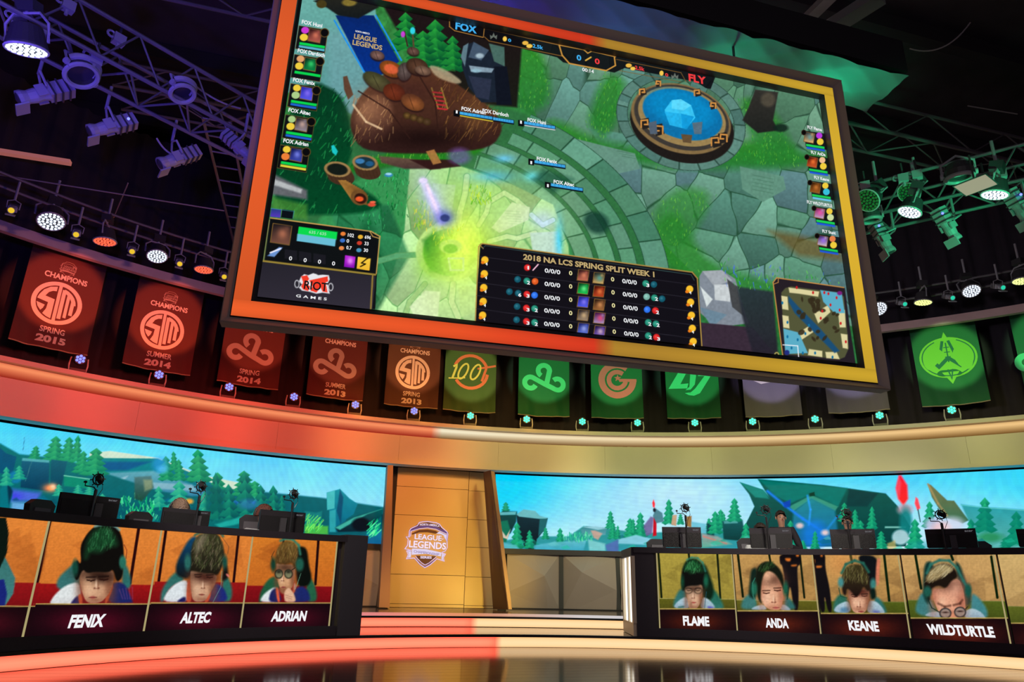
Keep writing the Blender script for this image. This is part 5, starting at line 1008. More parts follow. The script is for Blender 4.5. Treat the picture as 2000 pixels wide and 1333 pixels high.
L = [(584, 50, '#c040c8', '#e6c84a', ((44, 20, 24), (176, 96, 84), (206, 120, 96)), (90, 170, 190)), (575, 106, '#d8a070', '#e6c84a', ((16, 40, 30), (20, 130, 70), (60, 200, 110)), None),
     (568, 163, '#e6c84a', '#a8c88a', ((40, 40, 150), (90, 90, 220), (130, 110, 230)), (40, 100, 190)), (558, 224, '#a8c88a', '#e6c84a', ((34, 30, 36), (150, 140, 150), (190, 160, 150)), (40, 100, 190)), (548, 283, '#e6c84a', '#e08040', ((20, 24, 70), (60, 70, 160), (120, 130, 220)), (216, 206, 70))]
for x, y, a, b, ic, mana in L:
    c.rect(x, y, x+57, y+45, .16, INK, .95, None, .16); c.line([(x, y), (x+57, y+9), (x+50, y+54), (x-7, y+45), (x, y)], 1, (120, 96, 50), .8)
    c.ell(x+12, y+9, 7.5, 6.5, a, 1, 1).ell(x+9.5, y+23, 8, 7, b, 1, 1); champ(x+20, y+5, 25, ic)
    c.ell(x+50, y+14, 9, 9, (96, 76, 40), 1, 1).ell(x+50, y+14, 7.5, 7.5, (14, 14, 16), 1, 1)
    bar(x+1, y+32, 50, 5, .16, (24, 200, 84)); mana and bar(x, y+38, 50, 4.5, .16, mana)
Rr = [(1572, 257, ((40, 50, 56), (226, 180, 120), (110, 150, 150)), '#b040d0', '#e6c84a', (40, 90, 200)), (1578, 305, ((60, 14, 10), (200, 90, 50), (230, 120, 60)), '#e6b890', '#e6c84a', (40, 90, 200)), (1584, 355, ((50, 26, 10), (150, 90, 40), (190, 120, 60)), '#e6c84a', '#40b8d0', (110, 190, 220)),
      (1592, 405, ((120, 30, 80), (190, 170, 200), (220, 90, 160)), '#e6c84a', '#c8d8a0', (40, 90, 200)), (1598, 459, ((50, 30, 90), (210, 190, 200), (150, 110, 220)), '#d88050', '#e6c84a', (40, 90, 200))]
for x, y, ic, a, b, mana in Rr:
    c.rect(x-2, y-2, x+42, y+30, .15, INK, .9, None, -.12); champ(x, y, 20, ic); c.ell(x+28, y+8, 6, 6, a, 1, 1).ell(x+30, y+20, 6.5, 6.5, b, 1, 1); c.ell(x-2, y+2, 5, 5.5, (60, 44, 34), 1, 1).ell(x-2, y+2, 4, 4.4, (14, 12, 12), 1, 1)
    bar(x+2, y+24, 36, 4.5, .16, (40, 196, 90), -.12); bar(x+3, y+29.5, 36, 4, .16, mana, -.12)
# left info panel
c.poly([(528, 426), (724, 452), (740, 460), (733, 605), (500, 582), (516, 510)], INK, .96, 1).poly([(513, 510), (734, 540), (727, 605), (498, 580)], (40, 38, 46), 1, 1, (52, 48, 58))
c.line([(528, 426), (724, 452), (742, 462), (735, 535)], 2, (196, 158, 92)).line([(513, 510), (733, 537)], 3.5, (150, 130, 62)).line([(728, 537), (724, 604)], 3, (140, 120, 60)).line([(526, 430), (515, 508)], 2, (150, 128, 84), .8).line([(722, 452), (728, 462), (741, 466)], 1.5, (196, 158, 92))
champ(533, 436, 38, ((30, 26, 30), (120, 80, 66), (170, 110, 86)), .15); c.rect(583.5, 443, 659, 458, .14, (24, 206, 84), 1, None, .12); c.rect(581, 457, 656, 471, .14, (110, 184, 206), 1, None, .12)
for k, (x, y, cl) in enumerate(((670, 457, '#e08040'), (669, 470, '#4070c0'), (667, 485, '#e08a50'), (704, 463, '#e0b040'), (702, 475, '#c04030'), (701, 489, '#5090b0'))): c.ell(x, y, 5, 4, cl, 1, 1)
c.poly([(522, 500), (545, 483), (552, 484), (536, 502)], (120, 160, 220), .9, 2).line([(528, 494), (548, 486)], 3, (240, 240, 255), .9).rect(674, 499, 694, 521, .15, (176, 40, 200), 1, (120, 20, 160), .1).rect(699, 502, 724, 525, .15, (236, 200, 80), 1, (230, 180, 60), .1)
for k in range(3): c.rect(556+k*28, 487+k*4, 580+k*28, 505+k*4, .15, (30, 30, 36), 1)
c.line([(716, 506), (706, 514), (714, 516), (704, 521)], 2.4, (30, 24, 10)).ell(718, 504, 2.4, 2.4, (30, 24, 10), 1, 1).glow(684, 510, 6, 7, (240, 160, 250), .8)
c.rect(530, 407, 550, 423, .12, (40, 60, 120), 1, (90, 60, 180), .15).rect(551, 409, 574, 425, .12, (14, 20, 26), 1, None, .15).line([(529, 407), (574, 413), (572, 426)], 1, (70, 150, 160))
# red fist-shaped company emblem on the grey plate
c.poly([(588, 541), (594, 536), (602, 538), (612, 534), (620, 538), (630, 537), (642, 538), (644, 546), (640, 554), (642, 566), (644, 574), (630, 572), (618, 574), (604, 570), (590, 568), (584, 562), (590, 556), (584, 550)], (225, 225, 230), 1, 1.5)
c.poly([(588, 540), (600, 538), (604, 545), (598, 554), (606, 560), (602, 569), (592, 566), (588, 560), (592, 552)], (226, 66, 48), 1, 1).poly([(604, 548), (640, 540), (641, 550), (636, 552), (640, 572), (630, 570), (626, 562), (618, 572), (606, 568), (610, 560)], (226, 66, 48), 1, 1)
c.ell(580, 555, 5, 8, (210, 210, 216), .9, 1).ell(580, 555, 3.4, 6, (44, 42, 50), 1, 1).ell(646, 561, 5, 8, (210, 210, 216), .9, 1).ell(646, 561, 3.4, 6, (44, 42, 50), 1, 1).ell(613, 539, 8, 4, (225, 225, 230), .9, 1)
# score panel
c.poly([(938, 476), (1354, 532), (1364, 545), (1372, 680), (927, 632)], (22, 20, 26), 1, 1).line([(928, 632), (935, 482), (942, 476), (1352, 532), (1362, 544), (1371, 680)], 2.2, (170, 140, 76)).line([(936, 478), (944, 486)], 1.5, (170, 140, 76)).line([(942, 486), (948, 480), (1350, 537), (1356, 548)], 1, (60, 84, 84))
for k in range(5): c.line([(936-k*1.6, 501+k*25.5), (1358+k*2, 557+k*26.5)], .9, (58, 56, 66), .8)
IC = [((40, 20, 24), (190, 110, 90), (210, 130, 100)), ((10, 60, 30), (30, 180, 80), (110, 230, 140)), ((30, 30, 120), (80, 90, 220), (130, 120, 230)), ((34, 30, 34), (150, 130, 110), (200, 170, 130)), ((24, 30, 90), (90, 110, 200), (150, 160, 220))]
JC = [((24, 36, 36), (206, 170, 110), (90, 150, 140)), ((60, 16, 12), (180, 70, 40), (220, 120, 70)), ((40, 26, 20), (150, 100, 60), (200, 140, 90)), ((60, 20, 60), (170, 150, 190), (210, 80, 120)), ((30, 20, 60), (120, 90, 180), (200, 170, 190))]
for k in range(5):
    champ(1129.5, 526+k*26, 22, IC[k], .1); champ(1160+k*.4, 531.5+k*26, 22, JC[k], .1)
    c.ell(947-k*1.1, 508+k*27, 7, 7, (240, 190, 60), 1, 1.5).ell(943-k*1.1, 513+k*27, 3.5, 3, (226, 130, 40), 1, 1).ell(1347+k*1.7, 565+k*25.6, 7, 7, (240, 190, 60), 1, 1.5).ell(1342+k*1.7, 570+k*25.6, 3.5, 3, (226, 130, 40), 1, 1)
def item(x, y, col): c.ell(x, y, 7, 7, INK, 1, 1).ell(x, y, 6.4, 6.4, col, 1, 1.2).glow(x-1, y-1, 3, 3, tuple(min(255, v+60) for v in col), .6)
RD, TL_, GN, OG, BL_ = (196, 40, 40), (24, 84, 100), (40, 130, 110), (206, 90, 40), (50, 110, 220)
for x, y, cl in ((1030, 523, RD), (1011, 546, TL_), (1029, 549, GN), (1045, 550, OG), (995, 570, TL_), (1012, 573, TL_), (1029, 575, RD), (1044, 577, BL_), (1010, 599, TL_), (1028, 602, RD), (1044, 603, GN), (1009, 625, TL_), (1028, 628, RD), (1044, 630, GN),
                 (1261, 554, GN), (1277, 556, TL_), (1263, 580, (120, 170, 160)), (1278, 582, GN), (1293, 584, TL_), (1264, 605, BL_), (1280, 607, RD), (1266, 630, GN), (1281, 633, GN), (1266, 656, GN), (1282, 659, RD)): item(x, y, cl)
c.line([(1041, 528), (1051, 517)], 2.4, (240, 190, 210))
# bars over the field
for x, y, w, lv in ((898, 224, 64, 1), (963, 235, 40, 0), (1024, 243, 60, 1), (1044, 319, 60, 1), (1076, 364, 62, 1)):
    sl = .16; c.rect(x-1, y-7, x+w+1, y+2, sl, (14, 20, 30), 1, None, 0); c.rect(x, y-6, x+w, y-.5, sl, (80, 176, 226), 1, (60, 150, 210), 0)
    if lv: c.rect(x-12, y-9, x-1, y+3, sl, (14, 14, 18), 1, None, 0)
    for q in range(1, 8): c.line([(x+w*q/8, y-6+sl*w*q/8), (x+w*q/8, y-2+sl*w*q/8)], .7, (20, 70, 110), .7)
c.line([(899, 226), (962, 237)], 1.8, (226, 206, 70)); c.line([(1025, 245), (1084, 254)], 1.6, (226, 226, 230))
# round map
c.poly([(1510, 550), (1520, 543), (1650, 563), (1660, 640), (1672, 716), (1530, 704), (1520, 640)], (40, 34, 40), 1, 1).line([(1530, 704), (1510, 552), (1517, 543), (1648, 562)], 2, (186, 136, 76)).line([(1512, 555), (1520, 552), (1520, 545)], 1.4, (186, 136, 76))
MP = [(1526, 572), (1534, 563), (1545, 560), (1640, 572), (1648, 580), (1658, 680), (1650, 698), (1640, 702), (1535, 692), (1530, 650)]
c.poly(MP, (84, 86, 60), 1, 2)
LAND = (214, 206, 160)
for P in ([(1540, 562), (1600, 570), (1598, 580), (1560, 574), (1542, 572)], [(1526, 578), (1538, 580), (1540, 606), (1528, 604)], [(1528, 616), (1540, 618), (1542, 642), (1530, 640)], [(1590, 612), (1618, 596), (1622, 610), (1598, 632)], [(1560, 650), (1588, 632), (1590, 648), (1566, 664)], [(1636, 604), (1650, 606), (1652, 640), (1640, 640)], [(1642, 652), (1655, 654), (1656, 682), (1646, 680)], [(1580, 682), (1606, 686), (1606, 698), (1578, 694)], [(1612, 688), (1634, 688), (1640, 702), (1614, 700)]): c.poly(P, LAND, 1, 2)
c.poly([(1602, 567), (1644, 573), (1650, 612), (1630, 612), (1608, 590)], (96, 168, 190), 1, 2).poly([(1530, 642), (1560, 650), (1578, 690), (1534, 692)], (96, 168, 190), 1, 2).poly([(1540, 578), (1560, 600), (1600, 640), (1640, 686), (1630, 690), (1590, 650), (1552, 612), (1540, 590)], (34, 78, 112), 1, 3)
r = np.random.RandomState(3)
for k in range(46):
    q = r.rand(2); x, y = 1548+q[0]*90, 580+q[1]*96
    if abs((x-1545)*.95-(y-582)) < 12 or (x > 1600 and y < 606) or (x < 1572 and y > 650): continue
    c.ell(x, y, 3+r.rand()*5, 2+r.rand()*3, (54, 46, 32), .9, 1.5, r.rand()*180)
for x, y in ((1556, 562), (1588, 572), (1610, 572), (1618, 574), (1634, 582), (1622, 596), (1640, 606), (1606, 608), (1603, 622), (1642, 632), (1652, 668)): c.ell(x, y, 2, 3, (190, 40, 44), 1, 1)
for x, y in ((1528, 592), (1538, 630), (1580, 636), (1573, 652), (1538, 658), (1558, 664), (1592, 690), (1626, 698), (1546, 680), (1568, 690)): c.ell(x, y, 2, 3, (30, 110, 150), 1, 1)
c.line([(1529, 674), (1558, 676), (1560, 700), (1530, 697)], 1.6, (240, 240, 244)).ell(1640, 573, 5, 4, (120, 40, 120), 1, 2).ell(1537, 689, 5, 5, (40, 50, 120), 1, 2).ell(1517, 693, 5, 5, (160, 150, 90), 1, 1).ell(1517, 693, 2.4, 2.4, (30, 28, 30), 1, 1)
c.punch(1.08, 1.05, .4); c.mesh('picture', m_led, big)
# lettering on the screen
wl = emis('screen_white', (.86, .88, .9), 1.); bl = emis('screen_blue', (.05, .42, .85), 1.); rd = emis('screen_red', (.85, .045, .05), 1.); cy = emis('screen_gold', (.52, .38, .16), 1.); yl = emis('screen_cream', (.8, .74, .36), 1.)
def T(items, mt, l=.006, bold=.02):
    for s, xl, yb, xr, h in items: text_px(SP, s, xl, yb, xr, h, l, bold).build('lettering', mt, big, kind='stuff' if len(s) > 1 else None)
T([('FOX', 889, 58, 931, 15)], bl, bold=.04); T([('FLY', 1345, 159, 1379, 15)], rd, bold=.04)
T([('FOX Huni', 589, 47, 629, 8), ('FOX Dardoch', 581, 103, 634, 8), ('FOX Fenix', 572, 160, 615, 8), ('FOX Altec', 563, 219, 606, 8), ('FOX Adrian', 553, 279, 602, 8),
   ('FLY Flame', 1577, 252, 1605, 6.5), ('FLY AnDa', 1584, 301, 1612, 6.5), ('FLY Keane', 1590, 350, 1619, 6.5), ('FLY WILDTURTLE', 1576, 398, 1625, 6.5), ('FLY Stunt', 1606, 455, 1632, 6.5),
   ('FOX Adrian', 901, 216, 948, 7.5), ('FOX Dardoch', 942, 220, 993, 7.5), ('FOX Huni', 1030, 238, 1066, 7.5), ('FOX Fenix', 1048, 314, 1088, 7.5), ('FOX Altec', 1081, 359, 1121, 7.5)], wl, bold=.03)
T([('1', 890, 222, 893.5, 6), ('1', 1015.5, 242, 1019, 6), ('1', 1035.5, 321, 1039, 6), ('1', 1068, 366, 1071.5, 6), ('00:14', 1137, 139.5, 1159.5, 7)], wl)
T([('0', 992, 82, 998, 6.5), ('2.5k', 1040, 93.5, 1060.5, 7.5), ('0', 1126, 118, 1135, 11)], bl, bold=.03); T([('0', 1161.5, 125, 1171, 11), ('2.5k', 1240, 136, 1258.5, 7.5), ('0', 1299, 149.5, 1305, 6.5)], rd, bold=.03)
T([('2018 NA LCS SPRING SPLIT WEEK 1', 1021.5, 508, 1278, 11.5)], cy, bold=.035)
for k in range(5):
    T([('0/0/0', 1063.5-k*.3, 533+k*26, 1094-k*.3, 8.5), ('0/0/0', 1215+k*.9, 553.5+k*25.6, 1243.5+k*.9, 8.5)], wl, bold=.02)
    T([('0', 1111, 538+k*26, 1117.5, 8.5), ('0', 1193+k*.8, 550+k*25.6, 1199.5+k*.8, 8.5)], yl, bold=.025)
    T([('4', 948-k*1.1, 519+k*27, 952-k*1.1, 6), ('4', 1346+k*1.7, 575+k*25.6, 1350+k*1.7, 6)], wl, bold=.03)
T([('1', 1030, 527, 1033, 7), ('2', 1029, 556, 1035, 7), ('6', 1012, 580, 1018, 7), ('3', 1028, 582, 1034, 7), ('3', 1028, 609, 1034, 7), ('2', 1044, 610, 1050, 7), ('3', 1028, 635, 1034, 7), ('2', 1044, 637, 1050, 7),
   ('3', 1262, 561, 1268, 7), ('2', 1279, 588, 1285, 7), ('2', 1281, 614, 1287, 7), ('2', 1266, 637, 1272, 7), ('2', 1282, 639, 1288, 7), ('2', 1267, 663, 1273, 7), ('3', 1283, 666, 1289, 7)], wl, bold=.03)
T([('102', 679, 463, 691, 7), ('0', 676.5, 474.5, 681.5, 7), ('0.7', 676, 487.5, 686.5, 7), ('696', 712, 467, 724, 7), ('33', 711.5, 479.5, 719.5, 7), ('30', 710, 492.5, 718.5, 7)], wl)
T([('0', 564, 509, 570, 8), ('0', 592.5, 512.5, 598.5, 8), ('0', 620.5, 515.5, 626.5, 8), ('0', 648, 519, 654, 8)], wl, bold=.02)
T([('635 / 635', 603, 456.5, 637, 6)], emis('screen_pale_green', (.35, .8, .5), .9)); T([('G A M E S', 578, 581, 638, 5.5)], wl, bold=.02); T([('RIOT', 593, 565, 639, 17)], emis('screen_black', (.01, .01, .01), .1), .004, .02)
T([('LEAGUE', 691, 76, 735, 10), ('LEGENDS', 688, 88, 746, 10)], cy, bold=.03); T([('NORTH AMERICA', 694, 63, 722, 3.5)], wl)
# ---------------------------------------------------------------- league crest (flat print), used on the centre wall and above the banners
def crest(pr_line, pr_fill, pr_dark, pr_text, small=False):
    q = lambda pts: [((x-820)/460, -(y-700)/460) for x, y in pts]
    out = q([(630, 262), (720, 240), (820, 233), (1000, 250), (1080, 280), (1130, 345), (1250, 430), (1275, 475), (1262, 620), (1275, 760), (1235, 835), (1165, 862), (1160, 885), (1243, 900), (1200, 975), (1225, 1045), (1062, 1000), (1020, 1040), (920, 1130), (810, 1190), (700, 1125), (600, 1025), (570, 1000), (408, 1020), (438, 935), (400, 862), (505, 840), (360, 820), (412, 740), (415, 620), (368, 570), (432, 575), (430, 445), (460, 395), (600, 325)])
    pr_dark.poly(q([(600, 300), (820, 250), (1060, 290), (1240, 440), (1230, 480), (1000, 380), (820, 360), (640, 380), (450, 440), (470, 400)])).poly(q([(600, 950), (1040, 950), (920, 1100), (810, 1150), (700, 1090)])).poly(q([(480, 500), (640, 420), (820, 400), (1000, 420), (1060, 450), (1000, 480), (820, 455), (640, 470), (500, 520)]))
    pr_line.stroke(out, .05 if small else .032, True)
    pr_line.stroke(q([(462, 560), (465, 450), (640, 390), (820, 365), (1000, 385), (1250, 480), (1240, 620)]), .045 if small else .026)
    if not small: pr_line.stroke(q([(600, 960), (640, 1010), (730, 1090), (810, 1135), (900, 1090), (1000, 1000), (1050, 960)]), .026)
    pr_fill.poly(q([(512, 808), (820, 810), (1150, 868), (1145, 950), (820, 905), (512, 935)])).poly(q([(1080, 435), (1245, 500), (1232, 600), (1205, 560), (1180, 510), (1120, 485), (1020, 480)])).poly(q([(425, 870), (500, 862), (500, 985), (430, 1000), (455, 935)])).poly(q([(1165, 900), (1225, 910), (1185, 975), (1205, 1025), (1160, 1010)]))
    t = lambda s, x0, y0, x1, h, **k: pr_text.text(s, (x0-820)/460, -(y0-700)/460, (x1-820)/460, h/460, **k)
    t('LEAGUE', 550, 612, 1140, 110, bold=.02, slope=-.03); t('LEGENDS', 440, 785, 1245, 145, bold=.024, slope=-.03)
    if not small: t('SERIES', 700, 1005, 945, 50, bold=.03); t('NORTH AMERICA', 645, 330, 1080, 45, bold=.02, slope=-.03, arch=.03); t('of', 1145, 600, 1180, 26, bold=.02)
m_lav = emis('lavender_light', (.80, .60, .95), .95); m_lavf = emis('pale_lavender', (.74, .68, .95), .9); m_ind = emis('indigo_print', (.12, .07, .42), .6); m_brown = mat('brown_print', (.09, .04, .05), .6)
eu, ev = SW.uv(833, 1063); ek = (SW.uv(874, 1063)[0]-eu)
em = thing('shield_crest', 'glowing lavender and white shield crest on the panelled centre wall', 'sign', tuple(SW.P(eu, ev-ek, .015).reshape(3)))
A, B_, C_, D_ = (Print(SW, eu, ev, ek, l=l) for l in (.022, .019, .012, .03)); crest(A, B_, C_, D_)
pu = Print(SW, eu, ev, ek*1.03, l=.017); pu.stroke([((x-820)/460, -(y-700)/460) for x, y in [(600, 1000), (700, 1105), (810, 1165), (920, 1105), (1040, 1000)]], .05); pu.stroke([((x-820)/460, -(y-700)/460) for x, y in [(448, 580), (448, 450), (640, 365), (820, 345), (1010, 365), (1262, 465), (1250, 640)]], .05)
C_.build('crest_field', m_brown, em, kind='stuff'); pu.build('indigo_line', m_ind, em, kind='stuff'); A.build('crest_outline', m_lav, em, kind='stuff'); B_.build('crest_ribbon', m_lavf, em, kind='stuff'); D_.build('crest_lettering', emis('crest_white', (.86, .74, .96), 1.), em, kind='stuff')
ch = Print(SW, eu, ev, ek, l=.026); ch.text('CHAMPIONSHIP', -.58, -.41, .62, .11, bold=.0, slope=-.09); ch.build('crest_lettering', m_ind, em, kind='stuff')

# ---------------------------------------------------------------- banners
SN = Cyl((CX, CY), 15.0)
ZN0, ZN1 = 4.90, 6.90
def fold_for(i):
    r = random.Random(i); a = .012+.01*r.random(); p1, p2 = r.random()*6, r.random()*6
    def f(u, v):
        u = np.asarray(u, float); v = np.asarray(v, float); w = np.clip((ZN1-v)/2, 0, 1)
        return a*w*np.sin(u*9+p1+1.5*w)+.02*w**3*np.sin(u*17+p2+3*v)+.012*w**2*np.sin(u*5+v*4+p2)
    return f
CLOTH = {'red': (.115, .035, .035), 'brown': (.12, .06, .045), 'olive': (.07, .15, .045), 'green': (.012, .16, .06), 'mauve': (.2, .18, .24)}
def cloth_mat(k): return MATS.get('cloth_'+k) or mat('cloth_'+k, CLOTH[k], .75, bump=.15, bscale=90)
def prt(k, c): return MATS.get('print_'+k) or mat('print_'+k, c, .7)
def tsm(P):
    P.arc((0, 0), .91, 0, 360, .18, 48).stroke([(0, -1.0), (0, .84)], .13); P.poly([(-.12, .76), (-.38, .68), (-.6, .48), (-.74, .2), (-.78, .03), (-.34, -.05), (-.36, -.36), (-.46, -.6), (-.3, -.7), (-.12, -.76), (-.12, .15), (-.50, .22), (-.40, .42), (-.26, .52), (-.12, .54)]); P.poly([(-.78, -.13), (-.44, -.2), (-.48, -.36), (-.56, -.48), (-.70, -.32)])
    P.stroke([(.175, -.70), (.175, .68)], .15).arc((0, 0), .655, 6, 76, .17).stroke([(.385, -.6), (.385, .45)], .13).stroke([(.60, -.42), (.60, .2)], .15)
def cloud(P):
    c = lambda x, y, a: (x+.26*cos(radians(a)), y+.26*sin(radians(a)))
    P.stroke([c(-.606, -.27, a) for a in range(-25, -300, -15)]+[(.514, -.54)]+[c(.623, -.30, a) for a in range(-105, 150, 15)], .225)
    P.stroke([c(0, .314, a) for a in range(-118, -361, -15)]+[(.13, -.28)], .225)
def hundred_a(P):
    P.arc((0, 0), .93, 22, 160, .17).arc((0, 0), .93, 212, 355, .17).stroke([(.36, .2), (1.38, .45)], .11).stroke([(.86, .28), (.62, -.5)], .13)
def hundred_b(P):
    for x in (-.42, .26): P.stroke([(x+.22*cos(a)+.16*sin(a), .0+.44*sin(a)) for a in np.linspace(0, 2*pi, 18)], .10)
    P.stroke([(-.98, .22), (-.76, .34), (-1.0, -.42)], .12).stroke([(-1.22, -.47), (-.3, -.36)], .07)
def gee(P):
    P.arc((0, 0), .82, 50, 360, .34, 30).arc((0, 0), .44, 48, 350, .24, 16).stroke([(.1, -.02), (1.0, -.02)], .16)
    P.poly([(0+.2*r_*cos(radians(90+36*k))+.02, .1+.2*r_*sin(radians(90+36*k))) for k, r_ in enumerate([1, .4]*5)])
def blades(P):
    q = lambda pts: [((x-1660)/140, -(y-345)/140) for x, y in pts]
    P.poly(q([(1518, 397), (1640, 397), (1650, 362), (1598, 365), (1662, 250), (1608, 250)])).poly(q([(1672, 250), (1716, 250), (1692, 370), (1662, 405), (1628, 409), (1655, 385)])).poly(q([(1732, 250), (1812, 250), (1800, 312), (1722, 430), (1682, 447), (1648, 443), (1624, 428), (1662, 424), (1692, 398), (1758, 312), (1715, 312)]))
def spear(P, D):
    P.poly([(cos(a), .85*sin(a)) for a in np.linspace(0, 2*pi, 40, False)]); P.poly([(-.22, .5), (0, 1.08), (.22, .5)]); P.poly([(-.3, -.6), (.3, -.6), (0, -1.1)])
    D.stroke([(.9*cos(a), .76*sin(a)) for a in np.linspace(radians(115), radians(425), 40)], .04)
    D.stroke([(-.68, .08), (-.36, -.36), (0, -.02), (.36, -.36), (.68, .08)], .14).stroke([(-.4, .2), (-.4, 0)], .1).stroke([(.4, .2), (.4, 0)], .1).stroke([(-.1, .7), (-.26, .1)], .1).stroke([(.1, .7), (.26, .1)], .1).stroke([(0, .62), (0, -.2)], .045).stroke([(-.08, -.5), (0, -.9), (.08, -.5)], .05)
    for k in range(3): D.stroke([(-.1, .42-.2*k), (.1, .42-.2*k)], .035)
BN = [(-8.80, 'red', 'orange banner with round lettered emblem reading CHAMPIONS SPRING 2015', (1, .13, .04), 1000, 'tsm', ('SPRING', '2015'), (111, 593), 'w'),
      (-6.86, 'red', 'orange banner with round lettered emblem reading CHAMPIONS SUMMER 2014', (1, .13, .04), 950, 'tsm', ('SUMMER', '2014'), (317, 645), 'w'),
      (-5.00, 'red', 'dark red banner with pink triple-loop cloud emblem reading SPRING 2014', (1, .14, .06), 700, 'cloud', ('SPRING', '2014'), (490, 681), 'p'),
      (-3.06, 'red', 'brown-red banner with tan triple-loop cloud emblem reading CHAMPIONS SUMMER 2013', (1, .22, .09), 560, 'cloud', ('SUMMER', '2013'), (655, 709), 'p'),
      (-1.23, 'brown', 'brown banner with pale orange round emblem reading CHAMPIONS SPRING 2013', (1, .36, .12), 620, 'tsm', ('SPRING', '2013'), (806, 728), 'w'),
      (.21, 'olive', 'olive green banner with yellow number 100 and an orange ring', (1, .8, .3), 520, 'hund', None, (919.5, 727), None),
      (2.10, 'green', 'green banner with bright green triple-loop cloud emblem', (.45, 1, .4), 560, 'cloudg', None, (1062, 738), None),
      (3.97, 'green', 'green banner with large orange letter G emblem', (.4, 1, .4), 560, 'gee', None, (1205.5, 743), None),
      (5.87, 'green', 'green banner with bright green blade-shaped letters, top hidden by the screen', (.3, 1, .4), 560, 'blades', None, (1347, 745), None),
      (7.76, 'mauve', 'mauve banner with red and white swoosh, mostly hidden by the screen', (.75, .65, 1), 400, 'swoosh', None, (1505, 735), None),
      (9.65, 'mauve', 'plain lower end of a mauve banner under the screen corner', (.68, .65, 1), 330, 'none', None, (1680, 730), None),
      (11.62, 'green', 'green banner with lime round emblem pierced by a spear, right of the screen', (.5, 1, .35), 620, 'spear', None, (1851.5, 699), None),
      (13.58, 'green', 'green banner cut off by the right image edge', (.4, 1, .4), 560, 'cloudg', None, (2040, 690), None)]
for i, (u0, ck, lab, lc, pw, kind, words_, cpx, pc) in enumerate(BN):
    u1 = u0+1.31; um = (u0+u1)/2; fo = fold_for(i)
    b = thing('hanging_banner', lab, 'banner', tuple(SN.P(um, ZN0, 0).reshape(3)), group='team banners hanging above the fascia')
    us = np.linspace(u0, u1, 49); vs = np.linspace(ZN0, ZN1, 61); U_, V_ = np.meshgrid(us, vs, indexing='ij'); V2 = V_-.02*np.sin((U_-u0)/1.31*pi)*(1-(V_-ZN0)/2)**6
    P = SN.P(U_, V2, fo(U_, V_)).reshape(-1, 3); k = 61
    MB().add(P, [(a*k+j, (a+1)*k+j, (a+1)*k+j+1, a*k+j+1) for a in range(48) for j in range(60)]).build('cloth', cloth_mat(ck), b, smooth=True)
    hem = MB(); hem.tube([SN.P(u, ZN0-.02*sin((u-u0)/1.31*pi), fo(u, ZN0)+.004).reshape(3) for u in us[::3]], .012, 5); hem.build('hem', mat('hem_tape', (.5, .42, .3), .7), b)
    MB().cyl(tuple(SN.P(u0-.05, ZN1, 0).reshape(3)), tuple(SN.P(u1+.05, ZN1, 0).reshape(3)), .02, n=8).build('top_rod', gunmetal, b)
    cu, cv = SN.uv(*cpx); white = prt('white', (.85, .8, .76)); pk = prt('grey', (.42, .36, .36)) if pc == 'p' else white
    def pr(k, l=.012): return Print(SN, cu, cv, k, l=l, fold=fo)
    if kind == 'tsm': q = pr(.43); tsm(q); q.build('round_emblem', white, b, kind='stuff')
    if kind in ('cloud', 'cloudg'): q = pr(.52 if kind == 'cloud' else .57); cloud(q); q.build('cloud_emblem', pk if kind == 'cloud' else prt('mint', (.10, .74, .36)), b, kind='stuff')
    if kind == 'hund':
        q = pr(.46); hundred_a(q); q.build('ring_emblem', prt('orange', (.9, .22, .12)), b, kind='stuff'); q = pr(.46, .018); hundred_b(q); q.build('number_emblem', prt('yellow', (.9, .85, .22)), b, kind='stuff')
    if kind == 'gee': q = pr(.49); gee(q); q.build('letter_emblem', prt('deep_orange', (.95, .16, .18)), b, kind='stuff')
    if kind == 'blades': q = pr(.53); blades(q); q.build('blade_emblem', prt('mint', (.10, .74, .36)), b, kind='stuff')
    if kind == 'swoosh':
        q = pr(.6); q.stroke([(-.95, .4), (-.8, -.05), (-.4, -.28), (.1, -.2), (.5, .02), (.95, -.1), (.8, .3)], .1); q.build('swoosh_edge', white, b, kind='stuff')
        q = pr(.6, .009); q.poly([(-.95, .4), (-.8, -.05), (-.4, -.28), (.1, -.2), (.5, .02), (.3, .4)]); q.build('swoosh', prt('red', (.9, .25, .18)), b)
    if kind == 'spear': q = pr(.57); d = pr(.57, .02); spear(q, d); q.build('round_emblem', prt('lime', (.22, .62, .06)), b, kind='stuff'); d.build('spear_emblem', prt('dark_green', (.01, .16, .10)), b, kind='stuff')
    if words_:
        tz = {'tsm': .48, 'cloud': .45}[kind]; q = Print(SN, um, cv, .62, l=.012, fold=fo); off = (cv-(4.98+.78 if kind == 'tsm' else 4.98+.95))
        q.v = 0; q.kv = 1.0; q.ku = 1.0
        q.text('CHAMPIONS', -.36, cv+tz, .38, .115, bold=.03); q.text(words_[0], -.235 if words_[0] == 'SUMMER' else -.22, cv-.61, .235 if words_[0] == 'SUMMER' else .2, .115, bold=.025); q.text(words_[1], -.25, cv-.80, .25, .14, bold=.05)
        q.build('banner_lettering', white, b, kind='stuff')
        a_, b2, c2, d2 = (Print(SN, um, cv+tz+.25, .14, l=l, fold=fo) for l in (.014, .012, .010, .02)); crest(a_, b2, c2, d2, True)
        a_.mb.v += []; a_.build('small_crest', pk if pc == 'p' else prt('rust', (.5, .38, .34)), b, kind='stuff'); b2.build('small_crest', prt('rust', (.5, .38, .34)), b, kind='stuff'); d2.build('small_crest', prt('rust', (.5, .38, .34)), b, kind='stuff')
    dg = math.degrees(um/15.0); zc = (6.0 if kind != 'hund' else 5.9)
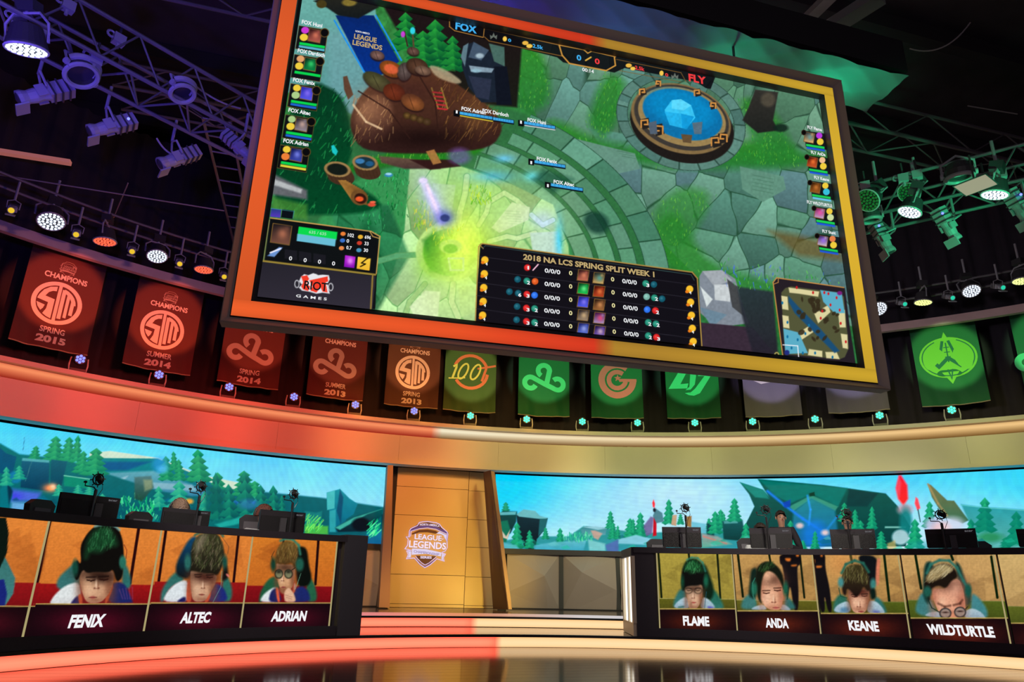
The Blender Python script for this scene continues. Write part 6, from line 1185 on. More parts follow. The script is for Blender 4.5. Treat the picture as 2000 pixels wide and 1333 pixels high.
    spot(polar(dg, 10.6, 5.4), polar(dg, 15.0, zc), lc, pw, 21.5, .35, .05, 'banner_spot')
# warm footlight spill on the middle banners
for dg in (-8, -2, 3, 8.2): spot(polar(dg, 13.6, 4.45), polar(dg+1.5, 15, 5.0), (1, .45, .06), 16, 75, 1, .05, 'foot_spill')
# ---------------------------------------------------------------- lighting rig
m_cyan = emis('led_white', (.78, .86, 1.0), 1.3); m_ledr = emis('led_red', (1, .11, .05), 1.5); m_ledb = emis('led_blue', (.20, .24, 1), 1.7); m_ledg = emis('led_green', (.06, 1, .55), 2.2)
m_ledy = emis('led_yellow_green', (.85, .95, .30), 1.4); m_lensy = emis('amber_lens', (.85, .55, .02), 1.0); m_lenst = emis('teal_lens', (.02, .8, .5), .8); m_off = mat('unlit_led', (.03, .30, .10), .3); m_rimg = mat('grey_rim', (.55, .55, .58), .4)
m_body = mat('fixture_body', (.36, .36, .40), .45); m_dark = mat('fixture_black', (.05, .05, .055), .5); m_truss = mat('truss_aluminium', (.2, .19, .21), .45, .3); m_tr2 = mat('truss_shaded', (.14, .12, .14), .6)  # second truss metal darkened to stand for trusses out of the light
def small_head(ledm):
    t = thing('moving_head_light', 'x', 'stage light')
    local(MB().box((0, 0, .035), (.26, .24, .07)), t, 'base', m_dark)
    local(MB().tube([(-.135, 0, .05), (-.15, 0, .16), (-.135, 0, .30)], .014, 6), t, 'yoke_arm', m_rimg); local(MB().tube([(.135, 0, .05), (.15, 0, .16), (.135, 0, .30)], .014, 6), t, 'yoke_arm', m_rimg)
    R_ = frame((0, -1, -.12)); h = local(MB().lathe([(.05, .12), (.09, .10), (.105, .0), (.105, -.08), (.095, -.10)], 16, (0, 0, .27), R_), t, 'head', m_dark)
    pts = [(0, 0)]+[(.058*cos(radians(60*k+30)), .058*sin(radians(60*k+30))) for k in range(6)]
    for x, y in pts: o = local(MB().lathe([(.022, -.095), (.026, -.10), (.016, -.108)], 8, (0, 0, .27), R_) if 0 else MB().ball(R_@Vector((x, y, -.10))+Vector((0, 0, .27)), .026, 8, 5), t, 'led', ledm)
    return t
SH = Cyl((CX, CY), 14.42)
for cols, ledm, pts in (('blue', m_ledb, [(155, 706), (309, 736), (446, 762), (573, 780), (693, 796), (808, 808)]), ('green', m_ledg, [(918, 822), (1028, 828), (1137, 829.5), (1245, 831), (1357, 831), (1470, 829), (1592, 823), (1718, 814), (1858, 799)])):
    proto = small_head(ledm)
    wb = ['leftmost, below the SPRING 2015 banner', 'second from the left, below the SUMMER 2014 banner', 'below the pink cloud emblem banner', 'below the gap between the two cloud banners', 'below the tan cloud emblem banner', 'below the brown round-emblem banner'] if cols == 'blue' else \
         ['below the banner with the number 100', 'below the green cloud banner', 'below the gap left of the letter G banner', 'below the right edge of the letter G banner', 'below the blade-letter banner', 'below the swoosh banner', 'below the left edge of the plain mauve banner', 'below the bottom right corner of the giant screen', 'rightmost, below the spear emblem banner']
    for (x, y), w in zip(pts, wb):
        u, v = SH.uv(x, y); p = SH.P(u, 4.372, 0).reshape(3); a = atan2(p[0]-CX*.45, p[1]-.5)
        place(proto, tuple(p), Matrix.Rotation(-a, 3, 'Z'), 'small %s seven-LED light on the fascia, %s' % (cols, w), 'small %s lights along the fascia' % cols)
def truss(label, p0, p1, w=.5, h=.5, bays=14, r=.028, mt=None, br=.014):
    p0, p1 = Vector(p0), Vector(p1); d = (p1-p0).normalized(); s = Vector((d.y, -d.x, 0)).normalized()*w/2; up = Vector((0, 0, h))
    t = thing('lighting_truss', label, 'truss', tuple((p0+p1)/2)); mt = mt or m_truss
    for a in (-s, s, -s+up, s+up): MB().cyl(p0+a, p1+a, r, n=8, cap=False).build('chord', mt, t)
    for k in range(bays):
        a, b = p0+(p1-p0)*k/bays, p0+(p1-p0)*(k+1)/bays
        if k % 2: a, b = b, a
        for q0, q1 in ((-s, s), (-s, -s+up), (s, s+up)): MB().cyl(a+q0, b+q1, br, n=5, cap=False).build('brace', mt, t)
    return t
def ext(a, b, k0, k1): a, b = Vector(a), Vector(b); return a-(b-a)*k0, b+(b-a)*k1
A0, A1 = on_z(65, 105, 6.5), on_z(470, 310, 6.5); B0 = on_z(200, 120, 6.5)
a0, a1 = ext(A0, A1, .6, .5); dd = (a1-a0).normalized(); off = Vector((dd.y, -dd.x, 0))*.29
truss('blue-lit lighting truss slanting across the upper left', a0+off, a1+off, .58, .55, 16)
T0, T1 = on_z(1727, 415, 6.5), on_z(2000, 350, 6.5); b0, b1 = ext(T0, T1, 1.2, .6); dd = (b1-b0).normalized(); off = Vector((-dd.y, dd.x, 0))*(-.3)
truss('green-lit lighting truss right of the giant screen', b0-off*1, b1-off*1, .6, .55, 14)
truss('long dim truss running behind the giant screen near the ceiling', (-9, 8.75, 8.7), (15, 8.75, 8.7), .62, .6, 26, .03, m_tr2)
q = on_z(1748, 468, 9.0); truss('farther dim truss low behind the right edge of the giant screen', (-4, q.y, 9.0), (10.5, q.y, 9.0), .7, .5, 18, .028, m_tr2)
q0, q1 = on_z(408, 279, 7.9), on_z(433, 380, 7.9); q0, q1 = ext(q0, q1, .4, 1.6); q2 = on_z(448, 304, 7.9)
t = thing('ladder_truss', 'flat ladder truss left of the giant screen frame', 'truss', tuple((q0+q1)/2)); wv = Vector((.42, 0, 0))
for k in (0, 1): MB().cyl(q0+wv*k, q1+wv*k, .025, n=6).build('chord', m_truss, t)
for k in range(12): a = q0+(q1-q0)*k/11; MB().cyl(a, a+wv, .016, n=6).build('rung', m_truss, t)
# curved pipes that carry the lights above the ring
SRG = Cyl((CX, CY), 13.45)
for z, lab in ((7.22, 'upper curved pipe above the ring of lights'), (6.98, 'lower curved pipe carrying the ring of lights')):
    mb = MB(); mb.tube([SRG.P(u, z, 0).reshape(3) for u in np.linspace(-13.4*radians(60), 13.4*radians(60), 70)], .024, 6); tag(mb.build('lighting_pipe', m_truss, None, lab), cat='pipe')
def wash(px, z_or_S, n, r, ledm, label, group=None, lit=True, rim=None, hang=.5):
    p = on_z(*px, z_or_S) if not hasattr(z_or_S, 'P') else Vector(z_or_S.P(*z_or_S.uv(*px)).reshape(3))
    R_ = frame(n); t = thing('wash_light', label, 'stage light', tuple(p), R_, group)
    local(MB().lathe([(r*.5, r*1.35), (r*.78, r*1.2), (r*.95, r*.5), (r*1.06, .02), (r*1.06, -.012), (r, -.012)], 22), t, 'housing', m_dark)
    local(MB().torus((0, 0, -.012), r*1.04, r*.07, n=24), t, 'rim', rim or m_rimg)
    mb = MB(); k = 0
    for ring_, cnt in ((0, 1), (.3, 6), (.6, 12), (.87, 18)):
        for j in range(cnt): a = 2*pi*j/cnt+ring_; mb.cyl((r*ring_*cos(a), r*ring_*sin(a), -.012), (r*ring_*cos(a), r*ring_*sin(a), -.024), r*.118, n=7)
    local(mb, t, 'led_array', ledm, kind='stuff')
    q = r*1.25; local(MB().tube([(-q, 0, r*.3), (-q, 0, r*1.4), (-q*.6, 0, r*2.0), (q*.6, 0, r*2.0), (q, 0, r*1.4), (q, 0, r*.3)], .016, 6), t, 'yoke', m_body)
    iR = R_.inverted(); up = iR@Vector((0, 0, 1)); a = Vector((0, 0, r*2.0)); local(MB().cyl(a, a+up*hang, .022, n=8), t, 'hanger', m_body); local(MB().box(a+up*.08, (.2, .16, .12), None), t, 'base', m_dark)
    return t
wash((52, 95), 6.15, (.1, .3, -.95), .19, m_cyan, 'white LED wash light hanging from the blue-lit truss, upper left corner')
wash((100, 432), Cyl((CX, CY), 13.3), (.2, -.35, -.92), .20, m_cyan, 'white LED wash light on the ring above the SPRING 2015 banner')
wash((205, 471), Cyl((CX, CY), 13.3), (.1, 0, -1), .18, m_ledr, 'orange-red LED wash light on the ring between the SPRING 2015 and SUMMER 2014 banners')
wash((307, 500), Cyl((CX, CY), 13.3), (.15, -.35, -.93), .17, m_cyan, 'white LED wash light on the ring above the SUMMER 2014 banner')
wash((398, 526), Cyl((CX, CY), 13.3), (.05, -.05, -1), .165, m_ledr, 'orange-red LED wash light next to the left edge of the giant screen')
wash((1716, 603), Cyl((CX, CY), 13.3), (-.2, -.6, -.75), .165, m_cyan, 'white LED wash light touching the right edge of the giant screen')
wash((1803, 590), Cyl((CX, CY), 13.3), (-.1, .05, -1), .165, m_ledy, 'yellow-green LED wash light above the spear emblem banner')
wash((1897, 568), Cyl((CX, CY), 13.3), (-.25, -.4, -.9), .165, m_cyan, 'white LED wash light on the ring, upper right of the spear emblem banner')
wash((1996, 548), Cyl((CX, CY), 13.3), (-.1, .0, -1), .165, m_ledy, 'yellow-green LED wash light cut by the right image edge')
wash((1777, 413), 6.0, (-.35, .25, -.9), .15, m_cyan, 'white LED wash light under the left part of the green-lit truss')
wash((1943, 379), 6.0, (-.15, .25, -.95), .155, m_cyan, 'white LED wash light under the green-lit truss near the right image edge')
for px, lab in (((1695, 391), 'unlit wash light with green rim right beside the screen frame'), ((1776, 377), 'unlit wash light with green rim under the middle of the green-lit truss')):
    wash(px, 6.2 if px[0] < 1700 else 6.75, (-.75, -.1, -.65), .16, m_off, lab, rim=m_rimg)
def profile(px, z, d, label, k=1.0, lens=None, lit=None):
    p = on_z(*px, z) if not hasattr(z, 'P') else Vector(z.P(*z.uv(*px)).reshape(3)); R_ = frame(d); t = thing('profile_spotlight', label, 'stage light', tuple(p), R_)
    local(MB().box((0, 0, .14*k), (.17*k, .16*k, .26*k)), t, 'lamp_house', m_body); local(MB().lathe([(.09*k, .02), (.075*k, -.05*k), (.085*k, -.12*k), (.075*k, -.2*k), (.095*k, -.26*k), (.095*k, -.30*k)], 14), t, 'lens_barrel', m_body)
    local(MB().lathe([(.085*k, -.292*k), (.06*k, -.31*k), (.01, -.325*k)], 14), t, 'lens', lens or m_dark)
    for s in (-1, 1): local(MB().box((.09*k*s, 0, -.06*k), (.02, .14*k, .10*k)), t, 'shutter_plate', m_body)
    for j in range(3): local(MB().box((0, 0, (.05+.08*j)*k), (.2*k, .19*k, .018*k)), t, 'cooling_fin', m_dark)
    local(MB().tube([(-.14*k, 0, 0), (-.15*k, .18*k, .02), (0, .24*k, .03), (.15*k, .18*k, .02), (.14*k, 0, 0)], .015*k, 6), t, 'yoke', m_body)
    local(MB().box((0, -.12*k, -.31*k), (.22*k, .02, .14*k)), t, 'barn_door', m_body)
    up = R_.inverted()@Vector((0, 0, 1)); a = Vector((0, .24*k, .03)); local(MB().cyl(a, a+up*.34, .02, n=8), t, 'hanger', m_body); return t
profile((92, 182), 6.3, (-.75, -.2, -.6), 'violet-lit spotlight body hanging below the left truss, leftmost of three', 1.05)
profile((222, 246), 6.3, (-.75, -.2, -.6), 'violet-lit spotlight body hanging below the left truss, middle of three', 1.0)
profile((352, 308), 6.3, (-.7, -.25, -.65), 'violet-lit spotlight body hanging below the left truss, nearest the screen', 1.0)
profile((462, 283), 6.3, (.75, .2, -.5), 'spotlight with amber lens beside the screen frame at the left truss end', .8, m_lensy)
profile((1722, 463), 6.1, (.3, -.1, -.9), 'green-lit spotlight body just right of the screen frame', .95)
profile((1848, 437), 6.1, (.45, 0, -.85), 'green-lit spotlight body below the middle of the green-lit truss', .95)
profile((1988, 402), 6.1, (.45, 0, -.85), 'green-lit spotlight body at the right image edge', .95)
for px, lab in (((25, 408), 'small amber-lens spotlight above the SPRING 2015 banner, leftmost'), ((150, 455), 'small amber-lens spotlight between the white and the first orange-red wash light'), ((258, 488), 'small amber-lens spotlight between the first orange-red and the second white wash light'),
                ((350, 512), 'small amber-lens spotlight right of the second white wash light'), ((436, 537), 'small amber-lens spotlight nearest the left edge of the giant screen')):
    profile(px, Cyl((CX, CY), 13.3), (.25, -.8, -.55), lab, .62, m_lensy)
for px, lab in (((1760, 592), 'small dark spotlight with teal lens right of the first white wash light'), ((1852, 580), 'small dark spotlight between the yellow-green and the white wash light'), ((1949, 560), 'small dark spotlight with teal lens nearest the right image edge')):
    profile(px, Cyl((CX, CY), 13.3), (-.3, -.8, -.5), lab, .6, m_lenst)
# large scoop lights with bright hoods
def scoop(px, z, d, r, label, plate=False):
    p = on_z(*px, z); R_ = frame(d); t = thing('scoop_light', label, 'stage light', tuple(p), R_)
    local(MB().lathe([(r*.35, r*1.1), (r*.75, r*.9), (r, r*.3), (r, -.05), (r*.93, -.05), (r*.9, r*.2)], 22), t, 'reflector_housing', m_dark)
    local(MB().torus((0, 0, -.05), r*.98, .028, n=24), t, 'front_rim', m_body); local(MB().torus((0, 0, r*.35), r*1.04, .045, n=18, a0=.2, a1=pi-.2), t, 'hood', m_body)
    local(MB().tube([(-r*1.15, 0, 0), (-r*1.15, 0, r), (0, 0, r*1.6), (r*1.15, 0, r), (r*1.15, 0, 0)], .018, 6), t, 'yoke', m_body)
    for s in (-1, 1): local(MB().cyl((r*1.1*s, 0, 0), (r*1.3*s, 0, 0), .04, n=10), t, 'knob', m_body)
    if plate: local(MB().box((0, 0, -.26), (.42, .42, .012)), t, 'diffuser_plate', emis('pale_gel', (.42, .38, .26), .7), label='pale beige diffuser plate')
    return t
scoop((158, 142), 6.35, (.35, -.2, -.9), .17, 'large round scoop light on the left truss with violet rim')
scoop((355, 178), 6.55, (.35, -.2, -.9), .14, 'smaller scoop light on the left truss nearer the screen')
scoop((1873, 341), 6.3, (.1, .1, -1), .17, 'large scoop light with bright green hood on the right truss', False)
scoop((1700, 424), 6.25, (.1, .1, -1), .14, 'scoop light half hidden behind the right edge of the screen frame')
q = on_z(1905, 362, 5.85); t = thing('gel_frame', 'flat pale beige gel frame under the green-hooded scoop light', 'gel frame', tuple(q))
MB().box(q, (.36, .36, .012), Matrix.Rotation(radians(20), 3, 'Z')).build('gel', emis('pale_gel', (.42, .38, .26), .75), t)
for a, b in (((-.19, -.19), (.19, -.19)), ((.19, -.19), (.19, .19)), ((.19, .19), (-.19, .19)), ((-.19, .19), (-.19, -.19))):
    R3 = Matrix.Rotation(radians(20), 3, 'Z'); MB().cyl(q+R3@Vector((*a, 0)), q+R3@Vector((*b, 0)), .008, n=6).build('frame_bar', m_dark, t)
MB().cyl(q+Vector((0, 0, .01)), q+Vector((0, 0, .45)), .012, n=6).build('hanger', m_dark, t)
# small clamps with bright faces
for px, z, col, lab in (((1690, 364), 6.5, 'g', 'green-lit clamp box on the right truss beside the screen frame'), ((1764, 349), 6.5, 'g', 'green-lit clamp box second from the screen frame'), ((1791, 342), 6.55, 'g', 'small green-lit clamp third from the screen frame'), ((1922, 349), 6.4, 'g', 'green-lit clamp box right of the large green-hooded scoop'), ((1955, 341), 6.45, 'g', 'small green-lit clamp nearest the right image edge'),
                        ((84, 60), 6.6, 'b', 'violet-lit clamp plate below the left image corner'), ((36, 42), 6.6, 'b', 'violet-lit clamp at the far upper left'), ((133, 12), 6.9, 'b', 'violet-lit clamp at the top image edge'), ((186, 118), 6.5, 'b', 'violet-lit clamp plate on the middle of the left truss'), ((232, 78), 6.9, 'b', 'violet-lit clamp at the rear chord of the left truss')):
    p = on_z(*px, z); t = thing('truss_clamp', lab, 'clamp', tuple(p), Matrix.Rotation(radians(35 if col == 'b' else -45), 3, 'Z'))
    local(MB().box((0, 0, 0), (.13, .10, .12)), t, 'clamp_body', m_body); local(MB().torus((-.09, 0, .03), .04, .014, Matrix.Rotation(pi/2, 3, 'X'), 12, 5), t, 'clamp_ring', m_body); local(MB().cyl((0, 0, -.05), (0, 0, -.12), .02, n=8), t, 'bolt', m_body)
    local(MB().cyl((0, 0, .05), (0, 0, .25), .015, n=6), t, 'hanger', m_dark)
# beams, cables
def bar_(name, label, cat, a, b, w, mt): 
    a, b = Vector(a), Vector(b); R_ = (b-a).to_track_quat('Z', 'Y').to_matrix(); tag(MB().box((a+b)/2, (w, w*.6, (b-a).length), R_).build(name, mt, None, label), cat=cat)
bar_('steel_beam', 'pinkish lit strip beam at the left image edge', 'beam', on_z(-60, 287, 8.0), on_z(138, 318, 8.0), .12, mat('red_lit_beam', (.7, .35, .3), .6, emis=(.45, .14, .10), es=.55))  # red light falling on the beam is put in as emission
bar_('steel_beam', 'green-lit beam rising above the fabric housing', 'beam', on_z(1583, 80, 10), on_z(1720, -8, 10), .28, mat('beam_grey', (.3, .32, .3), .6))
bar_('steel_beam', 'grey beam left of the green-lit beam above the fabric housing', 'beam', on_z(1552, 62, 10.4), on_z(1640, -25, 10.4), .2, mat('beam_grey', (.3, .32, .3), .6))
for (x0, y0), (x1, y1), z, lab, sag in (((-30, 337), (438, 412), 7.3, 'thin cable crossing the upper left wall', .0), ((1777, 95), (1895, 44), 10, 'sagging cable near the upper right ceiling', .25), ((1890, 207), (1987, 223), 9.5, 'thin straight pipe at the upper right', .0), ((250, 358), (222, 425), 7.6, 'short cable dropping to the lights at the left', .0),
                                  ((306, 270), (366, 300), 6.4, 'curling cable beside the spotlight nearest the screen', .12), ((372, 160), (470, 212), 6.9, 'loose cable along the rear chord of the left truss', .06)):
    a, b = on_z(x0, y0, z), on_z(x1, y1, z); mb = MB(); mb.tube([a.lerp(b, k/14)-Vector((0, 0, sag*4*(k/14)*(1-k/14))) for k in range(15)], .012, 5); tag(mb.build('cable', mat('cable_grey', (.4, .36, .38), .6), None, lab), cat='cable')
for (x, y, z), lab in (((1717, 441, 6.2), 'tiny blue indicator light above the green-lit spotlight by the frame'), ((1841, 417, 6.2), 'tiny blue indicator light above the middle green-lit spotlight'), ((1994, 380, 6.2), 'tiny blue indicator light at the right image edge'), ((251, 232, 6.3), 'tiny blue indicator light above the middle violet-lit spotlight')):
    tag(MB().ball(on_z(x, y, z), .018, 8, 6).build('indicator_light', emis('indicator_blue', (.1, .12, 1), 4), None, lab), cat='indicator')
# fabric housing above the screen
zf = 8.55; fr_ = on_z(1775, 146, zf); bk = on_z(1746, 175, zf); X1, Yf, Yb = fr_.x, fr_.y, max(bk.y, fr_.y+.9)
hs = thing('fabric_housing', 'long black fabric-covered housing above the giant screen, underside lit blue and green', 'housing', ((X1-1)/2, Yf, zf)); X0 = -.6
MB().box(((X0+X1)/2, (Yf+Yb)/2, zf+.36), (X1-X0, Yb-Yf, .60)).build('housing_box', mat('housing_black', (.02, .018, .022), .8), hs)
n, m_ = 200, 24; mb = MB(); V = []
for i in range(n+1):
    for j in range(m_+1):
        x = X0+(X1-X0)*i/n; t = j/m_; y = Yf+(Yb-Yf)*t
        V.append((x, y, zf-.05+.05*abs(sin(x*2.3+t*5+1.5*sin(x*1.1)))+.03*abs(sin(x*5.1-t*8))-.03))
mb.add(V, [(i*(m_+1)+j, i*(m_+1)+j+1, (i+1)*(m_+1)+j+1, (i+1)*(m_+1)+j) for i in range(n) for j in range(m_)]); mb.build('fabric_underside', mat('grey_fabric', (.22, .22, .24), .8), hs, smooth=True)
for k in range(5):
    x = .3+k*1.6; bar = MB().cyl((x, 8.6, 8.9), (x, 8.6, 11.3), .02, n=6); tag(bar.build('hanging_chain', gunmetal, None, 'vertical hanging cable above the housing, number %s from the left' % ['one', 'two', 'three', 'four', 'five'][k]), cat='cable', group='hanging cables above the housing')
for x in (.4, 5.4):
    tag(MB().cyl((x, 7.25, 7.85), (x, 7.25, 11.3), .02, n=6).build('hanging_chain', gunmetal, None, 'suspension cable of the giant screen, %s' % ('left one' if x < 1 else 'right one')), cat='cable', group='suspension cables of the giant screen')
# ---------------------------------------------------------------- monitors, microphones, chairs on and behind the desks
SM = Cyl((2.85, 3.72), 7.42)
m_mon = mat('monitor_black', (.05, .047, .055), .35); m_mon2 = mat('monitor_grille', (.02, .02, .022), .6, bump=.3, bscale=200); m_stand = mat('monitor_stand', (.11, .11, .12), .4); m_log = emis('logo_grey', (.16, .16, .18), .8)
def monitor(xl, xr, ytop, label, side=.0, strip_at=.5, logo=True):
    ul, vt = SM.uv(xl, ytop); ur = SM.uv(xr, ytop+3)[0]; um = (ul+ur)/2; w = ur-ul; z0 = ZD+.03; f = SM.P(um, 0, 0).reshape(3); a = um/SM.r
    t = thing('monitor', label, 'monitor', (f[0], f[1], ZD), Matrix.Rotation(-a, 3, 'Z'), 'player monitors on the desks'); h = vt-ZD; zt = h
    L = lambda mb, n, m_, **k: local(mb, t, n, m_, **k)
    L(MB().box((0, .03, zt/2+.02), (w, .035, zt-.04)), 'panel_back', m_mon); L(MB().box((0, .006, zt*.36+.02), (w*.96, .014, zt*.66)), 'grille', m_mon2); L(MB().box((0, .005, zt*.735), (w*.96, .006, .006)), 'seam', mat('seam_grey', (.14, .14, .15), .5))
    L(MB().box((w*(strip_at-.5), -.012, zt*.38), (w*.13, .03, zt*.62)), 'stand_neck', m_stand); L(MB().box((w*(strip_at-.5), .04, .012), (w*.45, .22, .024)), 'stand_foot', m_mon); L(MB().box((0, .049, zt/2+.02), (w*.97, .004, zt-.06)), 'screen_glass', emis('monitor_glow', (.2, .3, .4), .5))
    if logo:
        V, Fc = glyphs('acer', .02); mn, mx_ = V.min(0), V.max(0); x = (V[:, 0]-mn[0])/(mx_[0]-mn[0]); y = (V[:, 1]-mn[1])/(mx_[1]-mn[1])
        L(MB().add(np.c_[w*.29+x*w*.16, np.full(len(x), .0105), zt*.84+y*zt*.07], Fc), 'logo_lettering', m_log)
    return t
MON = [(123, 240, 961, 'player monitor left of all, beside the black chair top'), (322, 414, 991, 'player monitor in front of the blond head top'), (511, 599, 995, 'player monitor nearest the right end of the left desk'),
       (1293, 1369, 1029.5, 'player monitor nearest the glowing end of the right desk'), (1463, 1545, 1032, 'player monitor in front of the standing man'), (1620, 1708, 1034.5, 'player monitor in front of the man in glasses'), (1805, 1905, 1034.5, 'player monitor above the display of the blond player in round glasses'), (1983, 2080, 1034, 'player monitor cut by the right image edge')]
for k, (a, b, y, lab) in enumerate(MON): monitor(a, b, y, lab, strip_at=(.62, .74, .5, .52, .55, .58, .55, .5)[k] if k != 1 else .72)
SC2 = Cyl((2.85, 3.72), 7.30)
m_mic = mat('microphone_black', (.03, .03, .034), .35)
def mic(px, label, flip=1):
    u, v = SC2.uv(*px); p = SC2.P(u, 0, 0).reshape(3); a = u/SC2.r; h = v-ZD; t = thing('microphone', label, 'microphone', (p[0], p[1], ZD), Matrix.Rotation(-a, 3, 'Z'), 'player microphones on the desks')
    L = lambda mb, n, m_=m_mic: local(mb, t, n, m_); s = flip
    L(MB().cyl((0, 0, 0), (0, 0, .018), .055, n=14), 'base'); L(MB().cyl((0, 0, .01), (.0, 0, h-.11), .013, n=8), 'pole'); L(MB().cyl((0, 0, h-.20), (0, 0, h-.12), .018, n=8), 'collar')
    L(MB().tube([(0, 0, h-.12), (-.03*s, 0, h-.09), (-.13*s, 0, h-.085), (-.135*s, 0, h-.03)], .007, 6), 'support_arm'); L(MB().box((-.135*s, 0, h-.045), (.03, .02, .02)), 'arm_clip')
    L(MB().torus((0, 0, h), .06, .008, Matrix.Rotation(pi/2, 3, 'X'), 18, 5), 'shock_ring'); L(MB().torus((.02, .03, h), .052, .007, Matrix.Rotation(pi/2, 3, 'X')@Matrix.Rotation(.5, 3, 'Y'), 18, 5), 'shock_ring')
    L(MB().cyl((-.02, -.02, h+.02), (.045, .03, h-.01), .032, n=12), 'capsule')
    mb = MB()
    for k in range(8): q = radians(45*k+10); mb = MB().cyl((.05*cos(q), 0, h+.05*sin(q)), (.088*cos(q), .01, h+.088*sin(q)), .006, n=5); L(mb, 'spoke')
    L(MB().tube([(.06, .01, h-.02), (.075, .01, h-.10), (.03, .01, h-.19), (.012, .01, h-.30)], .004, 5), 'cable')
for (x, y), lab in (((192, 937), 'microphone rising behind the leftmost monitor'), ((393, 951), 'microphone beside the monitor in front of the blond head top'), ((574, 966), 'microphone at the monitor nearest the right end of the left desk'), ((1338, 993), 'microphone at the monitor nearest the glowing desk end'), ((1495, 996), 'microphone left of the standing man'), ((1653, 1003), 'microphone covering the face of the man in glasses'), ((1836, 1006), 'microphone rightmost, before the pale blurred shape')): mic((x, y), lab)
# chairs
m_leather = mat('chair_black', (.045, .045, .05), .4); m_leather2 = mat('chair_grey', (.16, .16, .18), .45)
def chair(px, r, label, a_off=0, top_k=1.0):
    Sx = Cyl((2.85, 3.72), r); u, v = Sx.uv(*px); p = Sx.P(u, 0, 0).reshape(3); z0 = .176 if r < 8.6 else .34; t = thing('gaming_chair', label, 'chair', (p[0], p[1], z0), Matrix.Rotation(-u/r+a_off, 3, 'Z'), 'gaming chairs behind the desks')
    H = v-z0; L = lambda mb, n, m_=m_leather, **k: local(mb, t, n, m_, **k); sz = H*.37
    def slab_(prof, y0, y1): n = len(prof); V = [(x, y0+(.10 if 0 else 0), z) for x, z in prof]+[(x, y1, z) for x, z in prof]; return MB().add(V, [tuple(range(n)), tuple(range(n, 2*n))[::-1]]+[(i, n+i, n+(i+1) % n, (i+1) % n) for i in range(n)])
    w = .27; prof = [(-w*.8, sz+.05), (-w*1.05, sz+.35), (-w*.95, H-.34), (-w*.55, H-.24), (-w*.62, H-.06), (-w*.35, H), (w*.35, H), (w*.62, H-.06), (w*.55, H-.24), (w*.95, H-.34), (w*1.05, sz+.35), (w*.8, sz+.05)]
    L(slab_(prof, .22, .32), 'backrest'); L(slab_([(-w*.35, sz+.1), (-w*.38, H-.1), (w*.38, H-.1), (w*.35, sz+.1)], .205, .33), 'backrest_panel', m_leather2); L(MB().box((0, -.02, sz), (.5, .5, .11)), 'seat')
    for s in (-1, 1): L(MB().box((.3*s, 0, sz+.22), (.08, .3, .04)), 'armrest'); L(MB().cyl((.3*s, .05, sz-.02), (.3*s, .05, sz+.21), .02, n=8), 'armrest_post')
    L(MB().cyl((0, 0, .1), (0, 0, sz-.05), .035, n=10), 'gas_lift', gunmetal)
    for k in range(5): q = radians(72*k+18); L(MB().cyl((0, 0, .11), (.3*cos(q), .3*sin(q), .07), .022, n=6), 'base_leg', m_leather); L(MB().ball((.3*cos(q), .3*sin(q), .031), .03, 8, 6), 'caster', m_leather)
    return t
chair((113, 976), 8.35, 'grey and black gaming chair top left of the leftmost monitor', .2)
chair((296, 999), 8.35, 'gaming chair behind the blond head top', .1)
chair((495, 1004), 8.35, 'gaming chair behind the red-haired player', -.3)
chair((1290, 1052), 8.4, 'gaming chair edge left of the monitor by the glowing desk end', .2); chair((1462, 1050), 8.4, 'gaming chair edge left of the monitor before the standing man', .1); chair((1905, 1056), 8.4, 'gaming chair hidden behind the rightmost full monitor')

# ---------------------------------------------------------------- people
def skin(name, joints, edges, mt, parent, sub=2):
    names = list(joints); P = np.array([joints[k][0] for k in names], float); W = np.array(world(parent)); P = P@W[:3, :3].T+W[:3, 3]; iW = np.array(world(parent).inverted()); P = P@iW[:3, :3].T+iW[:3, 3]
    me = bpy.data.meshes.new(name); me.from_pydata([tuple(p) for p in P], [(names.index(a), names.index(b)) for a, b in edges], []); o = bpy.data.objects.new(name, me); COL.objects.link(o); o.parent = parent; WM[o.name] = world(parent).copy()
    md = o.modifiers.new('skin', 'SKIN'); md.use_smooth_shade = True
    for i, k in enumerate(names): r = joints[k][1]; me.skin_vertices[0].data[i].radius = (r if isinstance(r, tuple) else (r, r))
    me.skin_vertices[0].data[0].use_root = True; s = o.modifiers.new('sub', 'SUBSURF'); s.levels = s.render_levels = sub; me.materials.append(mt); return o
def hand(parent, wrist, d, mt, side=1):
    """palm and five bent fingers"""
    d = Vector(d).normalized(); R_ = d.to_track_quat('Y', 'Z').to_matrix(); w = Vector(wrist); pt = lambda x, y, z: w+R_@Vector((x*side, y, z)); mb = MB(); mb.box(pt(0, .045, 0), (.075, .085, .028), R_)
    for k, (x, ln) in enumerate(((-.03, .066), (-.01, .075), (.011, .070), (.031, .055))):
        a = pt(x, .085, 0); b = pt(x, .085+ln*.5, -.008); c_ = pt(x, .085+ln*.8, -.03); mb.tube([a, b, c_], .0085, 6)
    mb.tube([pt(-.035, .02, 0), pt(-.062, .05, -.01), pt(-.055, .085, -.022)], .010, 6); mb.build('hand', mt, parent, smooth=True)
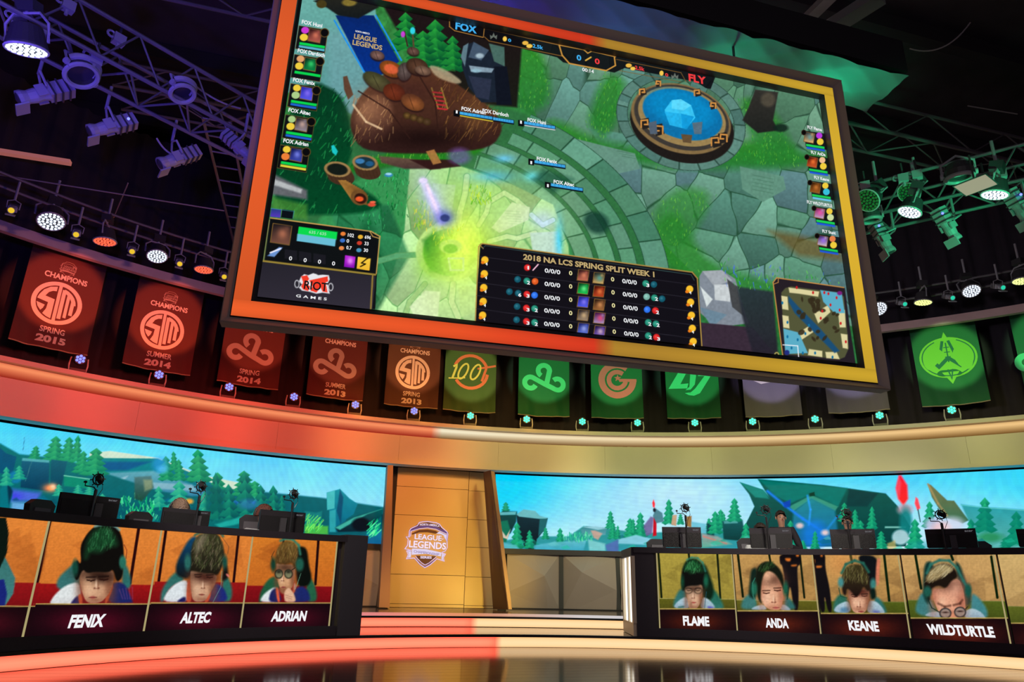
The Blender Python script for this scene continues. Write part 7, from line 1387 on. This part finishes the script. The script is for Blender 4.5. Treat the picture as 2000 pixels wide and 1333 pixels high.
def person(label, loc, ang, H, seated, shirt, trousers, hairc, skinc, pose='rest', glasses=False, headset=False, lean=0., turn=0., bow=0):
    t = thing('person', label, 'person', loc, Matrix.Rotation(ang, 3, 'Z')); k = H/1.75; sk = mat('skin_'+skinc, {'a': (.56, .30, .20), 'b': (.50, .24, .16)}[skinc], .5)
    hip = .47*k+.02 if seated else .92*k; f = -1   # faces -Y
    S_ = lambda x, y, z: (x*k, y*k+lean*max(0, z-hip/k)*-.6, z*k)
    hz = hip/k
    J = {'pelvis': (S_(0, 0, hz), (.13*k, .10*k)), 'waist': (S_(0, .0, hz+.2), (.12*k, .09*k)), 'chest': (S_(0, .0, hz+.41), (.15*k, .11*k)), 'neck0': (S_(0, 0, hz+.575), .06*k), 'neck': (S_(0, -.01, hz+.60), .052*k), 'jaw': (S_(0, -.03, hz+.665), (.062*k, .07*k)), 'head': (S_(0, -.01, hz+.74), (.078*k, .092*k)), 'crown': (S_(0, .0, hz+.80), (.06*k, .07*k))}
    Ed = [('pelvis', 'waist'), ('waist', 'chest'), ('chest', 'neck0'), ('neck0', 'neck'), ('neck', 'jaw'), ('jaw', 'head'), ('head', 'crown')]
    A = {}
    for s, n in ((-1, 'l'), (1, 'r')):
        if pose == 'folded': el, wr = (s*.27, -.06, hz+.20), (s*.02, -.24, hz+.26+.03*s)
        elif seated: el, wr = (s*.24, -.10, hz+.22), (s*.16, -.36, hz+.24)
        else: el, wr = (s*.25, .02, hz+.2), (s*.24, -.10, hz-.02)
        J[n+'sh'] = (S_(s*.17, 0, hz+.53), .065*k); J[n+'el'] = (S_(*el), .045*k); J[n+'wr'] = (S_(*wr), .03*k); Ed += [('chest', n+'sh'), (n+'sh', n+'el'), (n+'el', n+'wr')]
        A[n] = (J[n+'wr'][0], tuple(np.array(J[n+'wr'][0])-np.array(J[n+'el'][0])), s)
        if seated: kn, an, fo = (s*.12, -.42, hz+.02), (s*.13, -.42, .09), (s*.14, -.56, .04)
        else: kn, an, fo = (s*.10, -.01, .49), (s*.11, .01, .09), (s*.12, -.13, .035)
        q = lambda p: (p[0]*k, p[1]*k, p[2]*k)
        J[n+'hp'] = (q((s*.10, 0, hz-.02)), .085*k); J[n+'kn'] = (q(kn), .058*k); J[n+'an'] = (q(an), .042*k); J[n+'ft'] = (q(fo), .035*k); Ed += [('pelvis', n+'hp'), (n+'hp', n+'kn'), (n+'kn', n+'an'), (n+'an', n+'ft')]
    skin('body', J, Ed, sk, t)
    g = lambda names, sc: {n: (J[n][0], tuple(v*sc for v in J[n][1]) if isinstance(J[n][1], tuple) else J[n][1]*sc) for n in names}
    sl = ['pelvis', 'waist', 'chest', 'neck0', 'lsh', 'lel', 'rsh', 'rel']; G = g(sl, 1.16); G['neck0'] = (J['neck0'][0], .07*k)
    for n in 'lr': m0 = np.array(J[n+'el'][0]); m1 = np.array(J[n+'wr'][0]); G[n+'cuff'] = (tuple(m0*.15+m1*.85 if pose == 'folded' else m0*.6+m1*.4), .045*k)
    skin('shirt', G, [('pelvis', 'waist'), ('waist', 'chest'), ('chest', 'neck0'), ('chest', 'lsh'), ('lsh', 'lel'), ('lel', 'lcuff'), ('chest', 'rsh'), ('rsh', 'rel'), ('rel', 'rcuff')], shirt, t)
    T_ = g(['pelvis', 'lhp', 'lkn', 'lan', 'rhp', 'rkn', 'ran'], 1.14); skin('trousers', T_, [('pelvis', 'lhp'), ('lhp', 'lkn'), ('lkn', 'lan'), ('pelvis', 'rhp'), ('rhp', 'rkn'), ('rkn', 'ran')], trousers, t)
    for n in 'lr':
        hand(t, Vector(tuple(world(t)@Vector(A[n][0]))), world(t).to_3x3()@Vector(A[n][1]), sk, A[n][2]); p = J[n+'ft'][0]
        local(MB().box((p[0], p[1]-.02, .035), (.09*k, .26*k, .07)), t, 'shoe', m_dark)
    hx, hy, hz_ = J['head'][0]; rt = Matrix.Rotation(turn, 3, 'Z')
    def hp(x, y, z): v = rt@Vector((x*k, y*k, z*k)); return (hx+v.x, hy+v.y, hz_+v.z)
    hm = mat('hair_'+hairc, {'dark': (.03, .018, .014), 'brown': (.40, .27, .19), 'red': (.26, .10, .07)}[hairc], .6, noise=.7, nscale=45, bump=.6, bscale=70)
    mb = MB(); V = []; n1, n2 = 18, 9
    for i in range(n2+1):
        ph = pi*.56*i/n2
        for j in range(n1):
            a = 2*pi*j/n1; fr = max(0, -sin(a)); cut = 1-.42*(1-bow)*fr*(i/n2)**.7; r_ = .100+.006*sin(a*7+i); V.append(hp(r_*.90*sin(ph*cut)*cos(a), r_*1.08*sin(ph*cut)*sin(a)+.008, .012+r_*1.12*cos(ph*cut)))
    mb.add(V, [(i*n1+j, (i+1)*n1+j, (i+1)*n1+(j+1) % n1, i*n1+(j+1) % n1) for i in range(n2) for j in range(n1)]); local(mb, t, 'hair', hm, smooth=True)
    for s in (-1, 1):
        local(MB().ball(hp(.030*s, -.083, .004), .011*k, 8, 6), t, 'eye', mat('eye_white', (.7, .68, .65), .3)); local(MB().ball(hp(.030*s, -.092, .003), .0055*k, 8, 6), t, 'pupil', black)
        local(MB().box(hp(.030*s, -.090, .024), (.03*k, .008, .006)), t, 'eyebrow', hm); local(MB().ball(hp(.082*s, .0, -.004), .022*k, 8, 6, (.5, .8, 1.3)), t, 'ear', sk)
        if glasses: local(MB().torus(hp(.031*s, -.098, .002), .024*k, .0035, Matrix.Rotation(pi/2, 3, 'X'), 14, 4), t, 'glasses_rim', black)
        if headset: local(MB().cyl(hp(.080*s, .0, 0), hp(.102*s, .0, 0), .036*k, n=14), t, 'headset_cup', m_dark)
    if headset: local(MB().torus(hp(0, .0, .0), .108*k, .012, Matrix.Rotation(pi/2, 3, 'X'), 20, 6, 0, pi), t, 'headset_band', m_dark)
    local(MB().add([hp(-.012, -.088, -.028), hp(.012, -.088, -.028), hp(0, -.112, -.026), hp(0, -.090, .012)], [(0, 2, 3), (2, 1, 3), (0, 1, 2), (0, 3, 1)]), t, 'nose', sk); local(MB().box(hp(0, -.086, -.052), (.038*k, .010, .009)), t, 'mouth', mat('lips', (.36, .10, .09), .5))
    return t
def at_head(px, r, H, z0, seated):
    """where a figure stands so that the middle of its head is seen at px"""
    S_ = Cyl((2.85, 3.72), r); u, v = S_.uv(*px); p = S_.P(u, 0, 0).reshape(3); return (p[0], p[1], z0), u/r, v
dk = mat('shirt_black', (.025, .02, .028), .8); navy = mat('jersey_navy', (.03, .04, .12), .7); wht = mat('jersey_white', (.7, .74, .76), .7); jeans = mat('trousers_dark', (.03, .03, .04), .8)
def put(px, r, z0, seated, label, *a, **k):
    loc, an, v = at_head(px, r, 0, z0, seated); hh = v-z0; H = hh/(((.47+.011)+.74) if seated else (.92+.74))*1.75; return person(label, loc, -an+k.pop('rot', 0), H, seated, *a, **k)
put((1525, 1012), 9.6, .34, False, 'man in dark shirt standing behind the right desk, arms folded', dk, jeans, 'dark', 'a', pose='folded', turn=.25)
put((1655, 1022), 9.4, .34, False, 'man in glasses behind the right desk, face covered by a microphone', mat('shirt_rose', (.42, .26, .24), .8), jeans, 'dark', 'a', pose='folded', glasses=True)
put((343, 998), 8.2, .176, True, 'seated player whose blond head top shows above a left desk monitor', navy, jeans, 'brown', 'a', lean=.2, headset=True, bow=.9)
put((515, 1008), 8.15, .176, True, 'seated red-haired player half hidden by the last left desk monitor', wht, jeans, 'red', 'a', headset=True, turn=.9)
put((1486, 1042), 8.25, .176, True, 'seated player hidden behind the monitor before the standing man', wht, jeans, 'dark', 'a')
bpy.context.view_layer.update()
